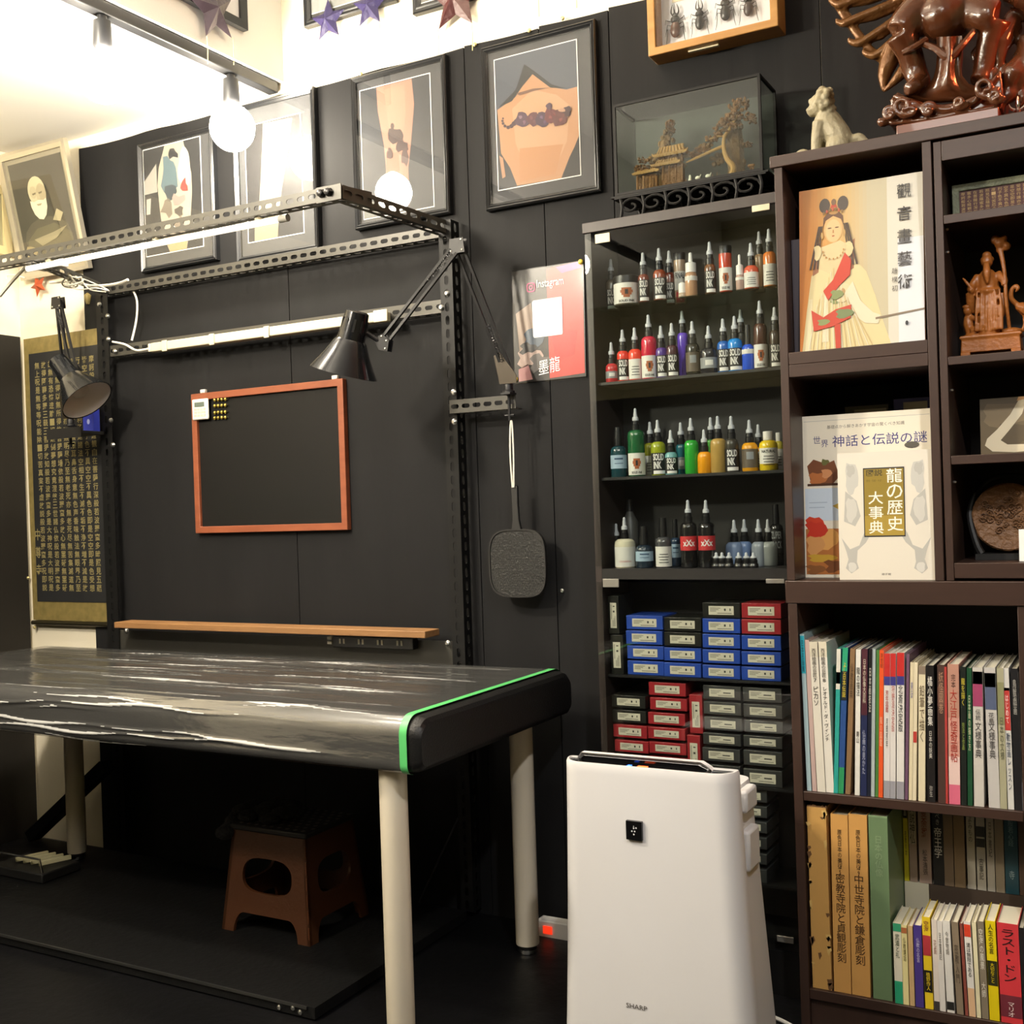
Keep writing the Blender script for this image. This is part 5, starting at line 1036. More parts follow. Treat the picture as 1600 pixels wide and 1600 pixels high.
def ryu(d, tx):
    d('ddd6c8', rect(0, 0, 1, 1)); g = 'b5b3ac'
    for sx in (0, 1):
        m = (lambda p: [(1-x, y) for x, y in p]) if sx else (lambda p: p)
        d('c3c1ba', m(el(.15, .80, .07, .13, 14, .15))); d(g, m(el(.14, .86, .045, .05, 12, .2))); d(g, m([(.08, .7), (.2, .62), (.24, .50), (.18, .42), (.06, .46)])); d('c9c6be', m(el(.14, .55, .06, .10, 12, .15)))
        d(g, m([(.03, .33), (.12, .24), (.22, .27), (.27, .36), (.30, .40), (.34, .38), (.33, .34), (.29, .29), (.2, .23), (.19, .14), (.21, .09), (.13, .05), (.07, .09), (.1, .16), (.08, .22)])); d('ddd6c8', m(el(.31, .365, .015, .015, 8)))
        d('d0cdc5', m(el(.14, .10, .045, .04, 12, .1)))
    d('2e2e36', rect(.275, .335, .71, .875)); d('8f7a34', rect(.285, .345, .70, .865)); d('a58c3e', rect(.285, .345, .70, .5))
    for i, ch in enumerate('龍の歴史'): tx(ch, 'f3efe2', .605, .81-.125*i, .165, .11, bold=.006)
    for i, ch in enumerate('大事典'): tx(ch, 'f3efe2', .405, .64-.115*i, .155, .10, bold=.006)
    tx('図説', '2c2a22', .395, .835, .17, .05, bold=.006); tx('歴史・伝説・大全', '5c5022', .39, .775, .16, .018); tx('遊子館', '4a453c', .5, .045, .10, .016)
x0, x1 = pY(1309, 800, 2.335).x, pY(1458, 800, 2.335).x
cover_book('grey white book with pale dragons and a gold title panel', x0, x1, 2.334, .9465, pY(1400, 704, 2.345).z-.9465, .022, .05, ryu, '5a5684')
# things dimly seen behind them
for k, (px0, px1, pyt, col, lab) in enumerate(((1396, 1452, 624, '4a4c86', 'blue carton with pale sticker peeping out behind the cream book'), (1320, 1388, 636, '6d6a60', 'grey carton top peeping out behind the cream book'))):
    a = pY(px0, pyt, 2.50); c = pY(px1, pyt, 2.50); bx = T('carton', lab, 'box', ((a.x+c.x)/2, 2.54, .9465), 'cartons behind the face-out books')
    part('box', MB(M('carton_'+col, col, .5)).box(a.x, min(c.x, -.34), 2.50, 2.60, .9465, a.z), bx); part('sticker', MB(stk).box(a.x+.02, min(c.x, -.34)-.004, 2.4992, 2.4997, a.z-.03, a.z-.008), bx)
for k in range(4):
    x = -.6095+.006*k; thing('book', MB(M('dark_spine', '38323a', .5)).box(-.6098, -.588, 2.36+.05*k, 2.404+.05*k, 1.4185, 1.66-.02*k), ['dark book edge nearest the front behind the goddess book', 'second dark book edge behind the goddess book', 'third dark book edge behind the goddess book', 'rearmost dark book edge behind the goddess book'][k], 'book', (-.6, 2.36+.05*k, 1.4185), 'books behind the goddess book')

# ------------------------------------------------------------------ rows of books, spine out
def spine_book(label, xb0, xb1, y, z0, h, depth, col, bands=(), texts=(), lean=0., group=None, page_top=True, worn=False):
    """spine out; bands: (from, to, colour) of the height, texts: (string, colour, centre, length, width[, dx])"""
    t = T('book', label, 'book', ((xb0+xb1)/2, y, z0), group); sx = lean*h
    def X(x, f): return x+sx*f
    c = M('spine_'+col, col, .38); b = MB(c); w = xb1-xb0; ct = min(.0012, w*.12)
    def slab(xa, xc, ya, yb_, f0, f1): 
        return b.add([(X(xx, f), yy, z0+h*f) for f in (f0, f1) for yy in (ya, yb_) for xx in (xa, xc)], [(0, 2, 3, 1), (4, 5, 7, 6), (0, 1, 5, 4), (2, 6, 7, 3), (0, 4, 6, 2), (1, 3, 7, 5)])
    slab(xb0, xb1, y, y+ct, 0, 1); slab(xb0, xb0+ct, y+ct, y+depth, 0, 1); slab(xb1-ct, xb1, y+ct, y+depth, 0, 1)
    for f0, f1, cl in bands:
        b.use(M('spine_'+cl, cl, .4)); b.poly([(X(xb0+.0002, f0), y-.0004, z0+h*f0), (X(xb1-.0002, f0), y-.0004, z0+h*f0), (X(xb1-.0002, f1), y-.0004, z0+h*f1), (X(xb0+.0002, f1), y-.0004, z0+h*f1)])
    if worn:
        rd = random.Random(4)
        for i in range(26): b.use(M('spine_'+('6a4a2a' if i % 2 else 'd3b06a'), '6a4a2a' if i % 2 else 'd3b06a', .8)); f = rd.random(); xx = rd.choice((xb0+w*.06, xb1-w*.08, xb0+w*rd.random())); b.poly([(X(xx, f)+a_*.004, y-.0006, z0+h*f+c_*.007) for a_, c_ in blob(0, 0, rd.uniform(.5, 1.3), rd.uniform(.4, 2), 7, .4)] if w > .01 else [])
        for i in range(16): b.use(M('spine_6a4a2a', '6a4a2a', .8)); b.sph((xb0+w*(i+.5)/16, y+.004, z0+h), (.003, .004, .002+.003*rd.random()), 6, 4)
    cv = part('cover', b, t, smooth=0)
    b = MB(paper_m); xa, xc = xb0+ct+.0002, xb1-ct-.0002
    b.add([(X(xx, f), yy, z0+h*f) for f in (.006, .988) for yy in (y+ct+.0002, y+depth-.002) for xx in (xa, xc)], [(0, 2, 3, 1), (4, 5, 7, 6), (0, 1, 5, 4), (2, 6, 7, 3), (0, 4, 6, 2), (1, 3, 7, 5)]); part('pages', b, t)
    if texts:
        b = MB(let_k); vv = Vector((sx, 0, h)).normalized()
        for s_, cl, f, ln_, wd, *dx in texts:
            b.use(M('spine_'+cl, cl, .5)); b.text(s_, (X((xb0+xb1)/2, f)+(dx[0] if dx else 0), y-.0008, z0+h*f), wd*w, ln_*h, (1, 0, 0), vv, True, .004)
        part('lettering', b, cv, smooth=0)
    return t
Z5 = .5095; G = 'tall books on the upper shelf of the lower bookcase'
YS = BY0+.008
def row(bk, z0, y, depth, G, rowname, gap=.0006):
    used = []
    for lab, xt0, xt1, xb0, xb1, ytop, col, bands, texts in bk:
        a = pY(xb0, 1230 if z0 > .4 else 1550, y).x; c = pY(xb1, 1230 if z0 > .4 else 1550, y).x
        used.append([lab, a, c, ytop, col, bands, texts, xt0, xt1])
    return used
UP = [('pale blue thin book leaning at the far left of the upper row', 1249, 1257, 1261, 1268, 991, '9fb6bd', [(.75, .99, '2c9fb4')], [('日本名画館', '1d4a58', .86, .2, .6)]),
      ('pinkish white book behind the pale blue one in the upper row', 1257, 1263, 1269, 1276, 1000, 'b9a09a', [], []),
      ('white spine book with black title, left of two matching ones', 1264, 1277, 1277, 1290, 1003, 'd9d3c6', [(.90, 1, 'cfc8b4')], [('西洋絵画の巨匠', '2a2622', .86, .19, .5), ('7', '2a2622', .745, .025, .35), ('ピカソ', '1e1a18', .64, .13, .62)]),
      ('white spine book with black title, right of two matching ones', 1278, 1291, 1290, 1303, 1003, 'e0dbd0', [(.90, 1, 'd8d0ba')], [('西洋絵画の巨匠', '2a2622', .86, .19, .5), ('8', '2a2622', .745, .025, .35), ('レオナルド・ダ・ヴィンチ', '1e1a18', .52, .36, .5)]),
      ('turquoise book with white top in the upper row', 1307, 1315, 1302, 1309, 1014, '2f9a90', [(.72, 1, 'd8d4c8'), (.76, .84, 'c8463a')], []),
      ('deep green and blue book with yellow lettering', 1316, 1327, 1309, 1318, 1012, '2c4c86', [(.84, 1, '2f9a72'), (.0, .18, '2c8a58'), (.64, .84, '232a2c')], [('よし日本伝説', 'd8c03c', .78, .24, .6)]),
      ('tan brown book in the upper row between green and white', 1328, 1336, 1320, 1328, 1014, '84684a', [], [('仏教画典', '4a3824', .78, .24, .6)]),
      ('white book with black title on drawing, left of the dark red one', 1337, 1345, 1335, 1343, 1015, 'e0ddd4', [], [('龍の描法', '2a2624', .78, .20, .7), ('青山', '3a3634', .4, .08, .6)]),
      ('dark red over navy book in the upper row', 1346, 1356, 1344, 1354, 1014, '232a4c', [(.55, 1, '4c2630')], [('日本の仏像大百科', 'cfc6b0', .78, .3, .5), ('仏画の見かた', 'b0b4c8', .3, .3, .5)]),
      ('black thin book with pale lettering in the upper row', 1357, 1362, 1354, 1360, 1014, '1e2230', [(.56, 1, '1a1818')], [('日本画技法', 'cfcac0', .72, .3, .6)]),
      ('pale grey blue thin book beside the green one', 1362, 1368, 1360, 1366, 1014, 'a9b4b4', [], []),
      ('green thin book beside the bright orange one', 1369, 1374, 1367, 1372, 1016, '4a7a3c', [], []),
      ('bright orange book in the upper row', 1374, 1381, 1372, 1379, 1016, 'e0582a', [], [('浮世絵', '7a2a18', .93, .10, .6), ('龍の図鑑', 'f0b090', .45, .2, .6)]),
      ('white book with red and blue top band, left of three', 1381, 1391, 1380, 1390, 1021, 'ddd8d4', [(.84, 1, 'c0302c'), (.78, .84, '3c3a80'), (0, .12, '9a98a0')], [('芳年図鑑', 'a03a34', .67, .15, .5), ('月岡芳年', '3a3634', .45, .2, .35)]),
      ('white book with red and blue top band, middle of three', 1391, 1400, 1390, 1399, 1021, 'ddd8d4', [(.84, 1, 'c0302c'), (.78, .84, '3c3a80'), (0, .12, '9a98a0')], [('狩野派決定版', 'b06058', .62, .32, .55)]),
      ('white book with red and blue top band, right of three', 1401, 1413, 1400, 1412, 1020, 'e2ded8', [(.84, 1, 'c0302c'), (.78, .84, '3c3a80'), (0, .12, '9a98a0')], [('北斎決定版', '2e2a2a', .62, .32, .6)]),
      ('mauve thin book right of the three banded ones', 1416, 1421, 1413, 1418, 1022, '6d5068', [], []),
      ('cream thin book, left of two beside the mauve one', 1422, 1428, 1419, 1425, 1035, 'dccfae', [], [('美術', '5a5a90', .8, .12, .6)]),
      ('cream thin book, right of two beside the mauve one', 1428, 1434, 1425, 1431, 1035, 'e2d6b8', [(.42, .5, 'b84038')], []),
      ('cream book with brown pencil drawing title', 1435, 1445, 1434, 1445, 1041, 'e0d4b4', [(.94, 1, '8a7a6a')], [('鉛筆で描く', '6a5a44', .65, .42, .75)]),
      ('black book with white title on dream paintings', 1446, 1461, 1448, 1461, 1040, '1e1b1b', [], [('橘小夢画集', 'e8e4da', .74, .36, .62), ('日本の妖美', 'cfcac0', .42, .2, .4), ('弥生', 'a8a49c', .08, .08, .4)]),
      ('dark brown mottled book left of the pink one', 1464, 1477, 1465, 1477, 1039, '4a3630', [(.7, .84, '6a4a40')], [('妖怪図巻', 'b08a70', .8, .3, .6)]),
      ('red thin book between brown and pink ones', 1475, 1479, 1477, 1481, 1042, 'b0403c', [], []),
      ('pink book with red brush title', 1480, 1498, 1482, 1500, 1038, 'd09a8c', [(.62, 1, 'b98a78'), (0, .14, 'd66a84'), (.14, .34, 'e6c8c0')], [('大江戸怪奇画帖', 'a02c20', .56, .52, .62), ('完本', '4a2a20', .88, .1, .4)]),
      ('black book with yellow title beside the green one', 1500, 1509, 1501, 1510, 1042, '1d221e', [], [('龍を描く', 'c8b83a', .82, .2, .65), ('技法と作品', '8a9a48', .5, .2, .5)]),
      ('dark green book with pale lettering', 1510, 1519, 1511, 1519, 1044, '1f4a30', [], [('日本画の描き方', 'cfd0a8', .6, .4, .5)]),
      ('white pattern dictionary with a purple flower, left of two', 1519, 1535, 1521, 1537, 1043, 'c9c4bc', [(.72, .97, 'a04468'), (.88, .97, '6a5a88')], [('文様事典', '4a4644', .48, .26, .6), ('伝統', '5a5654', .66, .08, .5)]),
      ('white pattern dictionary with a blue flower, right of two', 1537, 1555, 1544, 1562, 1043, 'c4c0bc', [(.70, .96, '56607c'), (.86, .96, '2e3038')], [('文様事典', '4a4644', .48, .26, .55), ('花鳥', '5a5654', .64, .08, .5)]),
      ('cream green book left of the one with a red oval', 1557, 1566, 1562, 1573, 1044, 'a8a488', [(.6, .9, '8a8a64')], [('日本の文様', '5a5a44', .5, .3, .55)]),
      ('white book with a red oval near the top', 1566, 1577, 1574, 1584, 1044, 'd4d2cc', [(.56, .86, 'c0403c'), (.84, .86, 'd4d2cc')], [('はじめて', 'f0e0dc', .71, .2, .5), ('動物画レッスン', '3a4458', .34, .4, .6)]),
      ('black book with pale script right of the red oval one', 1578, 1590, 1585, 1597, 1045, '1f1e20', [], [('鳥獣戯画', 'a8a49c', .8, .25, .5)]),
      ('black patterned book at the right end of the upper row', 1591, 1600, 1598, 1612, 1048, '262427', [(.0, .2, '56545a')], [])]
for lab, xt0, xt1, xb0, xb1, ytop, col, bands, texts in UP:
    a, c = pY(xb0, 1236, YS).x, pY(xb1, 1236, YS).x; tt = pY((xt0+xt1)/2, ytop, YS); h = tt.z-Z5; ln_ = (pY(xt0, ytop, YS).x-a)/h
    if c > -.1935: ln_ = min(ln_, 0); c = min(c, -.1935)
    a = max(a, -.6075)
    if a+ln_*h < -.6075: ln_ = (-.6075-a)/h
    spine_book(lab, a+.0003, c-.0003, YS+random.Random(lab).random()*.002, Z5, h, .20 if h < .25 else .215, col, bands, texts, ln_, G)
# lowest shelf: four big volumes
Z6 = .0990; G = 'big volumes at the left of the lowest shelf'
for lab, xt0, xt1, xb0, xb1, ytop, col, bands, texts, worn in (
    ('worn tan volume with frayed peeling spine', 1260, 1295, 1270, 1300, 1262, 'c79a58', [], [], True),
    ('tan slipcase volume with black title, left of two matching ones', 1297, 1322, 1303, 1330, 1273, 'd09c58', [], [('原色日本の美術5', '3a2a18', .79, .25, .26), ('密教寺院と貞観彫刻', '4a3218', .42, .50, .55)], False),
    ('tan slipcase volume with black title, right of two matching ones', 1325, 1351, 1331, 1360, 1273, 'd09c58', [], [('原色日本の美術9', '3a2a18', .79, .25, .26), ('中世寺院と鎌倉彫刻', '4a3218', .42, .50, .55)], False),
    ('large sage green volume beside the tan slipcases', 1356, 1384, 1364, 1394, 1275, '6d8560', [(.99, 1, '86a078')], [('日本の仏像', '8aa07a', .78, .22, .4)], False)):
    a, c = pY(xb0, 1553, YS).x, pY(xb1, 1553, YS).x; h = pY((xt0+xt1)/2, ytop, YS).z-Z6; ln_ = (pY(xt0, ytop, YS).x-a)/h
    spine_book(lab, max(a, -.607)+.0003, c-.0003, YS+.002, Z6, h, .25, col, bands, texts, max(ln_, -.02), G, worn=worn)
# front row of paperbacks
YFp = BY0+.006; G = 'paperbacks in front on the lowest shelf'
FR_ = [('white and green paperback, leftmost of the front row', 1395, 1410, 1399, 1412, 1443, 'ddd6c0', [(.0, .28, '2c9a70'), (.9, 1, '3a9a70')], [('武道と礼', '3a4a30', .72, .3, .5)]),
       ('cream yellow paperback with lettering, second of the front row', 1409, 1419, 1412, 1421, 1446, 'e4d79a', [(.90, .97, 'b06a40')], [('仏教講話', '6a6030', .7, .3, .5)]),
       ('tan paperback left of the purple one', 1419, 1428, 1422, 1430, 1447, 'c9a878', [], []),
       ('purple paperback in the front row', 1428, 1439, 1431, 1444, 1446, '4a3a84', [], [('仏教の名言', 'c8c0dc', .7, .3, .4)]),
       ('yellow, red and black paperback in the front row', 1440, 1455, 1446, 1459, 1433, 'e8c82c', [(.18, .42, '1c1a18'), (.58, .8, 'b03a40'), (.0, .04, 'e8c82c')], [('空海', '7a2a30', .90, .12, .6), ('植野作人', 'e8c82c', .3, .2, .5)]),
       ('pale pink paperback in the front row', 1455, 1463, 1460, 1469, 1437, 'e4d8cc', [(0, .10, '3a3634')], [('花鏡', 'a07a70', .7, .16, .5)]),
       ('white paperback left of the wider white one', 1463, 1471, 1469, 1478, 1439, 'e2dcd4', [], [('日本霊異記', '6a645c', .72, .3, .45)]),
       ('wider white paperback with small black foot mark', 1472, 1485, 1480, 1492, 1439, 'e6e2da', [(.03, .12, '2a2826')], [('今昔物語', '5a544c', .76, .25, .42)]),
       ('grey brown paperback in the front row', 1486, 1499, 1495, 1506, 1441, '8a7a66', [], [('密教入門', '4a3e30', .55, .42, .55)]),
       ('thin dark red paperback in the front row', 1499, 1504, 1508, 1513, 1443, '8a4a40', [], []),
       ('white paperback with red square at the top', 1505, 1517, 1514, 1525, 1440, 'e9e4dc', [(.84, .97, 'd8452c'), (0, .3, 'e0b890')], [('道は無限である', '2a2622', .60, .36, .6)]),
       ('cream thin paperback beside the grey brown one', 1518, 1525, 1526, 1533, 1441, 'e8deb8', [], []),
       ('grey paperback with white block lettering', 1526, 1538, 1534, 1545, 1440, '847866', [], [('空海の風景', 'e8e2d4', .72, .42, .62), ('大師', 'e8e2d4', .3, .16, .6)]),
       ('bright yellow paperback with black lettering', 1539, 1555, 1546, 1562, 1439, 'e4cc18', [(.35, .6, '2a2a18')], [('人生の名言', '1e1a10', .82, .30, .5), ('大切なこと', 'e4cc18', .48, .2, .4)]),
       ('thick red paperback with bold black title at the right', 1557, 1590, 1564, 1598, 1443, 'cc3a40', [(.06, .28, '6a2a34')], [('ラスト・ドン', '1a1414', .68, .52, .60), ('マリオ', 'e8dcd4', .14, .14, .3)]),
       ('dark paperback behind the red one at the picture edge', 1591, 1602, 1599, 1612, 1450, '1f1c1e', [], [])]
for lab, xt0, xt1, xb0, xb1, ytop, col, bands, texts in FR_:
    a, c = pY(xb0, 1580, YFp).x, pY(xb1, 1580, YFp).x; h = pY((xt0+xt1)/2, ytop, YFp).z-Z6; ln_ = (pY(xt0, ytop, YFp).x-a)/h
    c = min(c, -.1935)
    if c-a > .003: spine_book(lab, a+.0003, c-.0003, YFp, Z6, h, .108, col, bands, texts, max(min(ln_, .0), -.05), G)
# lying books that raise the back row
YR = BY0+.165; zr = pY(1430, 1379, YR).z
lv = [('5a4a38', .026), ('8a8272', .022), ('6a2a2a', .03), ('cfc8a8', .034)]; z = Z6; k = 0
XGR = pY(1394, 1553, YS).x+.002; x0, x1 = max(pY(1402, 1420, YR).x, XGR), -.194
hts = [(zr-.0006-Z6)*f for f in (.3, .3, .4)]
xm = pY(1451, 1400, YR).x
for k, (hh, col, xa_, xb_) in enumerate(((hts[0], '3a3028', x0, x1), (hts[1], '463a2e', x0, x1), (hts[2], 'cfc7ae', x0, xm), (hts[2], '4a3c30', xm+.001, x1))):
    bk = T('book', ['lowest lying book under the raised back row', 'middle lying book under the raised back row', 'cream lying book under the left end of the raised back row', 'brown lying book under the right part of the raised back row'][k], 'book', ((xa_+xb_)/2, YR, z), 'lying books on the lowest shelf')
    part('cover', MB(M('spine_'+col, col, .6)).box(xa_, xb_, YR+.004, YR+.012, z, z+hh-.0006), bk); part('pages', MB(paper_m).box(xa_+.002, xb_-.002, YR+.0122, YR+.13, z+.0005, z+hh-.001), bk); z += hh if k < 2 else 0
z += hts[2]
G = 'raised back row on the lowest shelf'
YB2 = YR+.006; zb2 = z+.0002; tz = .484
for lab, xb0, xb1, col, bands, texts, dz in (
    ('black and yellow book, leftmost of the raised back row', 1405, 1421, 'd2c62c', [(.75, 1, '1e1c18')], [('真言', 'd8d0b0', .88, .2, .6), ('密教の本', '6a6428', .45, .3, .4)], 0),
    ('pale book with black lettering, second of the raised back row', 1422, 1434, 'a08a78', [(.45, 1, 'b9ac94')], [('真説神仏', '26221e', .70, .5, .7)], .0),
    ('pinkish beige book in the raised back row', 1437, 1456, 'ab9284', [], [('曼荼羅', '8a4a38', .72, .36, .5), ('松本清張', '4a3e36', .25, .3, .4)], 0),
    ('black book with white title in the raised back row', 1459, 1476, '1c1b1e', [], [('恐るべき', 'b8b4ac', .85, .28, .4), ('帝王学', 'e4e0d8', .50, .36, .7)], 0),
    ('tan plain book, left of two in the raised back row', 1476, 1491, '85705a', [], [], 0), ('tan plain book, right of two in the raised back row', 1492, 1509, '8d7556', [], [], 0),
    ('white book with grey script in the raised back row', 1512, 1525, 'b9b2a2', [], [('よみもの', '5a5448', .7, .3, .5)], 0), ('white book with black blocks in the raised back row', 1527, 1541, 'b5ae9e', [(.62, .74, '2a2824'), (.5, .6, '2a2824')], [('古事記', '3a362e', .25, .25, .5)], 0),
    ('narrow white book right of the one with black blocks', 1543, 1555, 'b2ab9c', [], [('日本書紀', '55504a', .6, .4, .45)], 0), ('beige plain book left of the teal one', 1556, 1570, '948670', [], [], 0),
    ('dark teal book in the raised back row', 1571, 1592, '234c58', [], [('般若心経', '7a9aa0', .7, .3, .4), ('寺', '9ab0b4', .22, .1, .4)], 0), ('brown book at the right end of the raised back row', 1593, 1612, '5a4638', [], [], 0)):
    a, c = max(pY(xb0, 1370, YB2).x, XGR), pY(xb1, 1370, YB2).x; c = min(c, -.1945)
    if c-a > .004: spine_book(lab, a, c-.0004, YB2, zb2, min(tz-zb2-.012, .185), .12, col, bands, texts, 0, G)

# ------------------------------------------------------------------ small things on the right display shelves
a = pY(1487, 262, 2.40); c = pY(1490, 330, 2.40); z0 = 1.6553
t = T('plaque', 'green grey framed plaque with rows of gold script on dark red', 'plaque', (-.16, 2.40, z0)); x0 = a.x; x1 = x0+.30; z1 = z0+.074; yv = 2.39
stone = M('green_stone', '6f7360', .7, bump=(120, .5), var=(30, '868a72', .3)); b = MB(stone)
def rg(i, yy): return [(x0+i, yy, z0+i), (x1-i, yy, z0+i), (x1-i, yy, z1-i), (x0+i, yy, z1-i)]
b.loft([rg(0, yv+.02), rg(0, yv), rg(.013, yv+.002), rg(.013, yv+.02)], cap=False); part('frame', b, t, bevel=.002)
part('panel', MB(M('plaque_red', '4a2626', .6)).box(x0+.012, x1-.012, yv+.006, yv+.018, z0+.012, z1-.012), t)
b = MB(M('script_gold', 'a98a5c', .45, .3)); s_ = sutra*2; k = 0
for i in range(24):
    for j in range(6): b.text(s_[k], (x0+.02+.0112*i, yv+.0052, z1-.019-.0075*j), .0075, .0062); k += 1
part('lettering', b, t, smooth=0)
# carved sage with a crane
bx_w = M('boxwood', 'a8662c', .38, spec=.5, bump=(160, .25, .004), var=(14, '8f5222', .3))
z0 = 1.3814; cx, cy = pY(1549, 540, 2.40).x, 2.41; t = T('wood_carving', 'carved boxwood figure of a robed old man with staff and crane on a stand', 'carving', (cx, cy, z0))
b = MB(bx_w); hw = .055
b.loft([[(cx+x*k, cy+y*k*.8, z0+z) for x, y in ((-hw, -.035), (hw, -.035), (hw, .035), (-hw, .035))] for k, z in ((1.0, .012), (.97, .035), (.97, .038), (1.04, .041), (1.0, .046))])
for sx in (-1, 1):
    for sy in (-1, 1): b.box(cx+sx*hw-(.018 if sx > 0 else 0), cx+sx*hw+(.018 if sx < 0 else 0), cy+sy*.026-.006, cy+sy*.026+.006, z0, z0+.0125)
part('stand', b, t, bevel=.0015)
F_ = lambda x, z, y=0: Vector((cx+x, cy+y, z0+.046+z))
b = MB(bx_w)
b.tube([F_(-.006, -.002), F_(-.005, .04), F_(-.003, .08), F_(-.004, .115), F_(-.004, .130)], [.026, .022, .021, .019, .008], 12, 4)
b.sph(F_(-.004, .146, -.004), (.0115, .012, .014), 12, 9); b.sph(F_(-.004, .158, -.003), (.009, .009, .008)); b.tube([F_(-.004, .140, -.014), F_(-.003, .120, -.022), F_(-.002, .098, -.023)], [.006, .008, .002], 8, 3)
b.sph(F_(-.014, .150), (.003, .004, .005)); b.sph(F_(.006, .150), (.003, .004, .005))
b.tube([F_(-.020, .118), F_(-.034, .095, -.012), F_(-.030, .088, -.024)], [.010, .008, .005], 8, 4); b.tube([F_(-.030, .09, -.02), F_(-.040, .105, -.022), F_(-.048, .116, -.02)], [.004, .0035, .002], 6, 3); b.tube([F_(-.034, .085, -.01), F_(-.036, .06, -.006), F_(-.030, .045)], [.011, .008, .002], 8, 3)
b.tube([F_(.014, .118), F_(.026, .105, -.010), F_(.027, .092, -.016)], [.010, .008, .005], 8, 4); b.tube([F_(.020, .08), F_(.024, .055), F_(.018, .03)], [.010, .010, .002], 8, 3)
for i in range(6): b.tube([F_(-.022+.008*i, .088, -.018), F_(-.024+.009*i, .05, -.022), F_(-.026+.0095*i, .006, -.024)], [.002, .0035, .003], 6, 3)
b.tube([F_(-.025, .088, -.004), F_(-.004, .085, -.021), F_(.018, .088, -.004)], .005, 6, 3)
sculpt(part('figure', b, t), .0020, 2)
b = MB(bx_w); b.tube([F_(.034, .0, -.006), F_(.030, .06, -.016), F_(.028, .12, -.014), F_(.020, .17, -.008), F_(.012, .185, -.004)], [.004, .0038, .004, .0055, .007], 8, 4)
for x, z, r in ((.022, .178, .012), (.032, .170, .009), (.012, .186, .009), (.028, .186, .007), (.020, .165, .007)): b.sph(F_(x, z, -.006), r, 8, 6)
sculpt(part('staff', b, t), .0020, 2)
b = MB(bx_w); b.tube([F_(.046, .052), F_(.060, .046), F_(.072, .034), F_(.078, .026)], [.006, .013, .011, .003], 8, 4); b.tube([F_(.047, .055), F_(.038, .068, -.006), F_(.040, .084, -.008), F_(.048, .090, -.010), F_(.051, .084, -.012), F_(.046, .078, -.012)], [.006, .005, .0045, .004, .004, .0012], 8, 4)
b.tube([F_(.058, .04), F_(.060, .016), F_(.054, .0)], .003, 6, 3); b.tube([F_(.064, .04, .006), F_(.068, .018, .006), F_(.06, .0, .004)], .003, 6, 3); b.sph(F_(.035, .003), (.022, .018, .008)); sculpt(part('crane', b, t), .0018, 2)
b = MB(bx_w); b.sph(F_(-.042, .052, -.004), (.009, .009, .010)); b.sph(F_(-.042, .060, -.004), (.011, .010, .005)); b.tube([F_(-.042, .046), F_(-.042, .026), F_(-.036, .002)], [.006, .011, .010], 8, 3); b.tube([F_(-.036, .038, -.004), F_(-.024, .034, -.010), F_(-.016, .04, -.014)], [.006, .005, .004], 8, 3); b.tube([F_(-.034, .010, -.006), F_(-.018, .012, -.014), F_(-.004, .006, -.02)], [.010, .009, .006], 8, 3); b.sph(F_(-.030, .0, 0), (.024, .022, .007)); sculpt(part('child_figure', b, t), .0020, 2)
# painted square picture, white swan neck brush stroke
z0 = 1.1894; xx = pY(1531, 660, 2.43).x
def swirl(d, tx):
    d('7a6a50', rect(0, 0, 1, 1)); d('8f7c5e', el(.3, .7, .28, .22, 14, .15)); d('5f5442', el(.75, .45, .2, .3, 14, .2)); d('6a5c46', el(.4, .35, .2, .2, 14, .2))
    d('f2e4c4', [(.46, .94), (.36, .70), (.20, .45), (.08, .30), (.05, .18), (.14, .07), (.40, .04), (1, .08), (1, .22), (.6, .17), (.32, .18), (.24, .26), (.34, .42), (.50, .70), (.56, .96)]); d('e8b478', [(.44, .93), (.56, .96), (.58, 1), (.46, 1)])
    d('c22c22', [(.56, .78), (.76, .86), (.80, .70), (.66, .66)]); d('c22c22', el(.72, .52, .05, .06, 9, .3)); d('a83226', [(.60, 1), (.8, 1), (.74, .86), (.64, .86)])
cover_book('square painted card with a curved white stroke and red marks', xx, xx+.155, 2.432, z0, pY(1560, 622, 2.44).z-z0, .006, .06, swirl, '8a7a5c', 'picture card')
# round carved plaque on a dark stand
z0 = .9814; cx = pY(1575, 830, 2.42).x; rr_ = .068; cz = z0+.084; yv = 2.43
t = T('round_plaque', 'round carved brown relief disc on a dark stand', 'carved disc', (cx, yv, z0))
cb = M('carved_brown', '7a5638', .5, bump=(70, .8, .01), var=(26, '946a46', .35)); b = MB(cb).lathe((cx, yv+.012, cz), [(rr_*.96, 0), (rr_, .002), (rr_, .009), (rr_*.95, .012), (rr_*.90, .010)], 40, (0, -1, 0)); rd = random.Random(8)
for i in range(34): a_ = rd.random()*6.28; q_ = rd.random()**.5*rr_*.78; r = rd.uniform(.005, .011); p = Vector((cx+q_*math.cos(a_), yv+.001, cz+q_*math.sin(a_))); b.tube([p+Vector((r*(1-k/14)*math.cos(k*.8), -.0015, r*(1-k/14)*math.sin(k*.8))) for k in range(13)], .0014, 5)
part('disc', b, t)
b = MB(BLK); b.box(cx-.06, cx+.06, yv-.025, yv+.04, z0, z0+.012)
for s in (-1, 1): b.tube([(cx+s*.05, yv-.010, z0+.012), (cx+s*.060, yv-.008, z0+.035), (cx+s*.072, yv+.006, z0+.09), (cx+s*.062, yv+.02, z0+.135)], [.008, .007, .006, .004], 8, 4)
b.tube([(cx-.06, yv+.022, z0+.13), (cx-.03, yv+.024, z0+.162), (cx+.03, yv+.024, z0+.162), (cx+.06, yv+.022, z0+.13)], .006, 8, 4); part('stand', b, t)
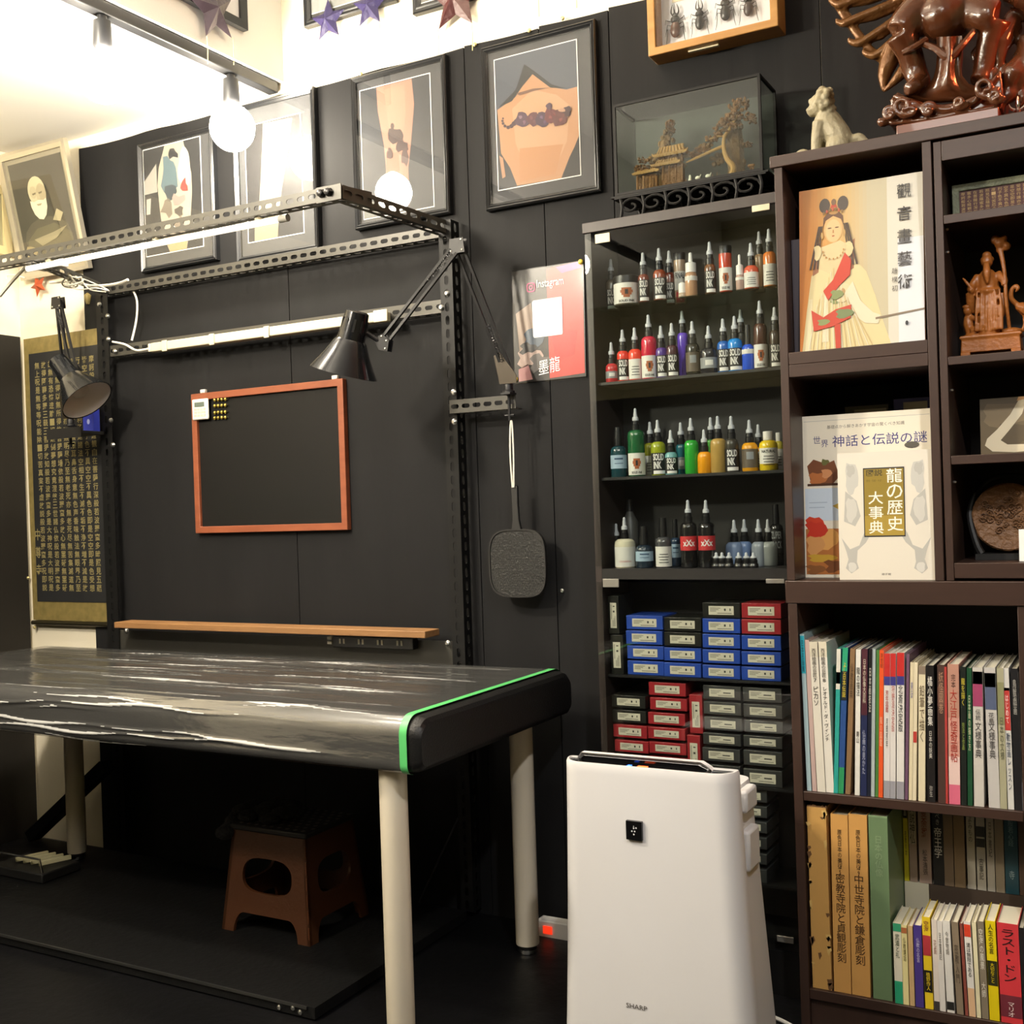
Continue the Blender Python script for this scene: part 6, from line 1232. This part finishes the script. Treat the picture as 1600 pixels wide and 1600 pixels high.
a = pY(1593, 880, 2.35); thing('white_card', MB(M('card_white', 'f2f0ec', .6)).obox((a.x+.03, 2.352, z0+.031), (.03, 0, 0), (0, .0006, 0), (0, .003, .0305)), 'small white card in front of the round relief', 'card', (a.x+.03, 2.35, z0))

# ------------------------------------------------------------------ lion figure and winged wood carving on top
ZP = 1.8263
soap = M('soapstone', 'a39a80', .5, bump=(90, .5, .006), var=(30, '8d8468', .3)); lc = pY(1288, 225, 2.40); lx, ly = lc.x, 2.40
t = T('lion_figure', 'pale stone lion figure sitting on top of the bookcase', 'lion figure', (lx, ly, ZP)); b = MB(soap)
F_ = lambda x, z, y=0: Vector((lx+x, ly+y, ZP+z))
b.loft([[F_(x*k-.004, z, y*k) for x, y in ((-.040, -.022), (.050, -.022), (.050, .022), (-.040, .022))] for k, z in ((1, 0), (1, .004))])
b.tube([F_(.030, .018), F_(.022, .036), F_(.008, .060), F_(-.002, .075)], [.020, .022, .021, .017], 12, 4)       # trunk, chest up
b.sph(F_(.024, .018, -.012), (.020, .012, .018)); b.sph(F_(.024, .018, .012), (.020, .012, .018))                     # haunches
for s in (-1, 1): b.tube([F_(-.004, .060, .012*s), F_(-.010, .030, .013*s), F_(-.012, .006, .013*s), F_(-.022, .005, .013*s)], [.012, .009, .008, .007], 10, 4); b.tube([F_(.022, .008, .016*s), F_(.002, .005, .018*s)], [.008, .006], 8)
b.sph(F_(-.004, .090), (.019, .020, .019)); b.sph(F_(-.018, .084), (.010, .012, .008)); b.sph(F_(-.017, .078), (.008, .009, .004)); b.sph(F_(-.025, .087), (.004, .004, .003))
for s in (-1, 1): b.sph(F_(-.018, .097, .008*s), (.005, .004, .005)); b.sph(F_(.002, .106, .013*s), (.004, .003, .008)); b.sph(F_(-.010, .103, .008*s), (.006, .004, .003))
for i in range(26): a_ = -1.9+3.8*i/25; q_ = .022; b.sph(F_(.004+q_*.35*math.sin(i*1.7), .088+q_*math.cos(a_), q_*math.sin(a_)), .0065, 8, 6)
for i in range(8): b.sph(F_(.010+.003*math.sin(i*2), .080-.004*i, (-1)**i*.012), .008, 8, 6)
b.sph(F_(-.001, .113), (.008, .007, .008))
b.tube([F_(.040, .020), F_(.056, .026), F_(.068, .016), F_(.084, .008)], [.010, .009, .007, .003], 8, 4); b.tube([F_(.040, .012), F_(.060, .012), F_(.078, .004)], [.009, .007, .003], 8, 3); b.sph(F_(-.034, .010, -.012), (.014, .012, .011))
b.v = [Vector((lx+(p.x-lx)*1.25, ly+(p.y-ly)*1.25, ZP+(p.z-ZP)*1.30)) for p in b.v]
sculpt(part('body', b, t), .0024, 1)
wood = M('polished_teak', '4c2916', .22, spec=.6, coat=.5, bump=(60, .15), var=(8, '5a331c', .3)); gold_w = M('gilded_wood', '6e4c26', .30, .35, bump=(90, .3, .006), var=(20, '6a4424', .35)); yv = 2.44
P = lambda px, py, dy=0: pY(px, py, yv+dy)
t = T('winged_carving', 'large polished wood carving of a winged guardian on a scroll base', 'wood carving', (P(1470, 190).x, yv, ZP)); sc_ = 1/769.
b = MB(wood)      # body: belly, thighs, knees, feet
for px, py, rx, ry, dy in ((1480, -10, 50, 62, -.01), (1478, 30, 44, 40, -.03), (1483, -60, 60, 50, 0)): b.sph(P(px, py, dy), (rx*sc_, .065, ry*sc_), 20, 14)
b.tube([P(1450, 10, -.02), P(1420, 34, -.055), P(1406, 52, -.065)], [.045, .036, .030], 14, 4); b.tube([P(1406, 52, -.065), P(1420, 80, -.05), P(1430, 112, -.04), P(1440, 132, -.05)], [.030, .026, .024, .020], 12, 4); b.tube([P(1440, 128, -.045), P(1428, 136, -.075), P(1416, 140, -.09)], [.020, .017, .012], 10, 3)
b.tube([P(1510, 10, -.02), P(1540, 24, -.055), P(1558, 26, -.06)], [.045, .036, .030], 14, 4); b.tube([P(1558, 30, -.055), P(1545, 70, -.045), P(1536, 110, -.04), P(1528, 128, -.05)], [.028, .025, .022, .018], 12, 4)
sculpt(part('figure', b, t), .0040, 4)
b = MB(wood)      # loin cloth falling to the base
cl = [(1463, 58, 1503, 56, -.085), (1464, 84, 1503, 80, -.088), (1462, 108, 1501, 104, -.085), (1458, 122, 1503, 118, -.082), (1448, 136, 1514, 131, -.078), (1428, 146, 1536, 138, -.070), (1404, 152, 1566, 142, -.062), (1402, 160, 1568, 150, -.058)]
def cross(x0_, y0_, x1_, y1_, d_):
    n = 14; f = [P(x0_+(x1_-x0_)*i/n, y0_+(y1_-y0_)*i/n, d_-.007*math.cos(2*PI*1.5*(i/n-.5))-.006*(1-(2*i/n-1)**2)) for i in range(n+1)]
    return f+[p+Vector((0, .02, 0)) for p in f[::-1]]
b.loft([cross(*c) for c in cl]); part('loin_cloth', b, t, smooth=70)
b = MB(wood); b.tube([P(1440, 68, -.07), P(1462, 76, -.085), P(1482, 90, -.09), P(1502, 72, -.085), P(1522, 48, -.07)], [.006, .007, .009, .007, .006], 8, 4); b.tube([P(1412, 82, -.07), P(1432, 72, -.08), P(1447, 62, -.07)], .007, 8, 3); part('sash', b, t)
b = MB(wood)      # scroll base
b.prism([P(x, y, -.075) for x, y in ((1392, 198), (1386, 186), (1394, 172), (1390, 156), (1402, 143), (1416, 150), (1436, 158), (1470, 163), (1500, 159), (1530, 146), (1548, 128), (1563, 107), (1567, 140), (1566, 170), (1480, 184))], (0, .125, 0))
b.tube([P(1396, 150, -.078), P(1420, 158, -.084), P(1470, 172, -.088), P(1520, 160, -.084), P(1558, 118, -.078)], [.004, .007, .008, .007, .003], 8, 5)
b.tube([P(1392, 192, -.08), P(1440, 188, -.086), P(1500, 178, -.086), P(1564, 166, -.08)], .005, 8, 4)
for cx_, cy_, r_, tn in ((1412, 166, 14, 1), (1424, 172, 10, -1), (1540, 136, 15, 1), (1390, 178, 9, -1), (1556, 150, 9, 1), (1450, 172, 9, -1), (1500, 160, 8, 1)):
    b.tube([P(cx_+r_*1.25*(1-k/24)*math.cos(tn*k*.45), cy_+r_*1.25*(1-k/24)*math.sin(tn*k*.45), -.092-.0006*k) for k in range(20)], [.0075-.00022*k for k in range(20)], 8)
b.tube([P(1405, 186, -.07), P(1388, 188, -.075), P(1378, 192, -.08), P(1374, 186, -.08)], [.012, .010, .009, .006], 10, 4)
sculpt(part('base', b, t), .0026, 1)
b = MB(M('plinth_teak', '6a4030', .3, coat=.4)).box(P(1402, 190, -.08).x, P(1562, 180, -.08).x, yv-.095, yv+.055, ZP, P(1480, 186, -.075).z-.0005); part('plinth', b, t, bevel=.002)
b = MB(gold_w)    # left wing: curled rib feathers
for x0_, y0_, x1_, y1_, xt, yt in ((1405, 2, 1330, 32, 1309, 34), (1412, 22, 1350, 64, 1328, 64), (1418, 44, 1372, 84, 1351, 82), (1400, -22, 1318, 6, 1298, 0), (1396, -46, 1300, -24, 1284, -30)):
    b.tube([P(x0_, y0_, -.0), P((x0_*.55+x1_*.45), y0_*.45+y1_*.55-3, -.01), P(x1_, y1_, -.014), P((x1_+xt)/2, (y1_+yt)/2+4, -.014), P(xt, yt, -.014), P(xt-2, yt-6, -.016)], [.011, .010, .009, .008, .006, .0015], 10, 4)
    b.tube([P(x0_+6, y0_+6, .004), P((x0_+x1_)/2, (y0_+y1_)/2+8, -.004), P(x1_+4, y1_+4, -.008)], [.008, .010, .004], 8, 3)
for k in range(5): b.tube([P(1298+13*k, -24+22*k, -.004), P(1310+13*k, -6+22*k, -.008)], [.005, .006], 8)
b.tube([P(1284, -40, 0), P(1302, 0, -.004), P(1330, 42, -.006), P(1362, 80, -.006), P(1392, 100, 0)], [.006, .006, .007, .009, .012], 8, 4)
b.tube([P(1400, 70, -.01), P(1388, 100, -.016), P(1382, 120, -.016), P(1380, 143, -.02)], [.020, .019, .014, .002], 10, 4); b.tube([P(1418, 96, -.02), P(1406, 118, -.026), P(1380, 144, -.026)], [.012, .012, .002], 8, 4)
b.tube([P(1430, -8, -.01), P(1424, 20, -.02), P(1412, 62, -.012), P(1400, 94, -.01)], [.020, .018, .016, .014], 10, 4); b.tube([P(1440, 2, -.06), P(1428, 12, -.066), P(1418, 8, -.06)], [.010, .009, .003], 8, 3)
for x0_, y0_, x1_, y1_, r_ in ((1432, 22, 1404, 52, .016), (1440, -6, 1408, 28, .018), (1416, 62, 1392, 92, .014), (1424, -30, 1390, 6, .018), (1404, 60, 1374, 86, .010), (1396, 36, 1352, 66, .008), (1384, 10, 1334, 34, .008)):
    b.tube([P(x0_, y0_, .004), P((x0_+x1_)/2+4, (y0_+y1_)/2+5, -.006), P(x1_, y1_, -.004)], [r_*.6, r_, .002], 10, 5)
sculpt(part('left_wing', b, t), .0027, 1)
b = MB(wood)      # right wing leaves
for x0_, y0_, x1_, y1_, xm, ym, r_ in ((1590, 20, 1562, 110, 1566, 60, .022), (1600, 60, 1590, 146, 1606, 100, .020), (1570, 60, 1548, 100, 1552, 84, .014), (1575, 120, 1566, 178, 1564, 150, .014), (1610, 10, 1640, 90, 1640, 40, .03), (1580, -10, 1620, 30, 1606, 0, .03), (1596, 130, 1588, 172, 1600, 150, .012), (1548, 66, 1530, 108, 1528, 86, .016), (1586, 40, 1556, 96, 1562, 68, .024), (1612, 84, 1574, 150, 1584, 118, .026), (1600, 120, 1562, 168, 1574, 150, .018), (1566, 96, 1552, 142, 1550, 118, .014)):
    b.tube([P(x0_, y0_, -.02), P(xm, ym, -.04), P(x1_, y1_, -.044)], [r_*.8, r_, .002], 10, 5)
for cx_, cy_, r_ in ((1586, 120, 10), (1590, 88, 9), (1604, 126, 10)): b.tube([P(cx_+r_*(1-k/20)*math.cos(k*.5), cy_+r_*(1-k/20)*math.sin(k*.5), -.03) for k in range(18)], .004, 6)
sculpt(part('right_wing', b, t), .0034, 2)
p = pY(1590, 172, 2.37)
b = MB(chrome); q0 = Vector((p.x, 2.38, ZP)); b.lathe(q0, [(.012, 0), (.012, .003), (.004, .006), (.003, .018), (.007, .024), (.003, .03), (.005, .036), (.001, .052)], 12)
for s in (-1, 1): b.tube([q0+Vector((0, 0, .024)), q0+Vector((.012*s, 0, .030)), q0+Vector((.016*s, 0, .040))], [.003, .003, .0006], 6, 3)
thing('silver_ornament', b, 'little shiny silver ornament beside the winged carving', 'ornament', tuple(q0))

# ------------------------------------------------------------------ glass case with the cork landscape on its stand
fk = M('case_black', '100f0f', .6, spec=.3); y0c, y1c = 2.492, 2.622
a = pY(957, 165, y0c); c = pY(955, 309, y0c); d = pY(1187, 113, y0c); x0, x1 = a.x, d.x; z1 = (a.z+d.z)/2; z0 = c.z+.002
zst = 1.7973
t = T('case_stand', 'black carved openwork stand on top of the glass cabinet', 'stand', ((x0+x1)/2, 2.55, zst)); b = MB(fk)
for yy in (y0c+.006, y1c-.008):
    b.box(x0-.012, x1+.012, yy-.006, yy+.006, zst, zst+.006); b.box(x0-.004, x1+.006, yy-.005, yy+.005, z0-.008, z0-.0004)
    for i in range(7): xx = x0+.01+(x1-x0-.02)*i/6; b.tube([(xx, yy, zst+.004), (xx+.006, yy-.004, (zst+z0)/2), (xx, yy, z0-.006)], .004, 6, 3)
    for i in range(6):
        xx = x0+.01+(x1-x0-.02)*(i+.5)/6; zm = (zst+z0)/2; r = max(.006, (z0-zst)*.36)
        b.tube([(xx+r*1.5*(1-k/18)*math.cos(k*.55), yy-.003, zm+r*(1-k/18)*math.sin(k*.55)) for k in range(15)], .0032, 6)
b.box(x0-.012, x1+.012, y0c, y1c, z0-.0045, z0-.0006); part('frame', b, t)
t = T('display_case', 'black edged glass case holding a carved cork landscape', 'display case', ((x0+x1)/2, 2.55, z0)); b = MB(fk); w = .006
for xx in (x0, x1-w):
    for yy in (y0c, y1c-w): b.box(xx, xx+w, yy, yy+w, z0, z1)
for zz in (z0, z1-w):
    for yy in (y0c, y1c-w): b.box(x0+w, x1-w, yy, yy+w, zz, zz+w)
    for xx in (x0, x1-w): b.box(xx, xx+w, y0c+w, y1c-w, zz, zz+w)
part('frame', b, t); part('floor_board', MB(fk).box(x0+w, x1-w, y0c+w, y1c-w, z0+.0005, z0+.005), t)
part('back_board', MB(M('case_back_green', '1f2621', .6)).box(x0+w, x1-w, y1c-w+.001, y1c-w+.003, z0+w, z1-w), t)
g2 = pane('case_glass', (.93, .97, .95, 1), 1.1); part('glass', MB(g2).box(x0+w, x1-w, y0c+.002, y0c+.0035, z0+w, z1-w), t); part('glass', MB(g2).box(x1-.0045, x1-.003, y0c+w, y1c-w, z0+w, z1-w), t); part('glass', MB(g2).box(x0+.003, x0+.0045, y0c+w, y1c-w, z0+w, z1-w), t)
ym = 2.545; cork = M('cork_carving', '8a5f2c', .8, bump=(140, .7, .008), var=(40, '6b4520', .35)); corkd = M('cork_dark', '553c1e', .85, bump=(100, .6, .008), var=(30, '70501f', .3)); corkl = M('cork_light', 'a67e44', .75)
zf = z0+.0055; K = lambda px, py, dy=0: pY(px, py, ym+dy)
def onf(v): return Vector((v.x, v.y, zf))
t = T('cork_landscape', 'cork carving of a pavilion, rocks and a leaning pine inside the glass case', 'carving', ((x0+x1)/2, ym, zf)); rd = random.Random(11)
b = MB(cork); b.loft([[(x0+.035, ym-.03, zf), (x1-.02, ym-.03, zf), (x1-.02, ym+.04, zf), (x0+.035, ym+.04, zf)], [(x0+.04, ym-.026, zf+.006), (x1-.025, ym-.026, zf+.004), (x1-.025, ym+.036, zf+.004), (x0+.04, ym+.036, zf+.006)]]); part('ground', b, t)
def roof(b, px, py, w, dpt, h):      # px pixel of ridge centre
    c_ = K(px, py); 
    b.loft([[c_+Vector((sx*w*k, sy*dpt*k, -h*f+(.006 if f == 1 and k > 1 else 0))) for sx, sy in ((-1, -1), (1, -1), (1, 1), (-1, 1))] for k, f in ((1.12, 1.0), (1.0, 1.03), (.8, .55), (.72, .0))])
    b.tube([c_+Vector((-w*.74, -dpt*.1, .003)), c_+Vector((w*.74, -dpt*.1, .003))], .003, 6)
    for i in range(9): xx = -w*.75+w*1.5*i/8; b.tube([c_+Vector((xx, -dpt*.76, .001)), c_+Vector((xx*1.35, -dpt*1.05, -h*.98))], .0014, 5)
    for sx in (-1, 1): b.tube([c_+Vector((sx*w*.95, -dpt, -h*.9)), c_+Vector((sx*w*1.15, -dpt*1.1, -h*.85)), c_+Vector((sx*w*1.25, -dpt*1.15, -h*.6))], [.003, .0028, .001], 6, 3)
b = MB(corkl); roof(b, 1052, 231, .036, .022, .022); roof(b, 1046, 252, .030, .024, .014); roof(b, 1014, 267, .028, .020, .010)
part('roofs', b, t)
b = MB(cork)
for px in (1036, 1046, 1056, 1066):
    for py0, py1, dy in ((241, 252, -.012), (256, 282, -.016)): b.tube([K(px, py0, dy), K(px, py1, dy)], .0022, 6)
b.box(K(1036, 245).x, K(1066, 245).x, ym-.006, ym+.014, K(1050, 252).z, K(1050, 240).z); b.box(K(1034, 245).x, K(1066, 245).x, ym-.004, ym+.014, zf, K(1050, 258).z)
for px in (996, 1006, 1016, 1026): b.tube([K(px, 275, -.014), onf(K(px, 290, -.014))], .003, 6)
b.box(K(996, 280).x, K(1026, 280).x, ym-.004, ym+.012, zf, K(1010, 274).z)
for i in range(11): xx = K(1000+8*i, 285, -.024); b.tube([Vector((xx.x, xx.y, zf+.004)), Vector((xx.x, xx.y, zf+.013))], .0013, 5)
part('pavilion', b, t)
b = MB(corkd)
for px, py, r in ((1044, 212, 10), (1047, 200, 7), (1050, 192, 5), (1040, 224, 11), (1030, 250, 10), (1022, 248, 9), (1088, 240, 9), (1100, 232, 10), (1110, 222, 8), (1120, 250, 10), (1145, 230, 14), (1148, 210, 13), (1150, 190, 12), (1140, 200, 10), (1155, 250, 12)):
    for k in range(13): b.sph(K(px+rd.uniform(-.8, .8)*r, py+rd.uniform(-.8, .8)*r, .016+rd.uniform(-.008, .006)), r*sc_*rd.uniform(.25, .55), 7, 5)
b.tube([onf(K(1035, 280, .02)), K(1038, 240, .02), K(1044, 205, .02)], [.02, .016, .006], 8, 4); b.tube([onf(K(1152, 266, .018)), K(1148, 230, .02), K(1150, 185, .02)], [.018, .022, .010], 8, 4)
part('rocks', b, t)
b = MB(corkl); b.tube([onf(K(1140, 268, -.012)), K(1146, 262, -.012), K(1136, 248, -.012), K(1131, 232, -.01), K(1132, 214, -.008), K(1140, 202, -.006), K(1152, 180, -.004)], [.008, .007, .006, .005, .0045, .004, .003], 8, 4); b.tube([K(1131, 228, -.01), K(1112, 236, -.012), K(1090, 246, -.014), K(1072, 254, -.014)], [.004, .0035, .003, .0015], 6, 4); b.tube([K(1134, 212, -.008), K(1118, 214, -.01), K(1102, 220, -.012)], [.003, .0025, .0015], 6, 3)
part('pine_trunk', b, t)
b = MB(cork)
for px, py, rx, ry in ((1154, 165, 15, 9), (1160, 160, 10, 7), (1146, 180, 14, 8), (1135, 192, 14, 8), (1125, 204, 12, 7), (1112, 216, 11, 6), (1098, 234, 12, 5), (1084, 242, 9, 4), (1170, 182, 11, 6), (1176, 190, 6, 4), (1150, 198, 10, 6), (1168, 226, 8, 4), (1004, 250, 9, 5), (1000, 262, 9, 6), (1018, 262, 8, 4), (1046, 196, 6, 7), (1052, 204, 4, 4)):
    for k in range(22): q_ = rd.random()**.5; a_ = rd.random()*6.28; b.sph(K(px+q_*math.cos(a_)*rx, py+q_*math.sin(a_)*ry, -.006+rd.uniform(-.010, .010)), (rx*sc_*rd.uniform(.18, .34), .006, ry*sc_*rd.uniform(.25, .5)), 7, 5)
part('pine_foliage', b, t)
b = MB(cork)
for i in range(16): px = 1084+6*i+rd.uniform(-2, 2); p = onf(K(px, 270, -.022)); b.tube([p, p+Vector((rd.uniform(-.002, .002), 0, rd.uniform(.006, .018)))], [.0012, .0006], 5)
for px in (1172, 1176): p = onf(K(px, 262, -.01)); b.tube([p, p+Vector((.001, 0, .014)), p+Vector((.004, 0, .024))], [.002, .0015, .0008], 5, 3); b.sph(p+Vector((0, 0, .022)), (.006, .005, .004), 7, 5)
part('shrubs', b, t)
for k, px in enumerate((1078, 1090, 1106)):
    p = onf(K(px, 272, -.022)); p.z = zf+.0065; b = MB(M('figurine_white', 'd8d4c4', .5))
    if k == 0: b.lathe(p, [(.005, 0), (.004, .006), (.0025, .010), (.003, .013), (.001, .016)], 8)
    else: b.sph(p+Vector((0, 0, .006)), (.0065, .004, .0045), 8, 6); b.tube([p+Vector((0, 0, .004)), p+Vector((0, 0, -.001))], .0008, 5); b.tube([p+Vector((.005, 0, .007)), p+Vector((.008, 0, .013))], [.0015, .001], 5)
    part('bird_figure' if k else 'person_figure', b, t)
